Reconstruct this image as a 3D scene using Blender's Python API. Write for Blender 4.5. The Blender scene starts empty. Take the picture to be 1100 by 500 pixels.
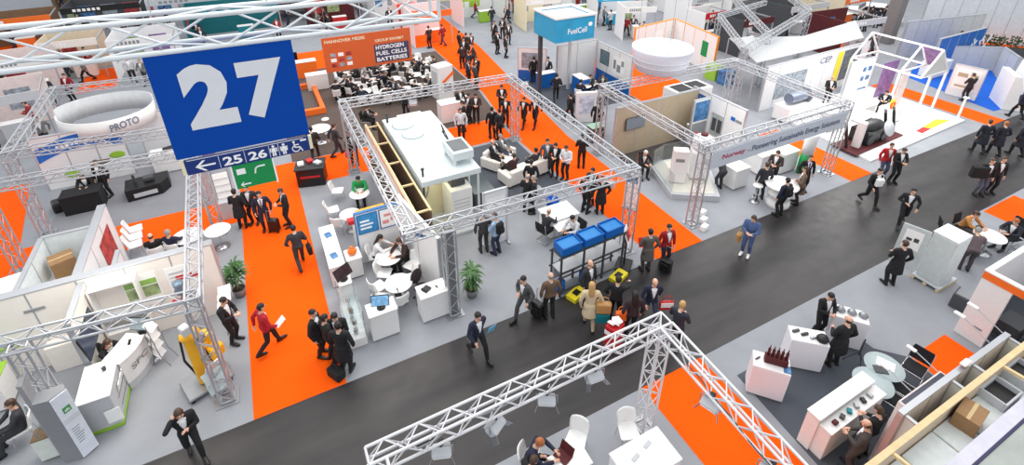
import bpy, bmesh, math, random
from mathutils import Vector, Matrix
random.seed(7)
SC = bpy.context.scene
COL = SC.collection
PI = math.pi
def rad(a): return a * PI / 180.0
def V(*a): return Vector(a)

# ------------------------------------------------------------------ camera
CAM_H, PITCH, YAW, F, CX, CY = 12.0, rad(26.6), rad(27.0), 550.0, 550.0, 133.3
_fw = V(math.sin(YAW) * math.cos(PITCH), math.cos(YAW) * math.cos(PITCH), -math.sin(PITCH))
_rt = V(math.cos(YAW), -math.sin(YAW), 0)
_up = V(math.sin(YAW) * math.sin(PITCH), math.cos(YAW) * math.sin(PITCH), math.cos(PITCH))
def g(px, py, z=0.0):
    """survey: photo pixel (1100x500) -> the place's point at height z"""
    d = _fw + _rt * ((px - CX) / F) - _up * ((py - CY) / F)
    t = (z - CAM_H) / d.z
    return V(d.x * t, d.y * t, z)
cam = bpy.data.cameras.new('camera')
cam.sensor_width = 36.0
cam.lens = 18.0
cam.shift_y = -(250.0 - CY) / 1100.0
cam.clip_end = 400
cam_o = bpy.data.objects.new('camera', cam)
COL.objects.link(cam_o)
cam_o.location = (0, 0, CAM_H)
cam_o.rotation_euler = (PI / 2 - PITCH, 0, -YAW)
SC.camera = cam_o

# ------------------------------------------------------------------ materials
_M = {}
def srgb(c):
    r = []
    for v in c:
        v /= 255.0
        r.append(v / 12.92 if v <= 0.04045 else ((v + 0.055) / 1.055) ** 2.4)
    return r
def mat(name, rgb, rough=0.6, metal=0.0, var=0.06, scale=6.0, emit=0.0, trans=0.0, alpha=1.0, bump=0.0, spec=0.5):
    if name in _M: return _M[name]
    m = bpy.data.materials.new(name); m.use_nodes = True
    nt = m.node_tree; N = nt.nodes; L = nt.links
    b = N['Principled BSDF']
    c = srgb(rgb)
    tc = N.new('ShaderNodeTexCoord')
    nz = N.new('ShaderNodeTexNoise'); nz.inputs['Scale'].default_value = scale; nz.inputs['Detail'].default_value = 4
    L.new(tc.outputs['Object'], nz.inputs['Vector'])
    rp = N.new('ShaderNodeValToRGB')
    rp.color_ramp.elements[0].position = 0.3; rp.color_ramp.elements[1].position = 0.7
    lo = [max(0, v * (1 - var)) for v in c]; hi = [min(1, v * (1 + var)) for v in c]
    rp.color_ramp.elements[0].color = (*lo, 1); rp.color_ramp.elements[1].color = (*hi, 1)
    L.new(nz.outputs['Fac'], rp.inputs['Fac'])
    L.new(rp.outputs['Color'], b.inputs['Base Color'])
    b.inputs['Roughness'].default_value = rough
    b.inputs['Metallic'].default_value = metal
    b.inputs['Specular IOR Level'].default_value = spec
    if trans: b.inputs['Transmission Weight'].default_value = trans; b.inputs['IOR'].default_value = 1.1
    if alpha < 1: b.inputs['Alpha'].default_value = alpha
    if emit:
        L.new(rp.outputs['Color'], b.inputs['Emission Color']); b.inputs['Emission Strength'].default_value = emit
    if bump:
        bp = N.new('ShaderNodeBump'); bp.inputs['Strength'].default_value = bump; bp.inputs['Distance'].default_value = 0.01
        n2 = N.new('ShaderNodeTexNoise'); n2.inputs['Scale'].default_value = scale * 12
        L.new(tc.outputs['Object'], n2.inputs['Vector']); L.new(n2.outputs['Fac'], bp.inputs['Height'])
        L.new(bp.outputs['Normal'], b.inputs['Normal'])
    _M[name] = m
    return m
WHITE = mat('white_laminate', (238, 237, 236), 0.45, var=0.02)
WPANEL = mat('white_panel', (232, 232, 233), 0.7, var=0.02)
OFFW = mat('warm_white', (240, 234, 226), 0.6, var=0.02)
LGREY = mat('light_grey', (196, 199, 203), 0.6, var=0.03)
MGREY = mat('mid_grey', (140, 142, 146), 0.6, var=0.04)
DGREY = mat('dark_grey', (70, 72, 76), 0.6, var=0.05)
BLACK = mat('black_plastic', (22, 22, 24), 0.4, var=0.1)
BLACKC = mat('black_cloth', (26, 26, 29), 0.85, var=0.1)
ALU = mat('aluminium', (186, 189, 194), 0.32, 0.45, var=0.03, scale=3)
STEEL = mat('steel', (160, 163, 168), 0.35, 0.7, var=0.04)
CHROME = mat('chrome', (215, 217, 220), 0.15, 0.9, var=0.02)
ORANGE = mat('orange_panel', (243, 112, 28), 0.6, var=0.03)
SCREEN = mat('screen_glass', (20, 24, 34), 0.15, var=0.1)
SBLUE = mat('screen_picture', (70, 130, 190), 0.3, var=0.25, scale=9, emit=0.5)
BLUE = mat('bright_blue', (10, 100, 184), 0.45, var=0.06)
NAVY = mat('sign_blue', (0, 70, 166), 0.7, var=0.03, scale=1.5, spec=0.15)
SIGNW = mat('sign_silver_white', (224, 227, 232), 0.5, var=0.02)
PURE = mat('sign_white', (250, 250, 250), 0.5, var=0.01)
GREEN = mat('sign_green', (0, 142, 72), 0.5, var=0.03)
LIME = mat('lime_green', (150, 196, 60), 0.5, var=0.04)
YELLOW = mat('machine_yellow', (242, 178, 24), 0.45, var=0.05)
LEMON = mat('lemon_yellow', (240, 222, 40), 0.5, var=0.04)
RED = mat('signal_red', (196, 32, 36), 0.5, var=0.05)
MAROON = mat('dark_red', (82, 18, 24), 0.7, var=0.1)
WOOD = mat('pine_wood', (222, 196, 150), 0.6, var=0.1, scale=4)
BROWNW = mat('brown_board', (122, 98, 74), 0.75, var=0.1)
PLYW = mat('plywood', (206, 188, 164), 0.7, var=0.06, scale=3)
CARD = mat('cardboard', (150, 116, 80), 0.85, var=0.07)
TAPE = mat('parcel_tape', (196, 168, 122), 0.4, var=0.03)
LEAF = mat('leaf_green', (62, 104, 48), 0.55, var=0.35, scale=14)
LEAFD = mat('hedge_green', (52, 78, 42), 0.7, var=0.35, scale=10)
SOIL = mat('potting_soil', (58, 44, 34), 0.9, var=0.2)
TERRA = mat('pot_grey', (120, 122, 122), 0.6)
PAPER = mat('paper', (246, 246, 244), 0.8, var=0.01)
GLASS = mat('clear_glass', (225, 238, 240), 0.05, trans=0.9, alpha=0.45, var=0.01)
FROST = mat('frosted_glass', (216, 230, 232), 0.25, trans=0.3, alpha=0.8, var=0.02)
TEAL = mat('teal', (0, 128, 140), 0.6)
CREAM = mat('cream_wall', (238, 228, 196), 0.6, var=0.03)
TAUPE = mat('taupe_wall', (176, 160, 136), 0.7, var=0.04)
ROOFW = mat('painted_roof', (204, 214, 216), 0.5, var=0.02)
PICT = mat('landscape_print', (150, 170, 120), 0.5, var=0.5, scale=5)
PICR = mat('red_photo_print', (170, 60, 60), 0.5, var=0.7, scale=5)
PICB = mat('blue_photo_print', (70, 120, 170), 0.5, var=0.6, scale=5)
PICM = mat('machine_photo_print', (150, 158, 168), 0.5, var=0.45, scale=7)
PICP = mat('violet_photo_print', (132, 100, 150), 0.5, var=0.4, scale=3)

def carpet(name, rgb, var=0.06):
    m = mat(name, rgb, 0.95, var=var, scale=1.2, bump=0.25, spec=0.15)
    return m
C_GREY = carpet('grey_carpet', (151, 154, 160))
C_DGREY = carpet('charcoal_carpet', (84, 88, 96))
C_ORANGE = carpet('orange_carpet', (250, 92, 8), 0.03)
C_BROWN = carpet('brown_carpet', (98, 86, 80))
C_BLUE = carpet('blue_carpet', (36, 96, 196))
def floor_mat():
    m = bpy.data.materials.new('dark_hall_floor'); m.use_nodes = True
    nt = m.node_tree; N = nt.nodes; L = nt.links; b = N['Principled BSDF']
    tc = N.new('ShaderNodeTexCoord')
    n1 = N.new('ShaderNodeTexNoise'); n1.inputs['Scale'].default_value = 0.9; n1.inputs['Detail'].default_value = 8
    mp = N.new('ShaderNodeMapping'); mp.inputs['Scale'].default_value = (0.35, 1.6, 1)
    L.new(tc.outputs['Object'], mp.inputs['Vector']); L.new(mp.outputs['Vector'], n1.inputs['Vector'])
    rp = N.new('ShaderNodeValToRGB')
    rp.color_ramp.elements[0].position = 0.3; rp.color_ramp.elements[1].position = 0.72
    rp.color_ramp.elements[0].color = (*srgb((38, 37, 39)), 1); rp.color_ramp.elements[1].color = (*srgb((64, 61, 61)), 1)
    L.new(n1.outputs['Fac'], rp.inputs['Fac']); L.new(rp.outputs['Color'], b.inputs['Base Color'])
    n2 = N.new('ShaderNodeTexNoise'); n2.inputs['Scale'].default_value = 3.0; n2.inputs['Detail'].default_value = 6
    L.new(tc.outputs['Object'], n2.inputs['Vector'])
    mr = N.new('ShaderNodeMapRange'); mr.inputs['To Min'].default_value = 0.28; mr.inputs['To Max'].default_value = 0.5
    L.new(n2.outputs['Fac'], mr.inputs['Value']); L.new(mr.outputs['Result'], b.inputs['Roughness'])
    b.inputs['Specular IOR Level'].default_value = 0.32
    return m
C_FLOOR = floor_mat()

# ------------------------------------------------------------------ mesh builder
class MB:
    def __init__(s, root=None, T=None):
        s.v = []; s.f = []; s.m = []; s.sm = []
        s.T = T if T is not None else (Matrix.Translation(-root.location) if root is not None else Matrix())
    def add(s, vs, fs, m=0, smooth=False):
        o = len(s.v)
        T = s.T
        s.v += [T @ Vector(p) for p in vs]
        for f in fs:
            s.f.append([i + o for i in f]); s.m.append(m); s.sm.append(smooth)
        return s
    def box(s, x0, y0, z0, x1, y1, z1, b=0.008, m=0, R=None):
        if x1 < x0: x0, x1 = x1, x0
        if y1 < y0: y0, y1 = y1, y0
        if z1 < z0: z0, z1 = z1, z0
        b = min(b, (x1 - x0) / 3, (y1 - y0) / 3, (z1 - z0) / 3)
        vs = []; fs = []
        X = (x0, x1); Y = (y0, y1); Z = (z0, z1)
        idx = {}
        for i in (0, 1):
            for j in (0, 1):
                for k in (0, 1):
                    sx = b if i == 0 else -b; sy = b if j == 0 else -b; sz = b if k == 0 else -b
                    idx[(i, j, k, 0)] = len(vs); vs.append((X[i], Y[j] + sy, Z[k] + sz))
                    idx[(i, j, k, 1)] = len(vs); vs.append((X[i] + sx, Y[j], Z[k] + sz))
                    idx[(i, j, k, 2)] = len(vs); vs.append((X[i] + sx, Y[j] + sy, Z[k]))
        def q(a, b_, c, d): fs.append((idx[a], idx[b_], idx[c], idx[d]))
        q((0,0,0,0),(0,0,1,0),(0,1,1,0),(0,1,0,0)); q((1,0,0,0),(1,1,0,0),(1,1,1,0),(1,0,1,0))
        q((0,0,0,1),(1,0,0,1),(1,0,1,1),(0,0,1,1)); q((0,1,0,1),(0,1,1,1),(1,1,1,1),(1,1,0,1))
        q((0,0,0,2),(0,1,0,2),(1,1,0,2),(1,0,0,2)); q((0,0,1,2),(1,0,1,2),(1,1,1,2),(0,1,1,2))
        for i in (0, 1):
            for j in (0, 1):
                q((i,j,0,0),(i,j,0,1),(i,j,1,1),(i,j,1,0))
            for k in (0, 1):
                q((i,0,k,0),(i,0,k,2),(i,1,k,2),(i,1,k,0))
        for j in (0, 1):
            for k in (0, 1):
                q((0,j,k,1),(0,j,k,2),(1,j,k,2),(1,j,k,1))
        for i in (0, 1):
            for j in (0, 1):
                for k in (0, 1): fs.append((idx[(i,j,k,0)], idx[(i,j,k,1)], idx[(i,j,k,2)]))
        if R is not None: vs = [R @ Vector(p) for p in vs]
        return s.add(vs, fs, m)
    def cbox(s, c, size, rz=0, b=0.008, m=0, rx=0, ry=0):
        R = Matrix.Translation(c) @ Matrix.Rotation(rz, 4, 'Z') @ Matrix.Rotation(ry, 4, 'Y') @ Matrix.Rotation(rx, 4, 'X')
        h = [q / 2 for q in size]
        return s.box(-h[0], -h[1], -h[2], h[0], h[1], h[2], b, m, R)
    def tube(s, p0, p1, r0, r1=None, n=8, m=0, cap=True):
        p0 = Vector(p0); p1 = Vector(p1); r1 = r0 if r1 is None else r1
        d = p1 - p0
        if d.length < 1e-6: return s
        q = d.to_track_quat('Z', 'Y'); vs = []
        for p, r in ((p0, r0), (p1, r1)):
            for i in range(n):
                a = 2 * PI * i / n
                vs.append(p + q @ V(r * math.cos(a), r * math.sin(a), 0))
        fs = [(i, (i + 1) % n, n + (i + 1) % n, n + i) for i in range(n)]
        s.add(vs, fs, m, True)
        if cap:
            s.add(vs[:n], [tuple(range(n - 1, -1, -1))], m); s.add(vs[n:], [tuple(range(n))], m)
        return s
    def path(s, pts, r, n=8, m=0):
        for a, b in zip(pts[:-1], pts[1:]): s.tube(a, b, r, n=n, m=m)
        return s
    def lathe(s, prof, c=(0, 0, 0), n=20, m=0, sx=1, sy=1):
        vs = []; fs = []
        k = len(prof)
        for i in range(n):
            a = 2 * PI * i / n
            for r, z in prof: vs.append((c[0] + r * sx * math.cos(a), c[1] + r * sy * math.sin(a), c[2] + z))
        for i in range(n):
            j = (i + 1) % n
            for t in range(k - 1): fs.append((i * k + t, j * k + t, j * k + t + 1, i * k + t + 1))
        s.add(vs, fs, m, True)
        if prof[0][0] > 1e-4: s.add([vs[i * k] for i in range(n)], [tuple(range(n - 1, -1, -1))], m)
        if prof[-1][0] > 1e-4: s.add([vs[i * k + k - 1] for i in range(n)], [tuple(range(n))], m)
        return s
    def prism(s, poly, z0, z1, m=0, R=None):
        n = len(poly)
        vs = [(p[0], p[1], z0) for p in poly] + [(p[0], p[1], z1) for p in poly]
        fs = [tuple(range(n - 1, -1, -1)), tuple(range(n, 2 * n))] + [(i, (i + 1) % n, n + (i + 1) % n, n + i) for i in range(n)]
        if R is not None: vs = [R @ Vector(p) for p in vs]
        return s.add(vs, fs, m)
    def ell(s, c, r, n=12, k=8, m=0, R=None):
        vs = [(0, 0, -1)]; fs = []
        for i in range(1, k):
            t = -PI / 2 + PI * i / k
            for j in range(n):
                a = 2 * PI * j / n
                vs.append((math.cos(t) * math.cos(a), math.cos(t) * math.sin(a), math.sin(t)))
        vs.append((0, 0, 1))
        for j in range(n): fs.append((0, 1 + (j + 1) % n, 1 + j))
        for i in range(k - 2):
            for j in range(n):
                a = 1 + i * n + j; b = 1 + i * n + (j + 1) % n
                fs.append((a, b, b + n, a + n))
        o = 1 + (k - 2) * n
        for j in range(n): fs.append((o + j, o + (j + 1) % n, len(vs) - 1))
        vs = [Vector((p[0] * r[0], p[1] * r[1], p[2] * r[2])) for p in vs]
        if R is not None: vs = [R @ p for p in vs]
        return s.add([p + Vector(c) for p in vs], fs, m, True)
    def quad(s, a, b, c, d, m=0): return s.add([a, b, c, d], [(0, 1, 2, 3)], m)
    def mesh(s, name, mats):
        me = bpy.data.meshes.new(name)
        me.from_pydata([tuple(p) for p in s.v], [], s.f)
        for m in mats: me.materials.append(m)
        me.polygons.foreach_set('material_index', s.m)
        me.polygons.foreach_set('use_smooth', s.sm)
        me.update()
        return me
    def build(s, name, mats, parent=None, label=None):
        if not isinstance(mats, (list, tuple)): mats = [mats]
        o = bpy.data.objects.new(name, s.mesh(name, mats)); COL.objects.link(o)
        if parent is not None: o.parent = parent
        if label: o['label'] = label
        return o
def tag(o, label, cat, group=None, kind=None):
    o['label'] = label; o['category'] = cat
    if group: o['group'] = group
    if kind: o['kind'] = kind
    return o
def thing(name, label, cat, loc=(0, 0, 0), rz=0, group=None):
    o = bpy.data.objects.new(name, None); COL.objects.link(o)
    o.empty_display_size = 0.1
    o.location = loc; o.rotation_euler = (0, 0, rz)
    return tag(o, label, cat, group)
def dup(root, loc=None, rz=None, label=None, group=None):
    r = root.copy(); COL.objects.link(r)
    if loc is not None: r.location = loc
    if rz is not None: r.rotation_euler = (0, 0, rz)
    if label: r['label'] = label
    if group: r['group'] = group
    for ch in root.children:
        c = ch.copy(); COL.objects.link(c); c.parent = r
        for gch in ch.children:
            d = gch.copy(); COL.objects.link(d); d.parent = c
    return r
PROTO = {}
def repeat(key, maker, loc, rz, label, group=None, remat=None):
    """first call builds the thing, later calls copy it with its parts"""
    loc = Vector(loc)
    if key not in PROTO:
        r = maker(label); PROTO[key] = r
        r.location = loc; r.rotation_euler = (0, 0, rz)
        if group: r['group'] = group
        return r
    r = dup(PROTO[key], loc, rz, label, group)
    if not group and 'group' in r.keys(): del r['group']
    return r
def struct(o):
    o['kind'] = 'structure'; return o
def text(s, origin, right, up, w, h, m, parent=None, name='lettering', bold=0.0, depth=0.004, root=None):
    cu = bpy.data.curves.new(name, 'FONT'); cu.body = s; cu.size = 1; cu.offset = bold; cu.resolution_u = 3
    tmp = bpy.data.objects.new('tmp', cu)
    me = bpy.data.meshes.new_from_object(tmp)
    bpy.data.objects.remove(tmp); bpy.data.curves.remove(cu)
    xs = [v.co.x for v in me.vertices]; ys = [v.co.y for v in me.vertices]
    x0, x1, y0, y1 = min(xs), max(xs), min(ys), max(ys)
    origin = Vector(origin); right = Vector(right).normalized(); up = Vector(up).normalized(); nrm = right.cross(up)
    off = -root.location if root is not None else Vector((0, 0, 0))
    for v in me.vertices:
        v.co = origin + off + right * ((v.co.x - x0) / (x1 - x0) * w) + up * ((v.co.y - y0) / (y1 - y0) * h) + nrm * depth
    me.materials.clear(); me.materials.append(m)
    me.name = name
    o = bpy.data.objects.new(name, me); COL.objects.link(o)
    if parent is not None: o.parent = parent
    return o
# ------------------------------------------------------------------ people
def ik(a, b, l1, l2, hint):
    a = Vector(a); b = Vector(b); d = b - a; L = d.length
    if L > (l1 + l2) * 0.999: b = a + d.normalized() * (l1 + l2) * 0.999; d = b - a; L = d.length
    x = (l1 * l1 - l2 * l2 + L * L) / (2 * L); h = math.sqrt(max(0, l1 * l1 - x * x))
    u = d.normalized(); hv = Vector(hint); hv = (hv - u * hv.dot(u)).normalized()
    return a + u * x + hv * h, b
def sphere_pts(c, r, R=None):
    out = []
    for i in range(5):
        t = -PI / 2 + PI * i / 4
        for j in range(10 if 0 < i < 4 else 1):
            a = 2 * PI * j / 10
            p = Vector((r[0] * math.cos(t) * math.cos(a), r[1] * math.cos(t) * math.sin(a), r[2] * math.sin(t)))
            out.append(Vector(c) + (R @ p if R else p))
    return out
def hull_into(bm, balls, R=None):
    b2 = bmesh.new()
    for c, r in balls:
        if not isinstance(r, tuple): r = (r, r, r)
        for p in sphere_pts(c, r, R): b2.verts.new(p)
    bmesh.ops.convex_hull(b2, input=b2.verts)
    loose = [v for v in b2.verts if not v.link_faces]
    bmesh.ops.delete(b2, geom=loose, context='VERTS')
    me = bpy.data.meshes.new('t'); b2.to_mesh(me); b2.free(); bm.from_mesh(me); bpy.data.meshes.remove(me)
SKIN = {'a': mat('skin_light', (226, 178, 152), 0.55, var=0.05), 'b': mat('skin_tan', (196, 146, 116), 0.55, var=0.05), 'c': mat('skin_brown', (124, 84, 62), 0.55, var=0.05)}
EYE = mat('eye_dark', (30, 26, 24), 0.2)
def pose(name, hip=(0, 0, 0.93), lean=0, wl=None, wr=None, al=None, ar=None, kl=(1, 0.1, 0), kr=(1, -0.1, 0), el=(-0.6, 0.7, -0.3), er=(-0.6, -0.7, -0.3), coat=False, head_tilt=0, skirt=False):
    hip = Vector(hip); RL = Matrix.Rotation(rad(lean), 3, 'Y')
    def tp(x, y, z): return hip + RL @ V(x, y, z - 0.93)
    segs = []   # label, [(c, r)], rotation
    RH = Matrix.Rotation(rad(lean * 0.6 + head_tilt), 3, 'Y')
    nk = tp(0.0, 0, 1.45); hc = nk + RH @ V(0.025, 0, 0.165)
    segs.append(('pelvis', [(tp(0, 0.05, 0.93), (0.115, 0.125, 0.09)), (tp(0, -0.05, 0.93), (0.115, 0.125, 0.09)), (tp(0.0, 0, 1.02), (0.105, 0.15, 0.06))], RL))
    segs.append(('belly', [(tp(0, 0, 1.02), (0.108, 0.148, 0.06)), (tp(0.01, 0, 1.17), (0.118, 0.158, 0.08))], RL))
    segs.append(('chest', [(tp(0.01, 0, 1.17), (0.118, 0.160, 0.08)), (tp(0.0, 0, 1.33), (0.105, 0.172, 0.07)), (tp(-0.01, 0.165, 1.385), (0.065, 0.065, 0.055)), (tp(-0.01, -0.165, 1.385), (0.065, 0.065, 0.055))], RL))
    segs.append(('neck', [(tp(-0.01, 0, 1.40), 0.066), (nk + RH @ V(0.01, 0, 0.07), 0.052)], None))
    segs.append(('head', [(hc, (0.094, 0.076, 0.108)), (hc + RH @ V(-0.012, 0, 0.022), (0.098, 0.08, 0.098)), (hc + RH @ V(0.028, 0, -0.085), (0.05, 0.045, 0.04))], RH))
    segs.append(('head', [(hc + RH @ V(0.1, 0, 0.005), (0.012, 0.01, 0.012)), (hc + RH @ V(0.112, 0, -0.028), (0.016, 0.017, 0.013)), (hc + RH @ V(0.075, 0, 0.01), (0.02, 0.012, 0.03))], RH))
    for sy in (1, -1): segs.append(('head', [(hc + RH @ V(-0.005, sy * 0.08, 0.012), (0.018, 0.011, 0.026)), (hc + RH @ V(-0.002, sy * 0.078, -0.015), (0.012, 0.01, 0.014))], RH))
    hands = []
    for sy, w, e in ((1, wl, el), (-1, wr, er)):
        sh = tp(-0.01, sy * 0.195, 1.375)
        w = Vector(w) if w is not None else tp(0.05, sy * 0.27, 0.87)
        el_, wr_ = ik(sh, w, 0.285, 0.255, e)
        segs.append(('uarm', [(sh, 0.062), (el_, 0.046)], None))
        segs.append(('farm', [(el_, 0.046), (el_.lerp(wr_, 0.35), 0.044), (wr_, 0.031)], None))
        d = (wr_ - el_).normalized(); tip = wr_ + d * 0.085
        segs.append(('hand', [(wr_, 0.029), (wr_ + d * 0.03, 0.035), (tip, 0.034)], None))
        hands.append((wr_, tip, d, sy))
    for sy, a, k in ((1, al, kl), (-1, ar, kr)):
        hj = hip + V(0, sy * 0.09, -0.03)
        a = Vector(a) if a is not None else V(-0.02, sy * 0.11, 0.085)
        kn, an = ik(hj, a, 0.43, 0.415, k)
        segs.append(('thigh', [(hj, 0.092), (kn, 0.06)], None))
        segs.append(('calf', [(kn, 0.06), (kn.lerp(an, 0.35) + V(-0.015, 0, 0), 0.058), (an, 0.043)], None))
        fz = an.z - 0.085
        ft = V(0.2, sy * 0.02, -0.05 - (0.03 if fz > 0.03 else 0))
        segs.append(('foot', [(an + V(-0.035, 0, -0.04), (0.045, 0.04, 0.043)), (an + V(0.01, 0, -0.005), 0.046), (an + ft, (0.05, 0.044, 0.032))], None))
    if coat:
        segs.append(('coat', [(tp(0, 0.03, 0.96), (0.13, 0.15, 0.08)), (tp(0, -0.03, 0.96), (0.13, 0.15, 0.08)), (hip + V(0, 0.05, -0.38), (0.19, 0.17, 0.03)), (hip + V(0, -0.05, -0.38), (0.19, 0.17, 0.03))], None))
    bm = bmesh.new()
    for lab, balls, R in segs: hull_into(bm, balls, R)
    me = bpy.data.meshes.new('tmp'); bm.to_mesh(me); bm.free()
    o = bpy.data.objects.new('tmp', me); COL.objects.link(o)
    md = o.modifiers.new('r', 'REMESH'); md.mode = 'VOXEL'; md.voxel_size = 0.019; md.use_smooth_shade = True
    ms = o.modifiers.new('s', 'SMOOTH'); ms.factor = 0.5; ms.iterations = 3
    bpy.context.view_layer.update()
    dg = bpy.context.evaluated_depsgraph_get()
    ev = bpy.data.meshes.new_from_object(o.evaluated_get(dg))
    bpy.data.objects.remove(o); bpy.data.meshes.remove(me)
    ev.calc_loop_triangles()
    vs = [v.co.copy() for v in ev.vertices]; ns = [v.normal.copy() for v in ev.vertices]
    fs = [tuple(p.vertices) for p in ev.polygons]
    bpy.data.meshes.remove(ev)
    # classify faces by nearest limb
    caps = []
    for lab, balls, R in segs:
        rr = [(sum(r) / 3 if isinstance(r, tuple) else r) for c, r in balls]
        for i in range(max(1, len(balls) - 1)):
            j = min(i + 1, len(balls) - 1)
            caps.append((lab, Vector(balls[i][0]), rr[i], Vector(balls[j][0]), rr[j]))
    RLi = RL.inverted(); RHi = RH.inverted()
    region = {k: [] for k in ('jacket', 'shirt', 'tie', 'trousers', 'shoe_l', 'shoe_r', 'hair', 'long', 'fringe')}
    for f in fs:
        c = sum((vs[i] for i in f), Vector()) / len(f)
        best = (9, '')
        for lab, a, ra, b, rb in caps:
            d = b - a; L2 = d.length_squared
            t = 0 if L2 < 1e-9 else max(0, min(1, (c - a).dot(d) / L2))
            q = (c - a - d * t).length - (ra + (rb - ra) * t)
            if q < best[0]: best = (q, lab)
        lab = best[1]
        if lab == 'head':
            h = RHi @ (c - hc)
            if h.z > 0.055 - 0.12 * max(0, min(1, (0.075 - h.x) / 0.11)) and not (abs(h.y) > 0.074 and h.z < 0.03 and h.x > -0.04): region['hair'].append(f)
            if h.x < 0.02 and -0.07 < h.z < 0.035 and not (abs(h.y) > 0.078 and h.z < 0.04 and h.x > -0.04): region['fringe'].append(f)
        elif lab in ('chest', 'belly', 'uarm', 'farm', 'coat', 'neck', 'pelvis', 'thigh'):
            t = RLi @ (c - hip); z = t.z + 0.93
            if lab == 'neck':
                if z < 1.43: region['shirt'].append(f)
                continue
            if lab in ('chest', 'belly') and t.x > 0.05 and z > 1.06 and abs(t.y) < 0.012 + 0.075 * max(0, (z - 1.08) / 0.32):
                region['tie' if abs(t.y) < 0.024 and z < 1.39 else 'shirt'].append(f); continue
            if lab == 'pelvis' and (z < 0.90): region['trousers'].append(f)
            elif lab == 'thigh':
                if hip.z > 0.7 and z > 0.86: region['jacket'].append(f)
                else: region['trousers'].append(f)
            else: region['jacket'].append(f)
        elif lab == 'calf': region['trousers'].append(f)
        elif lab == 'foot': region['shoe_l' if c.y > 0 else 'shoe_r'].append(f)
    def shell(faces, off, nm):
        mp = {}; vv = []; ff = []
        for f in faces:
            for i in f:
                if i not in mp: mp[i] = len(vv); vv.append(vs[i] + ns[i] * off)
            ff.append([mp[i] for i in f])
        m = bpy.data.meshes.new(nm); m.from_pydata([tuple(p) for p in vv], [], ff)
        m.materials.append(None); m.polygons.foreach_set('use_smooth', [True] * len(ff)); m.update()
        return m
    P = {'jacket': shell(region['jacket'], 0.013, 'jacket'), 'shirt': shell(region['shirt'], 0.008, 'shirt'), 'tie': shell(region['tie'], 0.011, 'tie'),
         'trousers': shell(region['trousers'], 0.011, 'trousers'), 'hair': shell(region['hair'], 0.016, 'hair'), 'fringe': shell(region['fringe'], 0.01, 'hair'),
         'shoe_l': shell(region['shoe_l'], 0.008, 'shoe'), 'shoe_r': shell(region['shoe_r'], 0.008, 'shoe')}
    # long hair: cap plus fall behind the neck
    bm = bmesh.new(); hull_into(bm, [(hc + RH @ V(-0.045, 0, 0.02), (0.075, 0.098, 0.1)), (nk + RH @ V(-0.07, 0, -0.02), (0.045, 0.095, 0.05)), (tp(-0.11, 0, 1.33), (0.03, 0.08, 0.05))], RH)
    bm.from_mesh(P['hair']); m = bpy.data.meshes.new('hair'); bm.to_mesh(m); bm.free(); m.materials.append(None)
    m.polygons.foreach_set('use_smooth', [True] * len(m.polygons)); P['long'] = m
    # body: skin surface + fingers + eyes + lips
    mb = MB(); mb.add(vs, fs, 0, True)
    for w, tip, d, sy in hands:
        side = d.cross(V(0, 0, 1)); side = side.normalized() if side.length > 0.1 else V(1, 0, 0)
        curl = side.cross(d).normalized() * -1
        if curl.z > 0: curl = -curl
        if abs(d.z) > 0.8: side = V(1, 0, 0); curl = V(0, -sy, 0)
        for i, ln in enumerate((0.062, 0.074, 0.069, 0.052)):
            b0 = tip + side * (-0.026 + 0.0175 * i) + d * 0.015
            b1 = b0 + d * ln * 0.6 + curl * 0.012; b2 = b1 + (d * 0.5 + curl * 0.8).normalized() * ln * 0.5
            mb.tube(b0, b1, 0.0095, 0.0085, 6); mb.tube(b1, b2, 0.0085, 0.0065, 6)
        t0 = w + d * 0.035 - side * 0.028; t1 = t0 + (d * 0.7 - side * 0.8).normalized() * 0.04; t2 = t1 + (d - side * 0.1 + curl * 0.3).normalized() * 0.032
        mb.tube(t0, t1, 0.012, 0.01, 6); mb.tube(t1, t2, 0.01, 0.0075, 6)
    for sy in (1, -1): mb.ell(hc + RH @ V(0.083, sy * 0.032, 0.012), (0.012, 0.013, 0.009), 8, 6, 1)
    mb.ell(hc + RH @ V(0.083, 0, -0.062), (0.012, 0.024, 0.006), 8, 6, 2)
    P['body'] = mb.mesh('person', [SKIN['a'], EYE, mat('lips', (186, 110, 100), 0.5)])
    P['hc'] = hc; P['hands'] = hands; P['back'] = tp(-0.14, 0, 1.22); P['lean'] = lean
    return P
ank = 0.085
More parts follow.
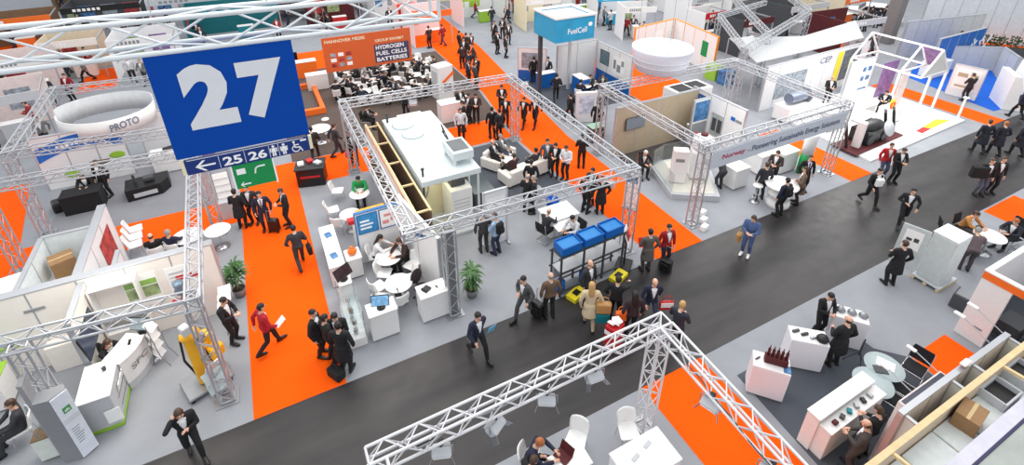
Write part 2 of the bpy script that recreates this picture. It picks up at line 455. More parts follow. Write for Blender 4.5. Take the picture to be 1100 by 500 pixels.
POSES = dict(
    stand=pose('stand'),
    hold=pose('hold', wl=(0.27, 0.10, 1.10), wr=(0.28, -0.08, 1.12), head_tilt=14),
    walk=pose('walk', hip=(0, 0, 0.90), lean=4, al=(0.30, 0.10, ank + 0.01), ar=(-0.36, -0.10, ank + 0.09), wl=(-0.16, 0.27, 0.88), wr=(0.24, -0.25, 0.92)),
    stride=pose('stride', hip=(0, 0, 0.89), lean=8, al=(-0.38, 0.10, ank + 0.10), ar=(0.32, -0.10, ank + 0.01), wl=(0.18, 0.27, 0.90), wr=(0.20, -0.12, 1.05)),
    phone=pose('phone', hip=(0, 0, 0.90), lean=5, al=(0.25, 0.10, ank), ar=(-0.26, -0.10, ank + 0.05), wr=(0.12, -0.15, 1.50), wl=(0.26, 0.05, 1.18), er=(0.5, -0.8, -0.6), head_tilt=12),
    point=pose('point', wr=(0.48, -0.26, 1.20), wl=(0.1, 0.26, 0.92)),
    lean=pose('lean', hip=(-0.12, 0, 0.90), lean=36, wl=(0.50, 0.17, 0.98), wr=(0.50, -0.15, 0.98), head_tilt=8),
    coat=pose('coat', coat=True, wl=(0.24, 0.1, 1.10), wr=(0.06, -0.27, 0.90)),
    coatwalk=pose('coatwalk', hip=(0, 0, 0.91), lean=3, coat=True, al=(0.2, 0.10, ank), ar=(-0.24, -0.10, ank + 0.04), wr=(0.16, -0.26, 0.92)),
    sit=pose('sit', hip=(-0.08, 0, 0.55), lean=-6, al=(0.40, 0.13, ank), ar=(0.36, -0.13, ank), wl=(0.28, 0.15, 0.70), wr=(0.30, -0.12, 0.70)),
    desk=pose('desk', hip=(-0.08, 0, 0.55), lean=17, al=(0.30, 0.13, ank), ar=(0.34, -0.13, ank), wl=(0.44, 0.16, 0.80), wr=(0.46, -0.10, 0.80), head_tilt=8),
)
_CL = {}
def cloth(rgb):
    k = 'cloth_%d_%d_%d' % rgb
    if k not in _CL: _CL[k] = mat(k, rgb, 0.85, var=0.09, scale=12)
    return _CL[k]
HAIR = {'black': mat('hair_black', (26, 22, 21), 0.5, var=0.2), 'brown': mat('hair_brown', (70, 48, 34), 0.5, var=0.2), 'grey': mat('hair_grey', (150, 146, 142), 0.6, var=0.12),
        'blond': mat('hair_blond', (190, 152, 98), 0.55, var=0.12), 'white': mat('hair_white', (214, 210, 204), 0.6, var=0.05), 'ginger': mat('hair_ginger', (168, 98, 52), 0.55, var=0.12)}
BLK = (27, 27, 30); CHAR = (52, 53, 58); NAV = (30, 36, 60); GRY = (96, 98, 102); WHT = (236, 236, 238)
SHOE = mat('shoe_leather', (20, 18, 18), 0.35, var=0.1)
PEOPLE = []
def person(loc, face, label, p='stand', top=BLK, legs=BLK, shirt=WHT, tie=None, hair='black', style='hair', skin='a', h=0.985, group=None, shoes=None):
    """loc: world point of the feet (or of the floor below the seat)"""
    P = POSES[p]
    if len(loc) == 2: loc = g(loc[0], loc[1])
    o = bpy.data.objects.new('person', P['body']); COL.objects.link(o)
    o.location = (loc[0], loc[1], (loc[2] if len(loc) > 2 else 0) + 0.012); o.rotation_euler = (0, 0, rad(face)); o.scale = (h, h, h)
    tag(o, label, 'person', group)
    o.material_slots[0].link = 'OBJECT'; o.material_slots[0].material = SKIN[skin]
    for key, nm, m in (('jacket', 'jacket', cloth(top)), ('shirt', 'shirt', cloth(shirt)), ('tie', 'tie', cloth(tie if tie else shirt)), ('trousers', 'trousers', cloth(legs)),
                       (style, 'hair', HAIR[hair]), ('shoe_l', 'shoe', shoes or SHOE), ('shoe_r', 'shoe', shoes or SHOE)):
        if key == 'tie' and tie is None: nm = 'shirt_front'
        c = bpy.data.objects.new(nm, P[key]); COL.objects.link(c); c.parent = sh if key == 'tie' else o
        if key == 'shirt': sh = c
        c.material_slots[0].link = 'OBJECT'; c.material_slots[0].material = m
    PEOPLE.append(o)
    return o
def local(o, x, y, z):
    return Matrix.Translation(o.location) @ o.rotation_euler.to_matrix().to_4x4() @ V(x, y, z)
# ------------------------------------------------------------------ trusses
def truss_seg(root, p0, p1, s=0.29, r=0.025, name='beam', m=ALU, step=0.42, lr=0.011, upv=(0, 0, 1)):
    p0 = Vector(p0); p1 = Vector(p1); d = p1 - p0; L = d.length; u = d.normalized()
    a = Vector(upv)
    if abs(u.dot(a)) > 0.9: a = V(0, 1, 0)
    w = u.cross(a).normalized(); a = w.cross(u).normalized(); h = s / 2
    cs = [(-h, -h), (h, -h), (h, h), (-h, h)]
    mb = MB(root)
    for x, y in cs: mb.tube(p0 + w * x + a * y, p1 + w * x + a * y, r, n=8)
    for t in (p0, p1):
        for i in range(4):
            c0, c1 = cs[i], cs[(i + 1) % 4]
            mb.tube(t + w * c0[0] + a * c0[1], t + w * c1[0] + a * c1[1], r * 0.8, n=6)
    o = mb.build(name, m, root)
    n = max(1, round(L / step)); lb = MB(root)
    for i in range(4):
        c0, c1 = cs[i], cs[(i + 1) % 4]
        for k in range(n):
            A, B = (c0, c1) if (k + i) % 2 == 0 else (c1, c0)
            q0 = p0 + u * (L * k / n); q1 = p0 + u * (L * (k + 1) / n)
            lb.tube(q0 + w * A[0] + a * A[1], q1 + w * B[0] + a * B[1], lr, n=5, cap=False)
    l = lb.build('lattice', m, o)
    return o
def clad(R, x, y, z=3.1, s=0.2):
    b = MB(R); b.box(x - s / 2, y - s / 2, 0.05, x + s / 2, y + s / 2, z, 0.006); b.build('cladding', mat('cladding_grey', (120, 122, 124), 0.6), R)
def truss_frame(label, towers, beams, z=3.3, s=0.3, group=None, m=ALU, r=0.028):
    """towers: (x, y); beams: ((x, y), (x, y)) or 3-D ends"""
    x, y = towers[0] if towers else beams[0][0][:2]
    R = thing('truss_frame', label, 'truss', (x, y, 0.012), 0, group)
    for x, y in towers:
        truss_seg(R, (x, y, 0.05), (x, y, z - s / 2), s, r, 'tower', m, 0.3, 0.013)
        mb = MB(R); mb.box(x - 0.27, y - 0.27, 0.012, x + 0.27, y + 0.27, 0.03); mb.build('base_plate', STEEL, R)
    for a, b in beams:
        a = Vector((*a, z)) if len(a) == 2 else Vector(a); b = Vector((*b, z)) if len(b) == 2 else Vector(b)
        truss_seg(R, a, b, s, r, 'beam', m, 0.3, 0.014)
    return R
# ------------------------------------------------------------------ furniture
def mk_chair(label):
    R = thing('shell_chair', label, 'chair')
    a = MB(); a.prism([(-0.2, -0.2), (0.19, -0.23), (0.23, -0.19), (0.23, 0.19), (0.19, 0.23), (-0.2, 0.2)], 0.43, 0.455)
    a.box(-0.2, -0.2, 0.40, 0.2, 0.2, 0.432, 0.01); a.build('seat', WHITE, R)
    b = MB(); n = 8; vs = []; fs = []
    for k, (z, x, w) in enumerate(((0.44, -0.2, 0.2), (0.58, -0.235, 0.225), (0.74, -0.27, 0.23), (0.83, -0.29, 0.2))):
        for off in (0, -0.022):
            for i in range(n + 1):
                t = -1 + 2 * i / n; vs.append((x + off + 0.07 * t * t, w * t, z))
    m = n + 1
    for k in range(3):
        for i in range(n):
            p = k * 2 * m + i; fs += [(p, p + 1, p + 1 + 2 * m, p + 2 * m), (p + m, p + m + 2 * m, p + m + 1 + 2 * m, p + m + 1)]
    for i in range(n): p = 6 * m + i; fs.append((p, p + 1, p + 1 + m, p + m))
    for k in range(3):
        for e in (0, n): p = k * 2 * m + e; fs.append((p, p + 2 * m, p + 3 * m, p + m))
    b.add(vs, fs, 0, True); b.build('backrest', WHITE, R)
    for sx in (1, -1):
        for sy in (1, -1):
            l = MB(); l.tube((sx * 0.16, sy * 0.16, 0.41), (sx * 0.21, sy * 0.21, 0.0), 0.013, 0.011, 8); l.build('leg', CHROME, R)
    return R
def chair(loc, face, label, group=None):
    if len(loc) == 2: loc = g(*loc)
    return repeat('chair', mk_chair, Vector((loc[0], loc[1], 0.012)), rad(face), label, group)
def mk_tablew(label):
    R = thing('round_table', label, 'table')
    a = MB(); a.lathe([(0.0, 0.715), (0.39, 0.715), (0.40, 0.725), (0.40, 0.738), (0.39, 0.745), (0.0, 0.745)], n=32); a.build('tabletop', WHITE, R)
    b = MB(); b.tube((0, 0, 0.02), (0, 0, 0.72), 0.03, n=14); b.build('column', CHROME, R)
    c = MB(); c.lathe([(0.0, 0), (0.24, 0), (0.25, 0.008), (0.05, 0.03), (0.03, 0.05), (0, 0.05)], n=28); c.build('base', CHROME, R)
    return R
def table(loc, label, group=None, s=1.0, h=1.0):
    if len(loc) == 2: loc = g(loc[0], loc[1], 0.75)
    r = repeat('table', mk_tablew, Vector((loc[0], loc[1], 0.012)), 0, label, group)
    r.scale = (s, s, h)
    return r
def mk_glasst(label):
    R = thing('glass_table', label, 'table')
    a = MB(); a.lathe([(0.0, 0.735), (0.44, 0.735), (0.445, 0.742), (0.44, 0.75), (0.0, 0.75)], n=36); a.build('tabletop', FROST, R)
    b = MB(); b.tube((0, 0, 0.02), (0, 0, 0.735), 0.03, n=14); b.build('column', CHROME, R)
    for k in range(4):
        t = PI / 4 + k * PI / 2
        c = MB(); c.tube((0, 0, 0.05), (0.3 * math.cos(t), 0.3 * math.sin(t), 0.02), 0.018, 0.012, 8); c.build('foot', CHROME, R)
    return R
def mk_stool(label):
    R = thing('bar_stool', label, 'stool')
    a = MB(); a.lathe([(0, 0.74), (0.17, 0.74), (0.19, 0.76), (0.18, 0.79), (0, 0.80)], n=24); a.build('seat', WHITE, R)
    b = MB(); b.tube((0, 0, 0.02), (0, 0, 0.75), 0.025, n=12); co = b.build('column', CHROME, R)
    c = MB(); c.lathe([(0, 0), (0.19, 0), (0.2, 0.01), (0.03, 0.04), (0, 0.04)], n=24); c.build('base', CHROME, R)
    d = MB(); pts = [(0.14 * math.cos(t * PI / 6), 0.14 * math.sin(t * PI / 6), 0.28) for t in range(13)]; d.path(pts, 0.009, 6); d.tube((0, 0, 0.28), (0.14, 0, 0.28), 0.009); d.build('footrest', CHROME, co)
    return R
def stool(loc, label, group=None):
    if len(loc) == 2: loc = g(*loc)
    return repeat('stool', mk_stool, Vector((loc[0], loc[1], 0.012)), 0, label, group)
def mk_cant(label):
    R = thing('cantilever_chair', label, 'chair')
    a = MB(); a.box(-0.22, -0.22, 0.44, 0.23, 0.22, 0.475, 0.014); a.build('seat', BLACKC, R)
    b = MB(); b.cbox((-0.26, 0, 0.72), (0.03, 0.44, 0.40), 0, 0.012, 0, 0, rad(-10)); b.build('backrest', BLACKC, R)
    for sy in (1, -1):
        f = MB(); f.path([(-0.29, sy * 0.23, 0.88), (-0.23, sy * 0.23, 0.45), (0.22, sy * 0.23, 0.45), (0.25, sy * 0.23, 0.02), (-0.22, sy * 0.23, 0.02)], 0.012, 8); f.build('side_frame', CHROME, R)
    c = MB(); c.tube((-0.22, -0.23, 0.02), (-0.22, 0.23, 0.02), 0.012); c.build('floor_bar', CHROME, R)
    return R
def cantilever(loc, face, label, group=None):
    if len(loc) == 2: loc = g(*loc)
    return repeat('cant', mk_cant, Vector((loc[0], loc[1], 0.012)), rad(face), label, group)
def office_chair(loc, face, label, col):
    R = thing('office_chair', label, 'chair', loc, rad(face))
    a = MB(); a.ell((0, 0, 0.48), (0.24, 0.24, 0.05)); a.build('seat', col, R)
    b = MB(); b.ell((-0.23, 0, 0.80), (0.05, 0.22, 0.28)); b.tube((-0.2, 0, 0.47), (-0.26, 0, 0.65), 0.025); b.build('backrest', col, R)
    c = MB(); c.tube((0, 0, 0.08), (0, 0, 0.46), 0.028); c.build('gas_lift', CHROME, R)
    for k in range(5):
        t = 2 * PI * k / 5
        l = MB(); l.tube((0, 0, 0.10), (0.28 * math.cos(t), 0.28 * math.sin(t), 0.06), 0.022, 0.014); l.ell((0.28 * math.cos(t), 0.28 * math.sin(t), 0.03), (0.03, 0.03, 0.03), 8, 6); l.build('leg', BLACK, R)
    return R
def wall(name, label, cat, p0, p1, t=0.1, z0=0.012, z1=2.5, m=WPANEL, group=None, rim=None):
    """free standing booth wall between two floor points"""
    p0 = V(p0[0], p0[1], 0); p1 = V(p1[0], p1[1], 0); d = p1 - p0; L = d.length; a = math.atan2(d.y, d.x)
    R = thing(name, label, cat, (p0.x, p0.y, z0), a, group)
    b = MB(); b.box(0, -t / 2, 0, L, t / 2, z1 - z0, 0.006); pn = b.build('panel', m, R)
    e = MB(); e.box(-0.01, -t / 2 - 0.01, z1 - z0 - 0.03, L + 0.01, t / 2 + 0.01, z1 - z0 + 0.008, 0.004); e.build('cap_rail', rim or ALU, R)
    n = max(1, int(L // 1.0)); s = MB()
    for k in range(n + 1):
        x = L * k / n; s.box(x - 0.02, -t / 2 - 0.006, 0, x + 0.02, t / 2 + 0.006, z1 - z0 - 0.03, 0.004)
    s.build('upright', rim or ALU, pn)
    return R
def wl(R, x, z, side, off=0.0, t=0.1):
    """world point on a wall's face; side +1 is left of its direction"""
    return Matrix.Translation(R.location) @ Matrix.Rotation(R.rotation_euler.z, 4, 'Z') @ V(x, side * (t / 2 + off), z - R.location.z)
def poster(R, x0, x1, z0, z1, side, m, name='poster', frame=None, t=0.1, lines=None, label=None):
    """print fixed on a wall: a part of it"""
    th = 0.012
    y0, y1 = (t / 2 + 0.006, t / 2 + 0.006 + th) if side > 0 else (-t / 2 - 0.006 - th, -t / 2 - 0.006)
    b = MB(); b.box(x0, y0, z0 - R.location.z, x1, y1, z1 - R.location.z, 0.003)
    o = b.build(name, m, R, label)
    if frame:
        f = MB(); yy = (y0 - 0.004, y1 + 0.006) if side > 0 else (y0 - 0.006, y1 + 0.004); zz0, zz1 = z0 - R.location.z, z1 - R.location.z; w = 0.035
        f.box(x0 - w, yy[0], zz0 - w, x1 + w, yy[1], zz0, 0.003); f.box(x0 - w, yy[0], zz1, x1 + w, yy[1], zz1 + w, 0.003)
        f.box(x0 - w, yy[0], zz0, x0, yy[1], zz1, 0.003); f.box(x1, yy[0], zz0, x1 + w, yy[1], zz1, 0.003)
        f.build('frame', frame, o)
    if lines:
        f = MB(); yl = (y1, y1 + 0.004) if side > 0 else (y0 - 0.004, y0)
        for (a, c, d, e) in lines[0]:
            f.box(x0 + (x1 - x0) * a, yl[0], z0 - R.location.z + (z1 - z0) * c, x0 + (x1 - x0) * d, yl[1], z0 - R.location.z + (z1 - z0) * e, 0.001)
        f.build('print', lines[1], o)
    return o
def counter(name, label, cat, x0, y0, x1, y1, h, body=WHITE, top=WHITE, group=None, over=0.02, rz=0, c=None, plinth=True):
    """closed counter or plinth; rz turns it about its centre"""
    cx, cy = (x0 + x1) / 2, (y0 + y1) / 2; w, d = abs(x1 - x0) / 2, abs(y1 - y0) / 2
    R = thing(name, label, cat, (cx, cy, 0.012), rz, group)
    b = MB(); b.box(-w, -d, 0.05 if plinth else 0, w, d, h - 0.04, 0.008); b.build('body', body, R)
    t = MB(); t.box(-w - over, -d - over, h - 0.04, w + over, d + over, h, 0.01); t.build('worktop', top, R)
    if plinth:
        k = MB(); k.box(-w + 0.03, -d + 0.03, 0, w - 0.03, d - 0.03, 0.05, 0.004); k.build('plinth', MGREY, R)
    return R
def monitor(loc, face, label, w=0.5, h=0.32, pic=SBLUE, tilt=0, stand=True):
    R = thing('monitor', label, 'monitor', loc, rad(face))
    z = 0.12 + h / 2 if stand else 0
    T = Matrix.Translation((0, 0, z)) @ Matrix.Rotation(rad(-tilt), 4, 'Y')
    a = MB(T=T); a.box(-0.03, -w / 2, -h / 2, 0.01, w / 2, h / 2, 0.008); ho = a.build('housing', BLACK, R)
    b = MB(T=T); b.box(0.01, -w / 2 + 0.02, -h / 2 + 0.02, 0.014, w / 2 - 0.02, h / 2 - 0.02, 0.002); b.build('screen', pic, ho)
    if stand:
        c = MB(); c.tube((-0.02, 0, 0.01), (-0.02, 0, z), 0.02); c.lathe([(0, 0), (0.12, 0), (0.12, 0.012), (0, 0.014)], (-0.02, 0, 0), 20); c.build('stand', BLACK, R)
    else:
        c = MB(); c.box(-0.08, -0.08, -0.08, -0.03, 0.08, 0.08); c.build('wall_bracket', STEEL, R)
    return R
def plant(loc, label, h=1.2, pot=0.17, n=60, seed=1, spread=0.35, m=LEAF):
    rn = random.Random(seed)
    R = thing('potted_plant', label, 'plant', loc)
    a = MB(); a.lathe([(0, 0), (pot * 0.75, 0), (pot, 0.30), (pot * 0.92, 0.30), (pot * 0.9, 0.26), (0, 0.26)], n=20); po = a.build('pot', TERRA, R)
    b = MB(); b.lathe([(0, 0.262), (pot * 0.88, 0.262), (0, 0.275)], n=16); b.build('soil', SOIL, po)
    c = MB(); f = MB()
    for k in range(5):
        t = rn.uniform(0, 2 * PI); top = V(0.07 * math.cos(t), 0.07 * math.sin(t), h * rn.uniform(0.55, 0.8)); c.tube((0.03 * math.cos(t), 0.03 * math.sin(t), 0.26), top, 0.012, 0.007, 6)
    for k in range(n):
        t = rn.uniform(0, 2 * PI); z = rn.uniform(0.4, 0.82) * h; L = spread * rn.uniform(0.6, 1.25); up = rn.uniform(0.0, 0.6)
        d = V(math.cos(t), math.sin(t), 0); s = V(-math.sin(t), math.cos(t), 0) * rn.uniform(0.025, 0.045)
        p0 = V(0, 0, z) + d * 0.04; p1 = p0 + d * L * 0.5 + V(0, 0, L * up * 0.7); p2 = p0 + d * L + V(0, 0, L * (up - 0.45))
        f.add([p0 - s * 0.3, p0 + s * 0.3, p1 + s, p1 - s, p2], [(0, 1, 2, 3), (3, 2, 4)], 0, True)
    c.build('stem', BROWNW, R); f.build('foliage', m, R)
    return R
def trolley(loc, face, label, col=BLACK):
    if len(loc) == 2: loc = g(*loc)
    R = thing('trolley_case', label, 'suitcase', (loc[0], loc[1], 0.014), rad(face))
    a = MB(); a.box(-0.12, -0.19, 0.05, 0.12, 0.19, 0.56, 0.04); a.box(0.12, -0.15, 0.1, 0.145, 0.15, 0.42, 0.01); a.build('case', col, R)
    b = MB(); b.path([(-0.1, -0.11, 0.54), (-0.1, -0.11, 0.98), (-0.1, 0.11, 0.98), (-0.1, 0.11, 0.54)], 0.01, 6); b.build('pull_handle', STEEL, R)
    for sy in (1, -1):
        c = MB(); c.tube((-0.1, sy * 0.15, 0.04), (-0.1, sy * 0.18, 0.04), 0.04, n=12); c.build('wheel', BLACK, R)
    return R
def bag(loc, label, col, w=0.34, d=0.14, h=0.32, rz=0, strap=0.2, cat='bag', name='shoulder_bag', flap=None):
    R = thing(name, label, cat, loc, rz)
    a = MB(); a.box(-d / 2, -w / 2, 0, d / 2, w / 2, h, 0.03); bo = a.build('bag_body', col, R)
    b = MB(); pts = [(0, -w * 0.38, h - 0.02), (0, -w * 0.25, h + strap * 0.8), (0, 0, h + strap), (0, w * 0.25, h + strap * 0.8), (0, w * 0.38, h - 0.02)]; b.path(pts, 0.011, 6); b.build('strap', col, R)
    c = MB(); c.box(d / 2 - 0.005, -w * 0.45, h * 0.4, d / 2 + 0.012, w * 0.45, h * 0.92, 0.008); c.build('front_pocket', flap or col, bo)
    return R
def backpack(o, label, col):
    P = [p for p in POSES.values() if p['body'] == o.data][0]
    p = P['back']; T = o.rotation_euler.z
    loc = local(o, p.x * o.scale.x, 0, (p.z - 0.24) * o.scale.z)
    R = thing('backpack', label, 'bag', loc, T)
    a = MB(); a.box(-0.1, -0.15, 0.0, 0.07, 0.15, 0.44, 0.05); pk = a.build('pack', col, R)
    b = MB(); b.box(-0.14, -0.11, 0.05, -0.1, 0.11, 0.26, 0.02); b.build('front_pocket', col, pk)
    for sy in (1, -1):
        s = MB(); s.path([(0.06, sy * 0.1, 0.1), (0.12, sy * 0.12, 0.16), (0.16, sy * 0.12, 0.42), (0.06, sy * 0.1, 0.44)], 0.016, 6); s.build('strap', col, R)
    return R
def side_bag(o, label, col, y=-0.33, z=0.45, x=0.0, **k):
    return bag(local(o, x, y, z), label, col, rz=o.rotation_euler.z + PI / 2, **k)
def sheet(o, label, x=0.36, y=0.0, z=1.08, w=0.21, h=0.29, m=PAPER, tilt=35, cat='paper', name='leaflet'):
    loc = local(o, x, y, z)
    T = Matrix.Rotation(rad(-tilt), 4, 'Y')
    b = MB(T=T); b.box(-h / 2, -w / 2, -0.006, h / 2, w / 2, 0.006, 0.003)
    r = b.build(name, m); r.location = loc; r.rotation_euler = (0, 0, o.rotation_euler.z); return tag(r, label, cat)
def mk_lamp(label):
    R = thing('floodlight', label, 'lamp')
    a = MB(); a.tube((0, 0, 0), (0, 0, -0.12), 0.025); a.box(-0.05, -0.05, -0.03, 0.05, 0.05, 0.03); a.build('clamp', BLACK, R)
    b = MB(); b.path([(0, -0.2, -0.32), (0, -0.2, -0.12), (0, 0.2, -0.12), (0, 0.2, -0.32)], 0.012, 6); b.build('yoke', STEEL, R)
    T = Matrix.Translation((0, 0, -0.32)) @ Matrix.Rotation(rad(35), 4, 'Y')
    c = MB(T=T); c.box(-0.1, -0.17, -0.12, 0.07, 0.17, 0.12, 0.02)
    for k in range(5): c.box(-0.15, -0.15, -0.1 + k * 0.05 - 0.006, -0.1, 0.15, -0.1 + k * 0.05 + 0.006, 0.003)
    ho = c.build('housing', LGREY, R)
    d = MB(T=T); d.box(0.07, -0.15, -0.1, 0.08, 0.15, 0.1, 0.004); d.build('lens', WHITE, ho)
    for sy in (1, -1):
        e = MB(T=T); e.cbox((0.13, sy * 0.2, 0), (0.14, 0.008, 0.22), sy * rad(25)); e.build('barn_door', STEEL, ho)
    return R
def lamp(loc, face, label, group=None):
    return repeat('lamp', mk_lamp, loc, rad(face), label, group)
def carton(loc, size, rz, label, group=None):
    x, y, z = size
    R = thing('cardboard_box', label, 'box', loc, rz, group)
    a = MB(); a.box(-x / 2, -y / 2, 0, x / 2, y / 2, z, 0.01); ca = a.build('carton', CARD, R)
    for s in (1, -1):
        f = MB(); f.box(-x / 2, 0.004 if s > 0 else -y / 2, z, x / 2, y / 2 if s > 0 else -0.004, z + 0.006, 0.002); f.build('flap', CARD, ca)
    b = MB(); b.box(-x / 2 - 0.002, -0.03, z + 0.006, x / 2 + 0.002, 0.03, z + 0.009, 0.001); b.build('tape', TAPE, ca)
    return R
def slab(name, label, poly, z0, z1, m, cat='carpet', kind=None, group=None):
    b = MB(); b.prism(poly, z0, z1); o = b.build(name, m); return tag(o, label, cat, group, kind)
def rect(x0, y0, x1, y1): return [(x0, y0), (x1, y0), (x1, y1), (x0, y1)]
def icon_man(mb, T, s=1.0, dress=False):
    def bx(a, b, c, d): mb.add([T @ V(p[0] * s, p[1] * s, 0) for p in ((a, b), (c, b), (c, d), (a, d))], [(0, 1, 2, 3)])
    mb.add([T @ V(0.11 * s * math.cos(t * PI / 8), 0.11 * s * math.sin(t * PI / 8) + 0.88 * s, 0) for t in range(16)], [tuple(range(16))])
    bx(-0.16, 0.36, 0.16, 0.74) if not dress else mb.add([T @ V(x * s, y * s, 0) for x, y in ((-0.26, 0.28), (0.26, 0.28), (0.14, 0.74), (-0.14, 0.74))], [(0, 1, 2, 3)])
    bx(-0.28, 0.36, -0.2, 0.74); bx(0.2, 0.36, 0.28, 0.74); bx(-0.14, -0.02, -0.02, 0.34); bx(0.02, -0.02, 0.14, 0.34)
# ------------------------------------------------------------------ survey helpers on upright planes
def _ray(px, py): return _fw + _rt * ((px - CX) / F) - _up * ((py - CY) / F)
def gy(px, py, Y):
    d = _ray(px, py); t = Y / d.y; return V(d.x * t, Y, CAM_H + d.z * t)
def gx(px, py, X):
    d = _ray(px, py); t = X / d.x; return V(X, d.y * t, CAM_H + d.z * t)
# ------------------------------------------------------------------ light
w = bpy.data.worlds.new('hall_light'); SC.world = w; w.use_nodes = True
w.node_tree.nodes['Background'].inputs['Color'].default_value = (0.93, 0.96, 1.0, 1)
w.node_tree.nodes['Background'].inputs['Strength'].default_value = 1.0
def area(x, y, z, sx, sy, e, col=(1, 0.97, 0.93)):
    l = bpy.data.lights.new('hall_and_fill_light', 'AREA'); l.shape = 'RECTANGLE'; l.size = sx; l.size_y = sy; l.energy = e; l.color = col
    o = bpy.data.objects.new('hall_and_fill_light', l); COL.objects.link(o); o.location = (x, y, z); return o
area(2, 14, 20, 16, 16, 1800)
area(24, 12, 20, 16, 16, 1800)
area(12, 36, 22, 26, 18, 3600)
area(44, 24, 22, 20, 20, 3000)
for x, y, e in ((-1.0, 17.5, 130), (5.2, 17.7, 200), (31, 19, 260)):
    area(x, y, 13.0, 0.7, 0.7, e, (1, 0.9, 0.78))
area(-4.6, 12.6, 4.6, 2.4, 1.6, 95, (1, 0.93, 0.84))  # local warm light added for the left stand's unmodelled floodlights
area(2.2, 12.6, 4.6, 1.6, 2.0, 50, (1, 0.94, 0.86))  # local warm fill light added over the bistro corner
area(27.5, 13.2, 5.2, 6, 3, 330, (1, 0.98, 0.95))  # fill light added to brighten the white platform and CEP wall
area(17.5, 13.2, 4.6, 5, 3, 120, (1, 0.98, 0.95))
SC.view_settings.view_transform = 'Standard'
SC.view_settings.look = 'None'
SC.view_settings.exposure = 0.0
SC.view_settings.gamma = 1.0
SC.view_settings.use_curve_mapping = False
# ------------------------------------------------------------------ floor and carpets
b = MB(); b.prism(rect(-60, -12, 130, 130), -0.2, 0.0); struct(b.build('floor', C_FLOOR))
Z1, Z2 = 0.007, 0.014
slab('carpet', 'pale grey carpet under all the stands beyond the dark aisle', [(-40, 9.87), (36, 9.87), (36, 9.0), (75, 9.0), (75, 80), (-40, 80)], 0, Z1, C_GREY)
slab('carpet', 'pale grey carpet under the stands on the near side of the dark aisle', rect(-12, -3, 50, 6.27), 0, Z1, C_GREY)
OC = 'carpet'
slab('carpet', 'orange carpet walkway leading away from the aisle below the hanging blue hall sign', rect(-2.0, 9.87, 0.2, 22.4), Z1, Z2, C_ORANGE)
slab('carpet', 'orange carpet cross strip behind the left white stand, left of the hanging sign', rect(-8.9, 18.65, -2.0, 20.4), Z1, Z2, C_ORANGE)
slab('carpet', 'orange carpet cross strip under the black information desk', rect(0.2, 20.1, 10.3, 22.35), Z1, Z2, C_ORANGE)
slab('carpet', 'orange carpet walkway running back through the middle of the hall', [(10.55, 9.87), (12.7, 9.87), (12.75, 19), (13.6, 26), (14.6, 34), (15.2, 48), (12.2, 48), (11.35, 34.4), (11.25, 26), (10.35, 20)], Z1, Z2, C_ORANGE)
slab('carpet', 'orange carpet strip at the far left edge beside the red and white truss post', [(-11.2, 20.4), (-9.0, 20.4), (-9.9, 25.6), (-11.2, 25.6)], Z1, Z2, C_ORANGE)
slab('carpet', 'orange carpet corner left of the room with the cardboard box', rect(-11.5, 17.2, -8.95, 20.35), Z1, Z2, C_ORANGE)
slab('carpet', 'orange carpet patch far back under the hanging hall sign truss', rect(-10.4, 36.6, -8.4, 41), Z1, Z2, C_ORANGE)
slab('carpet', 'orange carpet strip behind the blue cube stand', rect(18.85, 19.6, 23.0, 27.6), Z1, Z2, C_ORANGE)
slab('carpet', 'orange carpet walkway between the banner stand and the white platform', rect(21.3, 9.87, 22.75, 14.6), Z1, Z2, C_ORANGE)
slab('carpet', 'orange carpet walkway between the white house frame and the blue floor', rect(32.9, 9.87, 34.4, 16), Z1, Z2, C_ORANGE)
slab('carpet', 'orange carpet strip at the lower middle inside the near truss frame', rect(6.95, -2, 8.95, 6.27), Z1, Z2, C_ORANGE)
slab('carpet', 'small orange carpet square behind the dark screen case, right of the glass tables', [(14.15, 3.66), (15.8, 3.66), (15.8, 2.2), (13.98, 2.2)], Z1, Z2, C_ORANGE)
slab('carpet', 'orange carpet patch behind the meeting group at the right edge', rect(23.8, 3.2, 26.2, 6.2), Z1, Z2, C_ORANGE)
slab('carpet', 'orange carpet strip by the far wall at the back of the brown cafe', rect(0.6, 34.52, 9.5, 38.5), Z1, Z2, C_ORANGE)
slab('carpet', 'charcoal carpet under the white plinths on the near side of the aisle', [(9.43, 5.42), (13.5, 5.42), (13.5, 4.3), (14.1, 3.66), (13.7, 0.5), (9.0, 0.5)], Z1, Z2, C_DGREY)
slab('carpet', 'dark brown carpet of the cafe area behind the orange banner', [(0.2, 22.4), (10.6, 22.4), (11.1, 26), (11.3, 34.5), (0.2, 34.5)], Z1, Z2, C_BROWN)
slab('carpet', 'charcoal carpet of the lounge stand behind the white container', rect(6.0, 15.4, 10.2, 19.9), Z1, Z2, C_DGREY)
slab('carpet', 'charcoal carpet of the stand under the blue cube', [(13.3, 21.0), (18.8, 21.0), (18.8, 27.0), (13.8, 27.0)], Z1, Z2, C_DGREY)
slab('carpet', 'dark grey carpet of the stand with the blue wave wall', rect(-8.4, 20.45, -2.3, 26.5), Z1, Z2, carpet('slate_carpet', (140, 141, 146)))
slab('carpet', 'blue carpet of the stand at the right beyond the white house frame', [(35.2, 10.7), (37.2, 10.5), (43.5, 14.5), (44, 18), (36.5, 16)], Z1, Z2, C_BLUE)
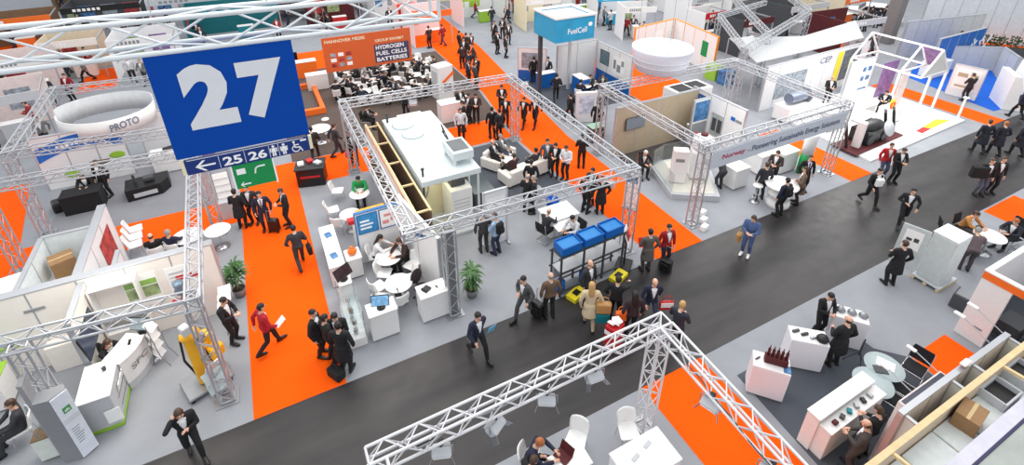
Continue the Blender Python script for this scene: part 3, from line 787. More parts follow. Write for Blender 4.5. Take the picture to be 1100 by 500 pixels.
# ------------------------------------------------------------------ hanging truss and hall sign
R = thing('ceiling_truss', 'large pale truss hung across the top left carrying the hall sign', 'truss', (-1.5, 8.2, 9.8))
truss_seg(R, (-7.5, 8.2, 10.03), (2.72, 8.2, 9.98), 0.44, 0.036, 'beam', mat('truss_paint', (222, 228, 231), 0.45, 0.1, var=0.02), 0.8, 0.018)
for x in (-1.2, 0.2):
    c = MB(R); c.path([(x, 8.1, 10.3), (x, 8.2, 10.6), (x, 8.2, 15.0)], 0.008, 6); c.build('suspension_cable', STEEL, R)
R = thing('hall_sign', 'large blue hanging hall sign with a white number 27', 'sign', (-0.5, 8.0, 7.9))
b = MB(R); b.box(-1.44, 7.97, 8.17, 0.41, 8.03, 9.76, 0.012); b.build('board', NAVY, R)
def numeral(polys, nm):
    mb = MB(R)
    for pl in polys:
        vs = [gy(x, y, 7.962) for x, y in pl]; mb.add(vs, [tuple(range(len(vs)))])
    return mb.build(nm, SIGNW, R)
a0 = gy(204, 141, 7.96); a1 = gy(258, 131, 7.96); t0 = gy(196, 72, 7.96)
hh = t0.z - (a0.z + a1.z) / 2 + 0.04
text('2', (gy(197, 100, 7.96).x - 0.03, 7.962, a0.z - 0.0), (1, 0, 0), (0, 0, 1), 0.64, 0.97, SIGNW, R, 'numeral', 0.055, 0.0, R)
text('7', (-0.40, 7.962, a0.z - 0.0), (1, 0, 0), (0, 0, 1), 0.62, 0.91, SIGNW, R, 'numeral', 0.055, 0.0, R)
for x in (-1.2, 0.2):
    c = MB(R); c.tube((x, 8.0, 9.74), (x, 8.0, 9.86), 0.018); c.build('hanger', STEEL, R)
R = thing('direction_sign', 'blue strip sign with arrow, hall numbers 25 26 and toilet symbols', 'sign', (-0.5, 8.0, 7.88))
b = MB(R); b.box(-1.36, 7.975, 7.885, 0.39, 8.025, 8.135, 0.006); b.build('board', mat('strip_blue', (0, 44, 120), 0.5, var=0.02), R)
y = 7.97
b = MB(R); b.box(-1.33, y, 8.12, 0.3, y + 0.004, 8.128, 0.001); b.build('white_line', PURE, R)
a = MB(R)
for p in ([(-1.24, 8.0), (-1.13, 8.09), (-1.09, 8.09), (-1.17, 8.015), (-0.97, 8.015), (-0.97, 7.985), (-1.17, 7.985), (-1.09, 7.91), (-1.13, 7.91)],):
    a.add([(u, y, v) for u, v in p], [tuple(range(len(p)))])
a.build('arrow', PURE, R)
text('25', (-0.87, y, 7.92), (1, 0, 0), (0, 0, 1), 0.26, 0.15, PURE, R, 'lettering', 0.03, 0, R)
text('26', (-0.52, y, 7.92), (1, 0, 0), (0, 0, 1), 0.26, 0.15, PURE, R, 'lettering', 0.03, 0, R)
for x, dr in ((-0.155, False), (-0.005, True)):
    a = MB(R); icon_man(a, Matrix.Translation((x, y, 7.915)) @ Matrix.Rotation(PI / 2, 4, 'X'), 0.19, dr); a.build('toilet_symbol', PURE, R)
a = MB(R); a.box(-0.085, y, 7.9, -0.078, y + 0.003, 8.11, 0.001)
a.build('divider', PURE, R)
for x in (-0.92, -0.57, -0.22):
    a = MB(R); a.box(x, y, 7.9, x + 0.006, y + 0.003, 8.11, 0.001); a.build('divider', PURE, R)
a = MB(R); cx, cz = 0.17, 7.965
pts = [(cx + 0.055 * math.cos(t), y, cz + 0.055 * math.sin(t)) for t in [PI * (0.65 + k * 0.1) for k in range(15)]]; a.path(pts, 0.009, 5)
a.path([(cx - 0.02, y, 8.06), (cx - 0.01, y, cz + 0.02), (cx + 0.06, y, cz + 0.02), (cx + 0.09, y, cz - 0.06)], 0.011, 5); a.ell((cx - 0.02, y, 8.085), (0.02, 0.004, 0.02), 10, 6)
a.path([(cx - 0.015, y, 8.03), (cx + 0.05, y, 8.03)], 0.009, 5); a.build('wheelchair_symbol', PURE, R)
a = MB(R); a.box(0.25, y, 8.075, 0.34, y + 0.003, 8.105, 0.001); a.build('white_mark', PURE, R)
for x in (-1.385, 0.405):
    a = MB(R); a.box(x - 0.03, 7.97, 7.9, x + 0.02, 8.03, 8.14, 0.006); a.build('end_cap', CREAM, R)
p0, p1 = gy(251, 187, 8.0), gy(298, 196, 8.0)
R = thing('exit_sign', 'green escape route sign with white arrow hanging under the strip sign', 'sign', (p0.x, 8.0, 7.5))
zt = 7.88; zb = gy(298, 194, 8).z; zb2 = gy(256, 203, 8).z; zb = (zb + zb2) / 2
b = MB(R); b.box(p0.x, 7.985, zb, p1.x, 8.015, zt, 0.004); b.build('board', GREEN, R)
for x in (p0.x - 0.015, p1.x + 0.01):
    b = MB(R); b.box(x - 0.012, 7.98, zb - 0.03, x + 0.012, 8.02, zt, 0.004); b.build('side_rail', PURE, R)
W_ = p1.x - p0.x; y = 7.98
a = MB(R); a.box(p0.x + 0.08 * W_, y, zt - 0.17, p0.x + 0.30 * W_, y + 0.003, zt - 0.07, 0.001); a.build('door_symbol', PURE, R)
a = MB(R); a.path([(p0.x + 0.52 * W_, y, zt - 0.20), (p0.x + 0.55 * W_, y, zt - 0.12), (p0.x + 0.62 * W_, y, zt - 0.09), (p0.x + 0.8 * W_, y, zt - 0.09)], 0.013, 5); a.build('curved_arrow', PURE, R)
a = MB(R); zc = zb + 0.07
pl = [(0.1, 0), (0.17, 0.045), (0.2, 0.045), (0.155, 0.012), (0.36, 0.012), (0.36, -0.012), (0.155, -0.012), (0.2, -0.045), (0.17, -0.045)]
a.add([(p0.x + u * W_, y, zc + v) for u, v in pl], [tuple(range(len(pl)))]); a.build('arrow', PURE, R)
# =================================================================== stand at the lower left
LC = 'left white fuel cell stand'
truss_frame('pale truss frame around the lower left stand with the yellow machine at its corner post', [(-2.55, 10.8), (-5.75, 11.25), (-2.75, 18.3), (-8.5, 18.9)],
            [((-6.9, 11.3), (-2.4, 10.85)), ((-2.5, 10.7), (-2.8, 18.5)), ((-2.6, 18.5), (-8.6, 18.9))])
W1 = wall('partition_wall', 'long white partition wall behind the lower left reception desk', 'wall', (-8.6, 14.12), (-2.4, 14.12), 0.24, 0.012, 2.5, OFFW)
x0 = -8.6
poster(W1, 3.95, 4.75, 1.05, 2.15, -1, PAPER, 'poster', None, 0.24, None, 'landscape poster with a green heading')
b = MB(); b.box(3.98, -0.144, 1.75, 4.72, -0.138, 1.93, 0.001); b.build('poster_heading', mat('poster_green', (140, 182, 90), 0.6), W1)
b = MB(); b.box(3.98, -0.144, 1.35, 4.72, -0.138, 1.72, 0.001); b.build('poster_picture', PICT, W1)
poster(W1, 4.95, 5.6, 1.1, 2.1, -1, PAPER, 'poster', None, 0.24, ([(0.1, 0.75, 0.9, 0.82), (0.1, 0.62, 0.7, 0.67), (0.1, 0.5, 0.8, 0.55)], LGREY))
for k, xx in enumerate((0.9, 1.9)):
    b = MB(); b.box(xx, -0.15, 1.95 - k * 0.05, xx + 0.42, -0.118, 2.03 - k * 0.05, 0.004); b.build('wall_slot', MGREY, W1)
b = MB(); b.box(0.6, -0.15, 0.95, 1.5, -0.118, 1.03, 0.004); b.build('lime_stripe', LIME, W1, 'lime green stripe')
b = MB(); b.box(2.0, -0.45, 0, 2.9, -0.121, 0.85, 0.01); b.build('wall_shelf', OFFW, W1)
wall('partition_wall', 'short white partition standing out from the long wall beside the dark monitor', 'wall', (-5.4, 12.45), (-5.4, 13.99), 0.12, 0.012, 2.4, OFFW)
R = thing('display_niche', 'white open display niche on the long wall behind the seated receptionist', 'display', (-4.75, 13.82, 0.012))
for nm, bx in (('side_panel', (-0.55, -0.17, 0, -0.5, 0.17, 2.2)), ('side_panel', (0.45, -0.17, 0, 0.5, 0.17, 2.2)), ('shelf', (-0.5, -0.17, 1.15, 0.45, 0.17, 1.19)), ('top_panel', (-0.55, -0.17, 2.2, 0.5, 0.17, 2.24)), ('base_cabinet', (-0.5, -0.17, 0, 0.45, 0.17, 0.7))):
    b = MB(); b.box(*bx); b.build(nm, WHITE if nm != 'shelf' else LGREY, R)
monitor((-5.30, 12.95, 1.55), 0, 'large dark wall monitor beside the white niche in the lower left stand', 1.25, 0.72, mat('monitor_dark_blue', (58, 68, 88), 0.2), 6, False)
R = counter('display_counter', 'white counter cabinet with grey side and lime green base edge, lower left', 'counter', -5.42, 11.17, -4.78, 12.32, 1.08, LGREY, WHITE)
b = MB(); b.box(0.325, -0.57, 0.05, 0.345, 0.57, 0.13, 0.003); b.box(-0.32, -0.595, 0.0, 0.345, -0.575, 0.10, 0.003); b.build('lime_edge', LIME, R, 'lime green edge')
b = MB(); b.box(0.322, -0.25, 0.55, 0.335, 0.5, 0.58); b.box(0.322, -0.25, 0.3, 0.335, 0.5, 0.33); b.build('shelf_edge', MGREY, R)
for k in range(3):
    b = MB(); b.cbox((0.35, -0.05 + 0.23 * k, 0.74), (0.02, 0.18, 0.24), 0, 0.002, 0, 0, 0.2); o = b.build('leaflet_holder', PAPER, R)
b = MB(); b.cbox((0.25, -0.62, 0.45), (0.3, 0.02, 0.4), 0.1, 0.002); b.build('notice', PAPER, R)
b = MB(); b.lathe([(0, 0), (0.035, 0), (0.05, 0.09), (0.045, 0.09), (0.03, 0.01), (0, 0.01)], n=16); tag(b.build('cup', DGREY), 'small dark cup on the white counter cabinet with lime edge', 'cup').location = (-4.98, 12.0, 1.093)
# reception desk
c0 = V(-4.66, 12.11, 0); c1 = V(-4.23, 12.89, 0); dd = (c1 - c0).normalized(); nn = V(dd.y, -dd.x, 0); L = (c1 - c0).length
ctr = (c0 + c1) / 2 - nn * 0.28
R = thing('reception_desk', 'white curved reception desk lettered SFC with a person behind it', 'desk', (ctr.x, ctr.y, 0.012), math.atan2(dd.y, dd.x))
poly = [(-L / 2, 0.25), (-L / 2, -0.2), (-L / 4, -0.27), (0, -0.29), (L / 4, -0.27), (L / 2, -0.2), (L / 2, 0.25)]
b = MB(); b.prism([(p[0] * 0.96, p[1] * 0.94) for p in poly], 0, 0.25); b.build('plinth', LGREY, R)
b = MB(); b.prism(poly, 0.25, 0.97); b.build('body', WHITE, R)
b = MB(); b.prism([(p[0] * 1.05, p[1] * 1.1) for p in poly], 0.97, 1.01); b.build('worktop', WHITE, R)
text('SFC', (-0.28, -0.298, 0.55), (1, 0, 0), (0, 0, 1), 0.56, 0.17, MGREY, R, 'lettering', 0.02, 0.004)
b = MB(); b.cbox((0.18, -0.02, 1.015), (0.2, 0.06, 0.02), 0.5, 0.004, 0); tag(b.build('phone', BLACK), 'black phone lying on the SFC reception desk', 'phone').matrix_world = Matrix.Translation((ctr.x, ctr.y, 0.013)) @ Matrix.Rotation(math.atan2(dd.y, dd.x), 4, 'Z')
person(ctr - nn * 0.5, math.degrees(math.atan2(nn.y, nn.x)), 'person in black with brown hair sitting bent over behind the SFC desk', 'desk', hair='brown', style='long')
office_chair(ctr - nn * 0.56 + V(0, 0, 0.012), math.degrees(math.atan2(nn.y, nn.x)), 'dark swivel chair under the person behind the SFC desk', BLACKC)
monitor(V(*g(152, 353, 1.15)[:2], 1.02), 240, 'grey touch monitor on a tall post behind the SFC desk', 0.52, 0.34, mat('screen_grey', (150, 168, 172), 0.3), 25)
mp = g(152, 353, 1.15)
R = thing('monitor_post', 'thin grey post carrying the touch monitor behind the SFC desk', 'stand', (mp.x, mp.y, 0.012))
b = MB(); b.tube((0, 0, 0.02), (0, 0, 0.98), 0.03, n=12); b.build('post', STEEL, R)
b = MB(); b.lathe([(0, 0), (0.22, 0), (0.22, 0.015), (0, 0.02)], n=24); b.build('foot_plate', STEEL, R)
b = MB(); b.box(-0.16, -0.16, 0.98, 0.16, 0.16, 1.005); b.build('tray', STEEL, R)
# folding brochure stand
lp = g(180, 388); R = thing('brochure_stand', 'white zigzag brochure stand right of the SFC desk', 'stand', (lp.x, lp.y, 0.012), rad(-27))
for k in range(4):
    b = MB(); b.cbox((-0.12 + 0.02 * k, 0, 0.35 + 0.32 * k), (0.03, 0.28, 0.30), 0, 0.006, 0, 0, rad(-35)); b.build('tray', WHITE, R)
for sy in (1, -1):
    b = MB(); b.path([(0.2, sy * 0.16, 0.0), (0.02, sy * 0.16, 0.35), (-0.05, sy * 0.16, 1.45)], 0.012, 6); b.path([(-0.25, sy * 0.16, 0.0), (-0.05, sy * 0.16, 1.0)], 0.012, 6); b.build('side_frame', STEEL, R)
# sign column
R = thing('sign_column', 'grey sign column with a tall white-blue front panel at the lower left corner', 'sign', (-5.5, 10.8, 0.012))
b = MB(R); b.prism([(-5.80, 10.68), (-5.49, 10.64), (-5.24, 10.84), (-5.30, 11.0), (-5.78, 11.0)], 0.012, 2.0); b.build('column', MGREY, R)
b = MB(R); b.prism([(-5.86, 10.74), (-5.76, 10.70), (-5.76, 10.98), (-5.86, 11.0)], 0.012, 2.55); b.build('side_board', mat('side_board_grey', (150, 150, 154), 0.6), R)
q0 = V(-5.47, 10.62, 0); q1 = V(-5.22, 10.83, 0); qd = (q1 - q0).normalized(); qn = V(qd.y, -qd.x, 0); T = Matrix.Translation(q0 - R.location) @ Matrix.Rotation(math.atan2(qd.y, qd.x), 4, 'Z'); QL = (q1 - q0).length
b = MB(T=T); b.box(0, -0.012, 0.05, QL, 0.012, 1.99, 0.004); b.build('front_panel', mat('panel_ice', (222, 228, 238), 0.4), R)
b = MB(T=T); b.box(QL * 0.3, -0.016, 1.45, QL * 0.75, -0.0125, 1.62, 0.001); b.build('green_emblem', mat('emblem_green', (70, 150, 80), 0.5), R)
text('sfc', T @ V(QL * 0.38, -0.017, 1.49), T.to_3x3() @ V(1, 0, 0), (0, 0, 1), QL * 0.3, 0.08, PURE, R, 'lettering', 0.02, 0.001)
b = MB(T=T)
for k in range(3): b.box(0, -0.017, 1.18 + 0.05 * k, QL, -0.0122, 1.2 + 0.05 * k, 0.001)
b.build('stripe', LGREY, R)
for k in range(7):
    b = MB(T=T); b.box(QL * 0.2, -0.016, 0.5 + 0.075 * k, QL * (0.55 + 0.06 * ((k * 5) % 4)), -0.0125, 0.525 + 0.075 * k, 0.001); b.build('text_line', MGREY, R)
R = counter('pedestal', 'small white pedestal with glasses left of the sign column', 'pedestal', -6.28, 10.92, -5.92, 11.28, 0.72, mat('pedestal_white', (224, 230, 222), 0.5), BROWNW, over=0.0)
for k in range(3):
    b = MB(); b.lathe([(0, 0), (0.03, 0), (0.04, 0.12), (0.037, 0.12), (0.027, 0.01), (0, 0.01)], n=14); o = tag(b.build('drinking_glass', GLASS), ('drinking glass at the front of the small white pedestal', 'drinking glass at the back of the small white pedestal', 'drinking glass at the right of the small white pedestal')[k], 'glass', 'glasses on the pedestal')
    o.location = (-6.16 + 0.12 * (k % 2), 11.02 + 0.1 * k, 0.734)
cp = V(-6.75, 11.75, 0)
chair(cp, 200, 'white shell chair under the man in grey at the left picture edge')
person(cp + V(-0.02, -0.02, 0), 200, 'man in a dark grey suit sitting on a white chair at the left picture edge', 'sit', top=CHAR, legs=CHAR, hair='brown')
R = counter('low_cabinet', 'white low cabinet with lime green top edge at the left picture edge', 'cabinet', -8.0, 12.9, -7.3, 13.6, 0.95, WHITE, LIME)
# yellow machine
yp = V(-3.0, 11.5, 0.012); R = thing('handling_machine', 'yellow upright handling machine on a grey base beside the corner truss post', 'machine', yp, rad(20))
b = MB(); b.box(-0.45, -0.32, 0.08, 0.45, 0.32, 0.16, 0.02); b.build('base_frame', STEEL, R)
for sx in (1, -1):
    for sy in (1, -1):
        c = MB(); c.tube((sx * 0.38, sy * 0.26, 0), (sx * 0.38, sy * 0.26, 0.09), 0.035, n=12); c.build('foot', BLACK, R)
b = MB(); b.box(-0.14, -0.12, 0.16, 0.14, 0.12, 1.55, 0.03); b.ell((0, 0, 1.58), (0.2, 0.17, 0.14)); b.build('yellow_column', YELLOW, R)
for k in range(5):
    b = MB(); b.tube((0.1, -0.16, 0.35 + 0.26 * k), (0.1, 0.16, 0.35 + 0.26 * k), 0.085, n=16); b.box(0.14, -0.06, 0.3 + 0.26 * k, 0.24, 0.06, 0.42 + 0.26 * k, 0.01); b.build('actuator', YELLOW if k % 2 else STEEL, R)
b = MB(); b.path([(-0.1, 0.14, 0.2), (-0.22, 0.18, 0.8), (-0.16, 0.14, 1.5)], 0.025, 8); b.path([(0.05, -0.16, 0.25), (0.2, -0.2, 0.7), (0.08, -0.14, 1.5)], 0.02, 8); b.build('hose', BLACK, R)
b = MB(); b.box(0.16, 0.02, 0.16, 0.34, 0.2, 1.2, 0.03); b.cbox((0.25, 0.1, 1.25), (0.24, 0.24, 0.16)); b.build('second_column', YELLOW, R)
b = MB(); b.cbox((0.12, -0.36, 0.75), (0.32, 0.03, 0.42), 0.3, 0.006, 0, 0.4); b.build('info_plate', WHITE, R)
b = MB(); b.cbox((0.3, -0.1, 0.9), (0.3, 0.26, 0.3), 0.4, 0.03); b.build('gearbox', YELLOW, R)
b = MB(); b.cbox((-0.05, -0.1, 1.85), (0.16, 0.2, 0.22), 0.2, 0.02); b.tube((-0.05, 0, 1.7), (-0.05, -0.1, 1.8), 0.04); b.build('control_head', LGREY, R)
for k, (dx, dy) in enumerate(((0.55, -0.55), (0.78, -0.35))):
    q = g(232 + 10 * k, 428 - 6 * k)
    R = thing('leaflet_stand', ('clear leaflet stand at the foot of the corner truss post', 'clear leaflet stand right of the yellow machine foot')[k], 'stand', (q.x, q.y, 0.012), rad(-60))
    b = MB(); b.box(-0.14, -0.1, 0, 0.14, 0.1, 0.015); b.tube((0, 0, 0.01), (-0.05, 0, 0.75), 0.012); b.build('base', STEEL, R)
    b = MB(); b.cbox((0, 0, 0.72), (0.02, 0.24, 0.3), 0, 0.004, 0, 0, rad(-40)); b.cbox((0.1, 0, 0.42), (0.02, 0.24, 0.26), 0, 0.004, 0, 0, rad(-40)); b.build('holder', FROST, R)
R_m = [o for o in bpy.data.objects if o.name == 'handling_machine'][0]; R_m.scale = (1.2, 1.2, 1.12)
# pump device with red letters, in front of the wall end
q = V(-3.35, 13.55, 0.012); R = thing('measuring_device', 'grey pole device with red bulb standing at the white wall end', 'machine', q)
b = MB(); b.tube((0, 0, 0), (0, 0, 1.5), 0.035, n=12); b.lathe([(0, 0), (0.18, 0), (0.18, 0.02), (0, 0.03)], n=20); b.build('pole', STEEL, R)
b = MB(); b.lathe([(0, 1.5), (0.12, 1.5), (0.14, 1.6), (0.1, 1.7), (0.13, 1.78), (0.13, 1.86), (0, 1.88)], n=18); b.build('meter_head', mat('meter_blue_grey', (120, 140, 160), 0.4, 0.3), R)
b = MB(); b.ell((-0.17, -0.02, 1.28), (0.09, 0.07, 0.09)); b.tube((-0.1, 0, 1.28), (0, 0, 1.28), 0.03); b.build('red_bulb', RED, R)
b = MB(); b.box(0.04, -0.05, 1.3, 0.22, 0.05, 1.4, 0.01); b.build('valve_block', DGREY, R)
b = MB(); b.box(5.15, -0.15, 1.6, 5.7, -0.137, 1.66, 0.002); b.box(5.15, -0.15, 1.7, 5.55, -0.137, 1.76, 0.002); b.build('red_lettering', RED, W1)
plant((-2.15, 14.5, 0.012), 'green leafy pot plant at the end of the long white wall', 1.5, 0.2, 90, 3, 0.4)
for k, dy in enumerate((0.0, -0.5, -1.0)):
    R = thing('brochure_box', ('white brochure box on a stand, farthest of three by the pot plant', 'white brochure box on a stand, middle of three by the pot plant', 'white brochure box on a stand, nearest of three by the pot plant')[k], 'stand', (-1.98 - 0.42, 13.75 + dy * 0.7, 0.012), 0, 'brochure boxes by the plant')
    b = MB(); b.tube((0, 0, 0), (0, 0, 0.95), 0.018); b.lathe([(0, 0), (0.15, 0), (0.15, 0.015), (0, 0.02)], n=18); b.build('post', STEEL, R)
    b = MB(); b.cbox((0, 0, 1.0), (0.34, 0.26, 0.06), 0, 0.01, 0, 0.35); b.build('tray', mat('tray_pink_white', (238, 222, 222), 0.5), R)
# people in the lower left stand
o = person((212, 488), 285, 'man in a black suit at the aisle edge, hand raised to his face', 'phone', hair='brown')
o = person((253, 368), 330, 'man in a black suit with hands together right of the pot plant', 'hold', hair='black')
# room with cardboard box
wall('partition_wall', 'white back wall of the small storage room with the cardboard box', 'wall', (-6.75, 16.55), (-5.6, 16.55), 0.1, 0.012, 2.5, mat('wall_ice', (218, 226, 228), 0.7))
wall('partition_wall', 'white left wall of the small storage room with the cardboard box', 'wall', (-6.75, 14.26), (-6.75, 16.5), 0.1, 0.012, 2.5, mat('wall_ice', (218, 226, 228), 0.7))
PW = wall('partition_wall', 'thick white wall right of the storage room, with a red print on it', 'wall', (-5.5, 14.26), (-5.5, 17.7), 0.2, 0.012, 2.5, WPANEL)
poster(PW, 1.7, 2.9, 0.5, 2.1, -1, PICR, 'poster', None, 0.2, None, 'large red and violet photo print')
poster(PW, 0.5, 1.5, 0.4, 1.2, -1, PAPER, 'poster', None, 0.2, ([(0.1, 0.7, 0.9, 0.8), (0.1, 0.4, 0.6, 0.5)], PICB))
wall('partition_wall', 'small white wedge-shaped display wall beside the red print', 'wall', (-4.95, 14.26), (-4.95, 15.7), 0.1, 0.012, 2.0, WPANEL)
counter('storage_cabinet', 'white cabinet under the brown cardboard box in the storage room', 'cabinet', -6.68, 15.35, -5.85, 16.35, 1.5, WHITE, WHITE)
carton((-6.28, 15.85, 1.512), (0.55, 0.55, 0.62), rad(20), 'brown cardboard box on the cabinet inside the small white storage room')
b = thing('info_board', 'slanted white board on a trestle left of the storage room', 'board', (-7.75, 16.7, 0.012), rad(10))
m = MB(); m.cbox((0, 0, 0.95), (0.95, 1.1, 0.04), 0, 0.008, 0, 0.25); m.build('board', WHITE, b)
for sx in (1, -1):
    for sy in (1, -1): m = MB(); m.tube((sx * 0.4, sy * 0.45, 0), (sx * 0.35, sy * 0.4, 0.85 + 0.1 * sy), 0.02); m.build('leg', MAROON, b)
for k, (px, py, nm) in enumerate(((160, 287, 'man in a black suit with thin hair sitting behind the long white wall'), (178, 288, 'man in a dark blue suit sitting beside the bald man behind the white wall'))):
    q = V(-4.5 + 0.55 * k, 17.35 - 0.05 * k, 0)
    person(q, 95 - 30 * k, nm, 'sit', top=BLK if k == 0 else NAV, hair='brown' if k == 0 else 'grey', style='fringe' if k == 0 else 'hair')
    chair(q, 95 - 30 * k, ('white shell chair under the man in black behind the white wall', 'white shell chair under the man in dark blue behind the white wall')[k])
table(V(-3.55, 17.45, 0), 'left round white table at the edge of the orange cross strip', 'round tables by the orange strip', 1.2)
table(V(-2.65, 17.35, 0), 'right round white table at the edge of the orange cross strip', 'round tables by the orange strip', 1.05)
for k in range(3): chair(V(-5.35 + 0.05 * k, 19.2 - 0.5 * k, 0.0), 10, ('white shell chair, farthest of three in a row on the orange cross strip', 'white shell chair, middle of three in a row on the orange cross strip', 'white shell chair, nearest of three in a row on the orange cross strip')[k], 'chairs on the orange cross strip')
R = thing('leaflet_rack', 'white leaflet rack with a grey base beside the orange walkway, under the sign', 'stand', (-2.35, 19.2, 0.012))
b = MB(); b.box(-0.28, -0.2, 0, 0.28, 0.2, 0.75, 0.01); b.build('cabinet', LGREY, R)
for k in range(4): b = MB(); b.cbox((0, 0.05 + 0.03 * k, 0.95 + 0.26 * k), (0.5, 0.03, 0.22), 0, 0.004, 0, -0.35); b.build('tray', PAPER, R)
for sx in (1, -1): b = MB(); b.tube((sx * 0.27, 0.15, 0.72), (sx * 0.27, 0.2, 1.95), 0.015); b.build('upright', STEEL, R)
# =================================================================== stand with the blue wave wall (left middle)
truss_frame('truss frame over the stand with the blue wave wall, at the left', [(-8.35, 21.0), (-8.5, 27.5), (-3.2, 20.6)], [((-9.2, 21.35), (-3.0, 20.55)), ((-8.35, 21.0), (-8.5, 27.5)), ((-8.5, 27.4), (-3.5, 26.9))])
WW = wall('display_wall', 'white display wall with a blue wave print, at the left', 'wall', (-9.0, 24.6), (-6.0, 24.6), 0.14, 0.012, 2.4, WPANEL)
b = MB(); n = 16; up_ = []; lo = []
for k in range(n + 1):
    t = k / n; up_.append((0.05 + 2.9 * t, -0.085, 1.35 + 0.95 * math.sin(PI * (0.18 + 0.55 * t)))); lo.append((0.05 + 2.9 * t, -0.085, 0.75 + 0.95 * math.sin(PI * (0.18 + 0.55 * t))))
b.add(up_ + lo, [(k, n + 1 + k, n + 2 + k, k + 1) for k in range(n)]); b.build('blue_wave', mat('wave_blue', (24, 104, 196), 0.5, var=0.3, scale=2), WW)
b = MB()
for k in range(10): b.box(0.75 + 0.16 * k, -0.095, 1.75 + 0.1 * math.sin(k * 0.35), 0.87 + 0.16 * k, -0.088, 1.9 + 0.1 * math.sin(k * 0.35), 0.001)
b.build('white_print', PURE, WW)
for xx in (0.9, 2.6): b = MB(); b.ell((xx, -0.08, 0.55 + (0.5 if xx > 2 else 0)), (0.28, 0.012, 0.16)); b.build('green_print', LIME, WW)
b = MB(); b.box(1.6, -0.09, 0.75, 2.3, -0.08, 0.95, 0.001); b.build('brown_print', BROWNW, WW)
# ring canopy
_q = g(118, 128, 2.3); cx_, cy_, cz_ = _q.x, _q.y, 2.3
R = thing('ring_canopy', 'white curved canopy band hanging behind the blue wave wall, lettered PROTO', 'canopy', (cx_, cy_, cz_))
def band(a0, a1, r, z0f, z1f, n=24, th=0.04):
    mb = MB(); vs = []; fs = []
    for k in range(n + 1):
        a = a0 + (a1 - a0) * k / n; t = k / n
        for rr in (r, r - th):
            vs += [(rr * 1.4 * math.cos(a), rr * math.sin(a), z0f(t)), (rr * 1.4 * math.cos(a), rr * math.sin(a), z1f(t))]
    for k in range(n):
        i = 4 * k; fs += [(i, i + 4, i + 5, i + 1), (i + 2, i + 3, i + 7, i + 6), (i + 1, i + 5, i + 7, i + 3), (i, i + 2, i + 6, i + 4)]
    fs += [(0, 1, 3, 2), (4 * n, 4 * n + 2, 4 * n + 3, 4 * n + 1)]
    mb.add(vs, fs, 0, True); return mb
band(PI, 2 * PI, 1.25, lambda t: -0.15 - 0.2 * math.sin(PI * t), lambda t: 0.55 - 0.15 * math.sin(PI * t)).build('front_band', WHITE, R)
band(0, PI, 1.25, lambda t: -0.1, lambda t: 0.75).build('back_band', mat('canopy_grey', (206, 208, 210), 0.7), R)
for sx in (1, -1): b = MB(); b.tube((sx * 1.72, 0, -2.3 + 0.012), (sx * 1.72, 0, 0.3), 0.04); b.build('post', ALU, R)
text('PROTO', (cx_ + 0.2, cy_ - 1.27, cz_ - 0.1), (1, 0.32, 0.12), (0, 0, 1), 1.05, 0.32, mat('letter_slate', (110, 120, 140), 0.5), R, 'lettering', 0.02, 0.06, R)
R = counter('display_table', 'black covered display table in front of the blue wave wall', 'table', -8.0, 22.0, -6.75, 22.7, 0.8, BLACKC, BLACKC, plinth=False)
person(V(-7.3, 23.0, 0), 265, 'person in black with brown hair bending over the black covered table', 'desk', hair='brown')
cantilever(V(-7.3, 23.05, 0), 265, 'black cantilever chair behind the black covered table', None)
b = MB(); b.box(-0.25, -0.3, 0, 0.25, 0.3, 0.38, 0.05); b.box(-0.2, -0.3, 0.38, 0.2, 0.1, 0.42, 0.02); o = tag(b.build('equipment_case', BLACK), 'black equipment case on the floor left of the black covered table', 'case'); o.location = (-8.25, 22.7, 0.014); o.rotation_euler.z = 0.3
R = thing('display_platform', 'low black display block with a pale label on its front, left of the sign', 'pedestal', (-5.3, 22.6, 0.014), rad(6))
b = MB(); b.prism([(-0.75, -0.5), (0.45, -0.5), (0.75, -0.1), (0.75, 0.5), (-0.75, 0.5)], 0, 0.5); b.build('block', BLACK, R)
b = MB(); b.box(-0.5, -0.515, 0.12, 0.3, -0.5, 0.3, 0.004); b.build('label_plate', LGREY, R)
b = MB(); b.tube((-0.4, 0.1, 0.5), (-0.4, 0.1, 0.85), 0.05); b.build('exhibit_rod', DGREY, R); b = MB(); b.box(-0.1, -0.1, 0.5, 0.25, 0.2, 0.68, 0.03); b.build('exhibit_block', DGREY, R)
person((118, 211), 245, 'man in a black suit standing behind the black covered table, left of the black block', 'stand', hair='brown')
wall('display_wall', 'white wall with a violet print left of the hall sign', 'wall', (-5.6, 25.6), (-3.9, 25.2), 0.12, 0.012, 2.4, WPANEL)
b = thing('roll_up_banner', 'dark violet roll-up banner just left of the hall sign', 'banner', (-3.3, 24.6, 0.014))
m = MB(); m.box(-0.42, -0.06, 0, 0.42, 0.06, 0.09, 0.01); m.build('base', ALU, b); m = MB(); m.box(-0.4, -0.012, 0.09, 0.4, 0.004, 2.05, 0.002); m.build('banner_sheet', PICP, b)
m = MB(); m.tube((0, 0.03, 0.05), (0, 0.03, 2.05), 0.012); m.build('pole', ALU, b)
counter('info_counter', 'white counter between the canopy and the hall sign', 'counter', -5.2, 23.9, -4.0, 24.4, 1.0)
b = MB(); b.cbox((-4.5, 24.1, 1.07), (0.4, 0.3, 0.12), 0.3, 0.02); tag(b.build('model_car', BLACK), 'small black exhibit on the white counter by the canopy', 'exhibit')

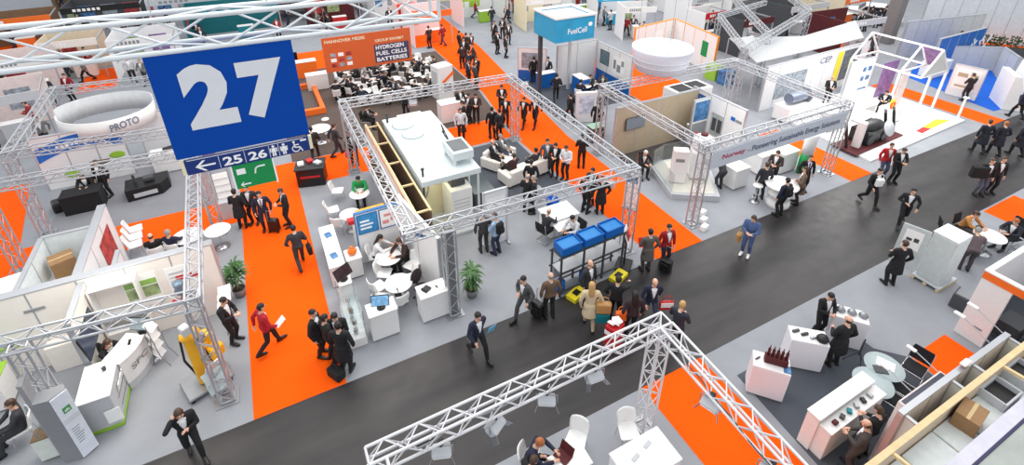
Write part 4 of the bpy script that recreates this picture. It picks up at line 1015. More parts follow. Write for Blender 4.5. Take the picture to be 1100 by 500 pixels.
# =================================================================== people on the left orange walkway
person((291, 376), 20, 'man in a dark red jacket walking alone on the orange walkway, holding white paper', 'walk', top=(172, 24, 40), legs=(32, 30, 36), hair='black')
sheet(PEOPLE[-1], 'white sheet of paper held by the man in the red jacket', 0.35, -0.25, 0.98)
person((346, 382), 330, 'slim man in a black suit standing left of the three with the black bag', 'stand', hair='black')
person((369, 384), 250, 'man in a black suit with bright collar leaning to the group by the showcase', 'hold', hair='black')
person((358, 388), 20, 'man in black standing hidden in the middle of the group by the showcase', 'stand', hair='black')
person((373, 399), 60, 'broad man in a long black coat seen from behind at the walkway edge', 'coat', hair='black', h=1.03)
o = bag((*g(362, 405)[:2], 0.016), 'black travel bag on the carpet at the feet of the group by the showcase', BLACKC, 0.46, 0.26, 0.28, rad(30), 0.18, 'bag', 'travel_bag')
o = person((325, 287), 95, 'man in dark grey walking up the orange walkway with a bag', 'stride', top=CHAR, legs=CHAR, hair='black')
side_bag(o, 'black shoulder bag at the hip of the lone man walking up the orange walkway', BLACKC)
person((262, 245), 70, 'person in a long black coat, leftmost under the green sign', 'coat', hair='black')
person((275, 240), 250, 'man in dark suit half hidden behind the two standing by the suitcase', 'stand', hair='black', top=CHAR)
person((288, 247), 265, 'man in a dark suit with grey tie facing the camera beside the suitcase', 'stand', top=NAV, legs=NAV, tie=(120, 120, 130), hair='black')
person((312, 243), 190, 'man in black standing right of the suitcase group, facing left', 'hold', hair='brown')
trolley((296, 249), 60, 'black wheeled suitcase standing among the four men under the green sign')
person((340, 172), 80, 'dark clothed man standing right of the hall sign at the carpet edge', 'stride', top=(44, 40, 40), hair='black')
person((363, 168), 20, 'man in a dark suit striding right, behind the black information desk', 'walk', top=CHAR, legs=CHAR, hair='brown')
o = person((382, 177), 260, 'man in black with a pink bag beside the back corner of the truss frame', 'stand', hair='grey')
side_bag(o, 'small pink bag carried by the man in black beside the truss frame', mat('bag_pink', (224, 90, 110), 0.6), w=0.24, h=0.26, y=-0.3)
# black information desk
R = thing('information_desk', 'black information desk with leaflets on the orange carpet', 'desk', (0.82, 20.3, 0.016), rad(-14))
b = MB(); b.box(-0.55, -0.42, 0, 0.55, 0.42, 0.82, 0.03); b.build('body', BLACK, R)
b = MB(); b.box(-0.6, -0.47, 0.82, 0.6, 0.47, 0.87, 0.015); b.build('worktop', BLACK, R)
b = MB(); b.box(-0.4, -0.426, 0.42, 0.4, -0.421, 0.52, 0.002); b.build('red_print', RED, R)
for k, (dx, dy, m_, nm) in enumerate(((-0.35, 0.1, PAPER, 'white leaflet pile at the left of the black information desk'), (0.02, 0.2, RED, 'red leaflet pile at the back of the black information desk'), (0.3, -0.1, LGREY, 'grey leaflet pile at the right of the black information desk'))):
    b = MB(); b.cbox((0, 0, 0.045), (0.24, 0.3, 0.09), 0.3 * k, 0.004); o = tag(b.build('leaflet_pile', m_), nm, 'leaflets'); o.location = (0.82 + dx, 20.3 + dy, 0.887)
# =================================================================== centre stand
F1 = truss_frame('large truss frame around the centre stand with the white container', [(3.55, 10.82), (9.9, 10.72), (10.25, 19.8), (2.55, 20.3)],
            [((2.3, 10.9), (10.0, 10.72)), ((9.85, 10.7), (9.95, 19.8)), ((10.1, 19.75), (2.4, 20.3)), ((2.5, 10.9), (2.5, 20.3))], 3.3, 0.3)
clad(F1, 3.55, 10.82)
# shop part
SW = wall('poster_wall', 'white low wall with framed blue posters behind the round tables', 'wall', (1.55, 14.25), (3.05, 14.25), 0.1, 0.012, 2.05, WPANEL, None, mat('frame_blue', (40, 110, 170), 0.4))
poster(SW, 0.08, 0.68, 1.25, 1.95, -1, mat('poster_blue', (50, 140, 200), 0.5, var=0.2), 'poster', mat('frame_blue', (40, 110, 170), 0.4), 0.1, ([(0.1, 0.2, 0.7, 0.3), (0.1, 0.4, 0.8, 0.5), (0.1, 0.6, 0.6, 0.7)], PURE), 'blue poster with white text')
poster(SW, 0.8, 1.4, 1.25, 1.95, -1, PAPER, 'poster', mat('frame_blue', (40, 110, 170), 0.4), 0.1, ([(0.1, 0.2, 0.45, 0.4), (0.55, 0.3, 0.9, 0.5), (0.2, 0.6, 0.8, 0.75)], mat('pale_red_print', (226, 150, 150), 0.6)), 'white poster with pale red drawings')
R = thing('header_box', 'orange and white header box behind the blue framed posters', 'sign', (1.7, 15.1, 0.012))
b = MB(); b.box(0.0, -0.12, 1.1, 1.0, 0.12, 1.5, 0.01); b.build('orange_face', mat('header_orange', (250, 176, 60), 0.5), R)
b = MB(); b.box(-0.15, -0.2, 0, 1.5, 0.2, 1.1, 0.01); b.build('cabinet', WHITE, R)
b = MB(); b.box(-0.3, -0.14, 1.12, -0.02, 0.1, 1.28, 0.01); b.build('red_end', RED, R)
b = MB(); b.box(1.02, -0.1, 1.1, 1.45, 0.1, 1.45, 0.01); b.build('picture', PICB, R)
WR = wall('partition_wall', 'white partition wall with blue marks between the round tables and the wooden crate wall', 'wall', (3.44, 11.45), (3.0, 14.2), 0.1, 0.012, 2.4, WHITE)
for k in range(3):
    b = MB(); b.cbox((0.9 + 0.25 * k, 0.06, 1.9 - 0.12 * k), (0.5, 0.012, 0.1), 0, 0.002, 0, 0, 0.5); b.build('blue_print', PICB, WR)
G_T = 'round tables of the white bistro'
table((428, 304), 'front round white table between the white shell chairs of the bistro corner', None, 1.05)
table((417, 276), 'back round white table with seated people in the bistro corner', None, 1.05)
ch = [((414, 305), -30, 'white shell chair behind the front bistro table, nearest the poster wall'), ((444, 296), 215, 'white shell chair at the bistro wall, right of the back table'), ((441, 311), 180, 'white shell chair at the bistro wall, right of the front table'),
      ((408, 320), 20, 'white shell chair left of the front bistro table'), ((411, 333), 60, 'white shell chair nearest the small monitor counter'), ((431, 334), 100, 'white shell chair with a dark bag in front of the front bistro table')]
for c, a, l in ch: chair(c, a, l)
bag((*g(430, 334)[:2], 0.47), 'dark handbag on the white chair in front of the front bistro table', BLACKC, 0.3, 0.16, 0.22)
o = person((408, 286), -20, 'black haired person in white sitting at the back bistro table', 'desk', top=(228, 228, 230), legs=BLK, hair='black', style='long')
chair((405, 286), -20, 'white shell chair under the black haired person at the poster wall')
o = person((436, 287), 200, 'woman in dark brown with long dark hair sitting right of the back bistro table', 'desk', top=(60, 40, 36), legs=BLK, hair='brown', style='long')
cantilever((439, 287), 200, 'dark cantilever chair under the long haired woman at the bistro wall')
R = counter('monitor_counter', 'white square counter carrying the small monitor at the bistro front', 'counter', 1.13, 10.8, 1.9, 11.3, 0.98)
monitor((1.5, 11.0, 0.995), 250, 'small monitor with a blue picture on the white counter at the bistro front', 0.5, 0.32, mat('screen_white_blue', (120, 170, 210), 0.3, var=0.4, scale=8, emit=0.4), 20)
R = counter('phone_counter', 'white counter with a telephone beside the grey truss post', 'counter', 2.6, 10.8, 3.42, 11.35, 0.98)
R = thing('telephone', 'black telephone set on the white counter beside the grey truss post', 'phone', (2.85, 11.1, 0.994), rad(30))
b = MB(); b.prism([(-0.11, -0.1), (0.11, -0.1), (0.11, 0.1), (-0.11, 0.1)], 0, 0.05); b.build('base', BLACK, R)
b = MB(); b.tube((-0.09, -0.06, 0.075), (-0.09, 0.06, 0.075), 0.02); b.ell((-0.09, -0.08, 0.065), (0.03, 0.03, 0.025), 8, 6); b.ell((-0.09, 0.08, 0.065), (0.03, 0.03, 0.025), 8, 6); b.build('handset', BLACK, R)
for k in range(2):
    b = MB(); b.cbox((0, 0, 0.004), (0.2, 0.28, 0.008), 0.4 * k, 0.001); o = tag(b.build('leaflet', PAPER), ('leaflet beside the telephone on the white counter', 'leaflet at the right end of the telephone counter')[k], 'paper'); o.location = (3.08 + 0.18 * k, 11.02, 0.994)
office_chair((2.88, 11.75, 0.012), -70, 'dark brown office chair behind the telephone counter', mat('chair_plum', (58, 44, 46), 0.7))
# display shelf along the walkway
for k, (ya, yb, l) in enumerate(((14.6, 15.7, 'white low cabinet farthest up the walkway edge, with leaflets'), (13.45, 14.55, 'white low cabinet in the middle of the walkway edge, with leaflets'))):
    R = counter('low_cabinet', l, 'cabinet', 0.5, ya, 0.95, yb, 0.85)
    for j in range(3):
        b = MB(); b.cbox((0, 0, 0.012), (0.2, 0.27, 0.024), 0.2 * j, 0.002); o = tag(b.build('leaflet_pile', (PAPER, PICB, PAPER)[j]), (('leaflet pile at the near end', 'blue leaflet pile in the middle', 'white leaflet pile at the far end')[j] + ' of the ' + ('farthest' if k == 0 else 'second') + ' low cabinet along the walkway'), 'leaflets'); o.location = (0.72, ya + 0.2 + 0.34 * j, 0.866)
R = counter('low_cabinet', 'white cabinet with an orange ornament beside the poster wall', 'cabinet', 1.05, 13.6, 1.5, 14.15, 0.8)
b = MB(); b.ell((0, 0, 0.13), (0.15, 0.13, 0.13)); b.ell((0, 0, 0.28), (0.06, 0.06, 0.05)); o = tag(b.build('orange_ornament', mat('ornament_orange', (244, 120, 30), 0.4)), 'round orange ornament on the white cabinet beside the poster wall', 'ornament'); o.location = (1.27, 13.85, 0.815)
R = thing('showcase', 'glass showcase with exhibits on shelves at the walkway corner of the bistro', 'showcase', (0.75, 11.6, 0.012))
b = MB(); b.box(-0.24, -0.75, 0, 0.24, 0.75, 0.3, 0.01); b.build('base_cabinet', WHITE, R)
for z in (0.62, 0.95): b = MB(); b.box(-0.23, -0.74, z, 0.23, 0.74, z + 0.012, 0.003); b.build('shelf', GLASS, R)
for sx in (1, -1): b = MB(); b.box(sx * 0.235 - 0.004, -0.745, 0.3, sx * 0.235 + 0.004, 0.745, 1.25, 0.002); b.build('glass_pane', GLASS, R)
for sx in (1, -1):
    for sy in (1, -1): b = MB(); b.box(sx * 0.23 - 0.012, sy * 0.74 - 0.012, 0.3, sx * 0.23 + 0.012, sy * 0.74 + 0.012, 1.27, 0.003); b.build('post', ALU, R)
for j in range(6):
    b = MB(); b.lathe([(0, 0), (0.06, 0), (0.07, 0.08), (0.03, 0.12), (0.05, 0.17), (0, 0.18)], n=16); o = tag(b.build('exhibit', (CHROME, BROWNW, CHROME)[j % 3]), ('%s exhibit on the %s shelf of the glass showcase, %s' % (('metal', 'brown', 'metal')[j % 3], ('base', 'lower')[j // 3], ('near end', 'middle', 'far end')[j % 3])), 'exhibit'); o.location = (0.75, 11.1 + 0.45 * (j % 3), (0.327, 0.652)[j // 3])
monitor((0.8, 12.65, 0.95), 300, 'dark tilted monitor on a post above the glass showcase', 0.56, 0.36, mat('screen_dark_red', (50, 26, 30), 0.25, var=0.5), 30)
R = counter('monitor_plinth', 'slim white plinth under the dark tilted monitor', 'plinth', 0.62, 12.45, 0.98, 12.85, 0.93)
# tables at the orange strip
tq = g(386, 208, 0.75); tq.z = 0
table(tq, 'round white table with the man in green, behind the poster wall', None, 0.95)
o = person(tq + V(0.12, 0.5, 0), 255, 'man in a green shirt sitting at the round white table behind the poster wall', 'desk', top=(30, 150, 80), legs=BLK, shirt=(30, 150, 80), hair='black')
chair(tq + V(0.14, 0.54, 0), 255, 'white shell chair under the man in green')
for p_, a, l in (((364, 215), -20, 'white shell chair left of the green shirted man, near the orange carpet'), ((359, 236), 0, 'white shell chair at the second round table, nearest the orange walkway'), ((366, 250), 60, 'white shell chair in front of the second round table behind the bistro')): chair(p_, a, l)
table((376, 230), 'second round white table with the empty chairs behind the bistro', None, 0.95)
# wooden crate wall
R = thing('wooden_double_wall', 'long pine double wall with an open brown gap, left of the white container', 'wall', (3.2, 12.85, 0.012))
b = MB(); b.box(0, 0, 0, 0.05, 6.95, 2.36, 0.006); b.build('board', mat('gap_brown', (104, 82, 62), 0.8, var=0.15), R); b = MB(); b.box(0.47, 0, 0, 0.52, 6.95, 2.36, 0.006); b.build('board', mat('gap_brown', (104, 82, 62), 0.8, var=0.15), R)
for x in (0, 0.47): b = MB(); b.box(x - 0.01, -0.01, 2.36, x + 0.06, 6.96, 2.41, 0.006); b.build('pine_edge', WOOD, R)
b = MB(); b.box(-0.02, 0, 1.6, 0.0, 6.95, 2.38, 0.004); b.build('white_sheet', WHITE, R)
b = MB(); b.box(-0.03, 0, 2.2, -0.015, 6.95, 2.3, 0.003); b.build('orange_stripe', mat('stripe_orange', (246, 160, 60), 0.5), R)
b = MB(); b.box(0.05, 0.02, 0.6, 0.47, 6.93, 0.64, 0.004); b.build('gap_floor', mat('gap_brown', (104, 82, 62), 0.8, var=0.15), R)
for k in range(5): b = MB(); b.box(0.04, 0.1 + 1.65 * k, 2.3, 0.48, 0.17 + 1.65 * k, 2.36, 0.005); b.build('cross_batten', WOOD, R)
b = MB(); b.box(-0.035, 1.2, 1.7, -0.02, 1.35, 2.3, 0.003); b.build('orange_tab', mat('tab_orange', (240, 90, 40), 0.5), R)
# container
R = thing('container', 'large white container with hatches on its roof in the centre stand', 'container', (3.85, 14.1, 0.012))
W_, L_, H_ = 2.05, 5.2, 2.6
for nm, bx in (('side_wall', (0, 0.0, 0, 0.06, L_, H_)), ('side_wall', (W_ - 0.06, 0.9, 0, W_, L_, H_)), ('end_wall', (0, L_ - 0.06, 0, W_, L_, H_)), ('floor_tray', (0.0, 0, 0, W_, L_, 0.12)), ('roof', (-0.03, -0.05, H_, W_ + 0.03, L_ + 0.03, H_ + 0.08)), ('roof_edge', (-0.04, -0.07, H_ - 0.12, W_ + 0.04, -0.02, H_ + 0.09))):
    b = MB(); b.box(*bx); b.build(nm, ROOFW if nm != 'floor_tray' else LGREY, R)
b = MB(); b.box(0.06, 1.55, 0.12, W_ - 0.06, 1.6, H_, 0.004); b.build('inner_wall', CREAM, R)
for x in (0.0, W_ - 0.07): b = MB(); b.box(x, 0, 0.1, x + 0.07, 0.07, H_, 0.006); b.build('corner_post', LGREY, R)
for k in range(2):
    b = MB(); b.lathe([(0, 0), (0.42, 0), (0.44, 0.03), (0.36, 0.09), (0, 0.11)], (0.6 + 0.13 * k, 4.35 - 0.95 * k, H_ + 0.08), 32); b.build('roof_hatch', ROOFW, R)
b = MB()
for sx in (0, 1):
    for sy in (0, 1): b.cbox((1.33 + 0.6 * sx, 0.45 + 0.9 * sy, H_ + 0.2), (0.1, 0.1, 0.26))
b.box(1.25, 0.35, H_ + 0.3, 2.02, 1.45, H_ + 0.62, 0.02); b.build('roof_fan', ROOFW, R)
b = MB(); b.box(1.33, 0.5, H_ + 0.62, 1.92, 1.32, H_ + 0.63, 0.003); b.build('fan_grille', mat('grille_grey', (96, 100, 104), 0.5), R)
for k in range(9): pass
b = MB(); b.path([(1.75, 1.75, H_ + 0.08), (1.55, 2.3, H_ + 0.55), (1.78, 2.2, H_ + 0.1), (1.72, 2.85, H_ + 0.55), (1.8, 2.75, H_ + 0.08)], 0.022, 8); b.build('roof_handle', BLACK, R)
b = MB(); b.tube((0.12, 0.3, H_ + 0.08), (0.12, 0.3, H_ + 0.32), 0.04); b.ell((0.12, 0.3, H_ + 0.36), (0.07, 0.05, 0.06)); b.build('roof_valve', DGREY, R)
b = MB(); b.box(0.08, 4.85, H_ + 0.08, 0.16, 4.93, H_ + 0.5, 0.01); b.build('roof_stub', DGREY, R)
b = MB(); b.box(1.1, 0.35, 0.12, 1.9, 1.4, 1.7, 0.02); b.build('fuel_cell_cabinet', WHITE, R)
b = MB()
for k in range(6): b.box(1.2, 0.34, 0.5 + 0.15 * k, 1.8, 0.352, 0.55 + 0.15 * k, 0.002)
b.build('louvre', LGREY, R)
b = MB(); b.box(1.2, 0.6, 1.7, 1.75, 1.2, 1.95, 0.03); b.build('pump_unit', DGREY, R)
b = MB(); b.path([(0.2, 1.5, 0.3), (0.5, 1.2, 1.4), (0.7, 1.4, 2.0)], 0.03); b.build('pipe', STEEL, R)
l_ = bpy.data.lights.new('container_lamp', 'AREA'); l_.size = 0.6; l_.energy = 14; l_.color = (1, 0.9, 0.6); lo = bpy.data.objects.new('container_lamp', l_); COL.objects.link(lo); lo.location = (4.5, 14.8, 2.55)
# white framed panel
R = thing('standing_panel', 'tall white framed panel standing in front of the white container', 'panel', (5.6, 13.1, 0.012), rad(0))
b = MB(); b.box(0, -0.03, 0.05, 0.86, 0.03, 2.25, 0.008); b.build('sheet', WPANEL, R)
b = MB(); b.box(0.1, -0.036, 0.25, 0.76, -0.031, 2.0, 0.002); b.build('print', PAPER, R)
b = MB()
for x in (0.0, 0.86): b.box(x - 0.03, -0.045, 0, x + 0.03, 0.045, 2.3, 0.006)
b.box(0, -0.045, 2.24, 0.86, 0.045, 2.3, 0.006); b.build('frame', LGREY, R)
for x in (0.0, 0.86): b = MB(); b.box(x - 0.04, -0.25, 0, x + 0.04, 0.25, 0.04, 0.008); b.build('foot', STEEL, R)
person((520, 271), 80, 'man in a dark grey suit standing left of the backpacker by the white panel', 'stand', top=(64, 60, 60), legs=CHAR, hair='grey', style='fringe')
o = person((534, 273), 110, 'man in a light blue shirt and jeans wearing a backpack by the white panel', 'hold', top=(150, 176, 206), legs=(44, 52, 76), hair='brown')
backpack(o, 'black backpack worn by the man in the light blue shirt', BLACKC)
plant((4.3, 11.2, 0.012), 'green pot plant right of the grey truss post at the centre stand', 1.35, 0.2, 70, 5, 0.4)
# lounge
def sofa(loc, rz, label, n=2):
    R = thing('sofa', label, 'sofa', loc, rz); w = 0.66 * n
    b = MB(); b.box(-0.4, -w / 2, 0.08, 0.4, w / 2, 0.32, 0.03); b.build('base', OFFW, R)
    for k in range(n): b = MB(); b.box(-0.25, -w / 2 + 0.66 * k + 0.01, 0.32, 0.42, -w / 2 + 0.66 * (k + 1) - 0.01, 0.45, 0.04); b.build('seat_cushion', OFFW, R)
    b = MB(); b.box(-0.45, -w / 2, 0.08, -0.22, w / 2, 0.76, 0.05); b.build('backrest', OFFW, R)
    for sy in (1, -1): b = MB(); b.box(-0.45, sy * (w / 2 + 0.07) - 0.08, 0.08, 0.42, sy * (w / 2 + 0.07) + 0.08, 0.58, 0.04); b.build('armrest', OFFW, R)
    for sx in (1, -1):
        for sy in (1, -1): b = MB(); b.tube((sx * 0.34, sy * (w / 2 - 0.05), 0), (sx * 0.34, sy * (w / 2 - 0.05), 0.09), 0.025); b.build('leg', STEEL, R)
    return R
s1 = g(536, 176); sofa((s1.x, s1.y, 0.016), rad(-60), 'white sofa with two seated men at the back of the lounge', 2)
for k, (dx, t_, l) in enumerate(((-0.3, BLK, 'man in black sitting at the left of the white lounge sofa'), (0.33, GRY, 'man in grey sitting at the right of the white lounge sofa'))):
    person((s1.x + dx * 0.87, s1.y + dx * 0.5, 0.0), -60, l, 'sit', top=t_, legs=BLK if k == 0 else (70, 84, 110), hair='grey', style='fringe' if k == 0 else 'hair')
s2 = g(563, 190); sofa((s2.x, s2.y, 0.016), rad(100), 'white sofa seen from behind at the front edge of the lounge', 3)
for k, (dx, l) in enumerate(((-0.55, 'person in dark clothes at the left end of the front lounge sofa'), (0.5, 'person in dark clothes at the right end of the front lounge sofa'))):
    person((s2.x + dx, s2.y + 0.06, 0.0), 100, l, 'sit', top=CHAR if k else (70, 40, 44), hair='black' if k else 'brown')
table(g(548, 172, 0.45), 'low round white table between the two lounge sofas', None, 0.8, 0.6)
R = thing('glass_display', 'dark glass display table beside the white container in the lounge', 'table', (6.6, 16.3, 0.016))
b = MB(); b.box(-0.4, -1.0, 0, 0.4, 1.0, 0.7, 0.02); b.build('base', DGREY, R); b = MB(); b.box(-0.44, -1.05, 0.7, 0.44, 1.05, 0.73, 0.005); b.build('glass_top', mat('dark_glass', (60, 72, 74), 0.1), R)
# people standing right of the lounge
person((587, 186), 250, 'man in a grey suit and light shirt standing upright at the orange carpet edge', 'stand', top=(92, 92, 98), legs=CHAR, hair='black')
person((596, 190), 220, 'person in black leaning forward right of the upright man in grey', 'hold', hair='black')
person((607, 193), 210, 'person in a white top facing the group at the lounge edge', 'hold', top=(222, 222, 226), legs=BLK, hair='brown')
person((570, 210), 60, 'man in black standing behind the seated bald man left of the group', 'stand', hair='black', h=0.97)
person((566, 228), 40, 'bald man in dark suit beside the white counter, left of the group', 'hold', style='fringe', hair='grey')
person((573, 229), 150, 'grey haired person in black close to the bald man by the white counter', 'stand', hair='grey')
person((624, 181), 60, 'man in black standing alone on the middle orange walkway', 'hold', hair='black')
person((628, 229), 20, 'man in black standing left of the photographer on the middle walkway', 'stand', hair='black')
person((634, 220), 200, 'person in dark green standing between the two men on the middle walkway', 'stand', top=(44, 60, 50), hair='black')
o = person((644, 230), 70, 'man in a black coat carrying a silver case at his shoulder on the walkway', 'coat', hair='brown')
bag(local(o, 0.12, -0.3, 1.1), 'silver camera case at the shoulder of the man in the black coat', LGREY, 0.42, 0.24, 0.26, o.rotation_euler.z, 0.12, 'case', 'camera_case')
R = counter('white_block_table', 'large low white block table in the middle of the centre stand', 'table', 7.85, 12.4, 9.0, 13.2, 0.82, WHITE, WHITE, None, 0.05)
for px, py, l in ((585, 207, 'small grey crate behind the large white block table'),):
    q = g(583, 219); b = thing('equipment_box', l, 'box', (q.x - 0.1, q.y + 0.4, 0.012)); m = MB(); m.box(-0.25, -0.2, 0, 0.25, 0.2, 0.5, 0.02); m.build('body', LGREY, b); m = MB(); m.box(-0.2, -0.16, 0.5, 0.2, 0.16, 0.53, 0.01); m.build('lid', STEEL, b)
b = thing('blue_bin', 'dark blue bin behind the large white block table', 'bin', (8.75, 13.75, 0.012)); m = MB(); m.lathe([(0, 0), (0.2, 0), (0.24, 0.6), (0.22, 0.6), (0.19, 0.03), (0, 0.03)], n=20); m.build('bucket', NAVY, b); m = MB(); m.lathe([(0.2, 0.6), (0.26, 0.6), (0.26, 0.63), (0.2, 0.63)], n=20); m.build('rim', NAVY, b)
q = g(586, 258)
o = person((q.x, q.y, 0), 20, 'man in dark grey leaning forward on a chair by the blue crates', 'desk', top=CHAR, legs=CHAR, hair='grey', style='fringe')
cantilever(q + V(-0.05, -0.02, 0), 20, 'black cantilever chair under the man in dark grey by the blue crates')
q2 = g(616, 262); person((q2.x, q2.y, 0), 190, 'man in a white shirt sitting at the small table behind the blue crates', 'desk', top=(206, 208, 214), legs=BLK, hair='black')
cantilever(q2 + V(0.08, 0, 0), 190, 'black cantilever chair under the man in the white shirt by the blue crates')
R = thing('small_table', 'small white square table between the two seated men behind the blue crates', 'table', ((q.x + q2.x) / 2 + 0.1, (q.y + q2.y) / 2 + 0.05, 0.012)); b = MB(); b.box(-0.35, -0.35, 0.71, 0.35, 0.35, 0.74, 0.01); b.build('tabletop', WHITE, R)
for sx in (1, -1):
    for sy in (1, -1): b = MB(); b.tube((sx * 0.3, sy * 0.3, 0), (sx * 0.3, sy * 0.3, 0.71), 0.02); b.build('leg', STEEL, R)
# blue crate rack
R = thing('flow_rack', 'dark steel workstation rack on the aisle edge carrying three blue crates', 'rack', (6.7, 10.15, 0.012), rad(3))
for x in (0, 0.85, 1.65, 2.45):
    for y in (-0.25, 0.25): b = MB(); b.box(x - 0.03, y - 0.03, 0, x + 0.03, y + 0.03, 1.55, 0.006); b.build('upright', DGREY, R)
for y in (-0.25, 0.25):
    for z in (0.15, 0.9, 1.5): b = MB(); b.box(-0.1, y - 0.025, z, 2.55, y + 0.025, z + 0.05, 0.005); b.build('rail', DGREY, R)
b = MB(); b.box(0, -0.25, 0.92, 2.45, 0.25, 0.95, 0.004); b.build('shelf', LGREY, R)
b = MB(); b.box(0, -0.25, 1.5, 2.45, 0.25, 1.55, 0.004); b.build('shelf', DGREY, R)
for k in range(3):
    b = MB(); b.box(0.06 + 0.82 * k, 0.23, 0.3, 0.78 + 0.82 * k, 0.25, 0.85, 0.004); b.build('back_panel', LGREY, R)
for k in range(3):
    RR = thing('storage_crate', ('leftmost blue storage crate on top of the steel rack', 'middle blue storage crate on top of the steel rack', 'rightmost blue storage crate on top of the steel rack')[k], 'crate', (7.1 + 0.83 * k, 10.18 + 0.04 * k, 1.575), rad(3), 'blue crates on the rack')
    b = MB(); hx, hy, hz, t = 0.36, 0.25, 0.30, 0.03
    b.box(-hx, -hy, 0, hx, -hy + t, hz); b.box(-hx, hy - t, 0, hx, hy, hz); b.box(-hx, -hy + t, 0, -hx + t, hy - t, hz); b.box(hx - t, -hy + t, 0, hx, hy - t, hz); b.box(-hx + t, -hy + t, 0, hx - t, hy - t, t); b.build('bin', BLUE, RR)
    b = MB(); b.box(-hx - 0.02, -hy - 0.02, hz - 0.04, hx + 0.02, -hy, hz, 0.006); b.build('rim', BLUE, RR)
    b = MB(); b.box(-hx + 0.03, -hy + 0.03, 0.18, hx - 0.03, hy - 0.03, 0.24, 0.01); b.build('lid', mat('crate_lid', (40, 130, 200), 0.5), RR)
for k, (x, y, l) in enumerate(((7.2, 9.95, 'yellow and black floor unit at the left foot of the steel rack'), (8.85, 9.98, 'yellow floor unit at the right foot of the steel rack'))):
    RR = thing('foot_pedal', l, 'device', (x, y - 0.25, 0.014), rad(20)); b = MB(); b.prism([(-0.3, -0.18), (0.3, -0.18), (0.3, 0.18), (-0.3, 0.18)], 0, 0.14); b.build('housing', LEMON, RR); b = MB(); b.box(-0.12, -0.1, 0.14, 0.12, 0.1, 0.16, 0.008); b.build('pedal', BLACK, RR)
for k, (x, l) in enumerate(((6.85, 'blue canister on the floor at the left of the steel rack'), (7.75, 'blue canister on the floor at the middle of the steel rack'))):
    RR = thing('canister', l, 'canister', (x, 10.12, 0.014)); b = MB(); b.lathe([(0, 0), (0.15, 0), (0.16, 0.05), (0.16, 0.4), (0.06, 0.48), (0, 0.48)], n=20); b.build('drum', BLUE, RR); b = MB(); b.lathe([(0, 0.48), (0.05, 0.48), (0.05, 0.55), (0, 0.55)], n=12); b.build('cap', BLACK, RR)
R = thing('sign_stand', 'tilted information panel on a black stand with a heavy black base by the truss post', 'sign', (9.35, 10.1, 0.014), rad(-50))
b = MB(); b.box(-0.25, -0.32, 0, 0.25, 0.32, 0.12, 0.02); b.build('base', BLACK, R); b = MB(); b.path([(0, 0, 0.1), (0.0, 0.0, 0.9), (-0.12, 0, 1.5)], 0.03); b.build('post', BLACK, R)
b = MB(); b.cbox((0.0, 0, 1.3), (0.03, 0.42, 0.6), 0, 0.01, 0, 0, rad(-20)); b.build('panel', WHITE, R); b = MB(); b.cbox((0.03, 0, 1.33), (0.01, 0.3, 0.3), 0, 0.003, 0, 0, rad(-20)); b.build('picture', PICR, R)
R = thing('roll_up_banner', 'narrow white banner on the orange walkway behind the truss post', 'banner', (11.6, 12.6, 0.016), rad(-60)); b = MB(); b.box(-0.3, -0.1, 0, 0.3, 0.1, 0.08, 0.01); b.build('base', ALU, R); b = MB(); b.box(-0.28, -0.01, 0.08, 0.28, 0.01, 1.8, 0.002); b.build('banner_sheet', PAPER, R); b = MB(); b.box(-0.2, -0.014, 1.2, 0.2, -0.011, 1.5, 0.001); b.build('print', PICB, R)
for k, (t, l) in enumerate(((3.0, 'floodlight under the back truss beam of the centre stand, left one'), (8.3, 'floodlight under the back truss beam of the centre stand, right one'))):
    lamp((2.4 + t, 20.3 - 0.07 * t, 3.13), 250, l, 'floodlights on the centre frame')
# =================================================================== people on the aisle
o = person((514, 383), 280, 'man in dark blue walking alone in the aisle with a pale blue folder', 'walk', top=(34, 40, 60), legs=BLK, hair='black')
sheet(o, 'pale blue folder under the arm of the lone walker in the aisle', 0.2, 0.32, 1.0, 0.24, 0.32, mat('folder_blue', (120, 190, 230), 0.5), 70, 'folder', 'folder')
o = person((564, 341), 200, 'man in a grey coat walking left with a black trolley at the aisle edge', 'stride', top=(78, 80, 82), legs=(70, 72, 74), hair='black')
trolley((577, 340), 200, 'black trolley case pulled by the man in the grey coat at the aisle edge')
person((590, 341), 80, 'man in a brown jacket standing with his back turned left of the steel rack', 'stand', top=(104, 84, 68), legs=BLK, hair='grey', style='fringe')
person((630, 326), 280, 'grey haired man in a white shirt and dark suit standing before the steel rack', 'stand', top=CHAR, legs=CHAR, hair='grey', style='fringe')
o = person((632, 352), 60, 'blond woman in a beige coat with a brown bag, seen from behind in the aisle', 'coatwalk', top=(208, 190, 158), legs=(176, 160, 132), hair='blond', style='long')
bag(local(o, -0.1, -0.36, 0.72), 'brown leather handbag of the woman in the beige coat', mat('bag_tan', (186, 140, 86), 0.5), 0.42, 0.18, 0.36, o.rotation_euler.z, 0.22)
bag(local(o, -0.1, -0.36, 0.34), 'teal carrier bag below the brown handbag of the woman in beige', TEAL, 0.4, 0.14, 0.32, o.rotation_euler.z, 0.2, 'bag', 'carrier_bag')
person((659, 345), 40, 'man in black pointing to the right in the aisle group', 'point', hair='black')
o = person((676, 362), 70, 'person in dark clothes with an orange bag behind the truss corner', 'stand', top=(48, 34, 40), hair='black', style='long')
bag(local(o, 0.05, 0.3, 0.62), 'bright orange shoulder bag in the aisle group', ORANGE, 0.32, 0.14, 0.34, o.rotation_euler.z)
q = g(658, 372); R = thing('leaflet_bin', 'red bin topped with crumpled white leaflets beside the aisle group', 'bin', (q.x, q.y, 0.002), rad(20))
b = MB(); b.box(-0.22, -0.18, 0, 0.22, 0.18, 0.85, 0.02); b.build('body', RED, R); b = MB(); b.box(-0.225, -0.185, 0.55, 0.225, 0.185, 0.7, 0.01); b.build('white_band', PAPER, R)
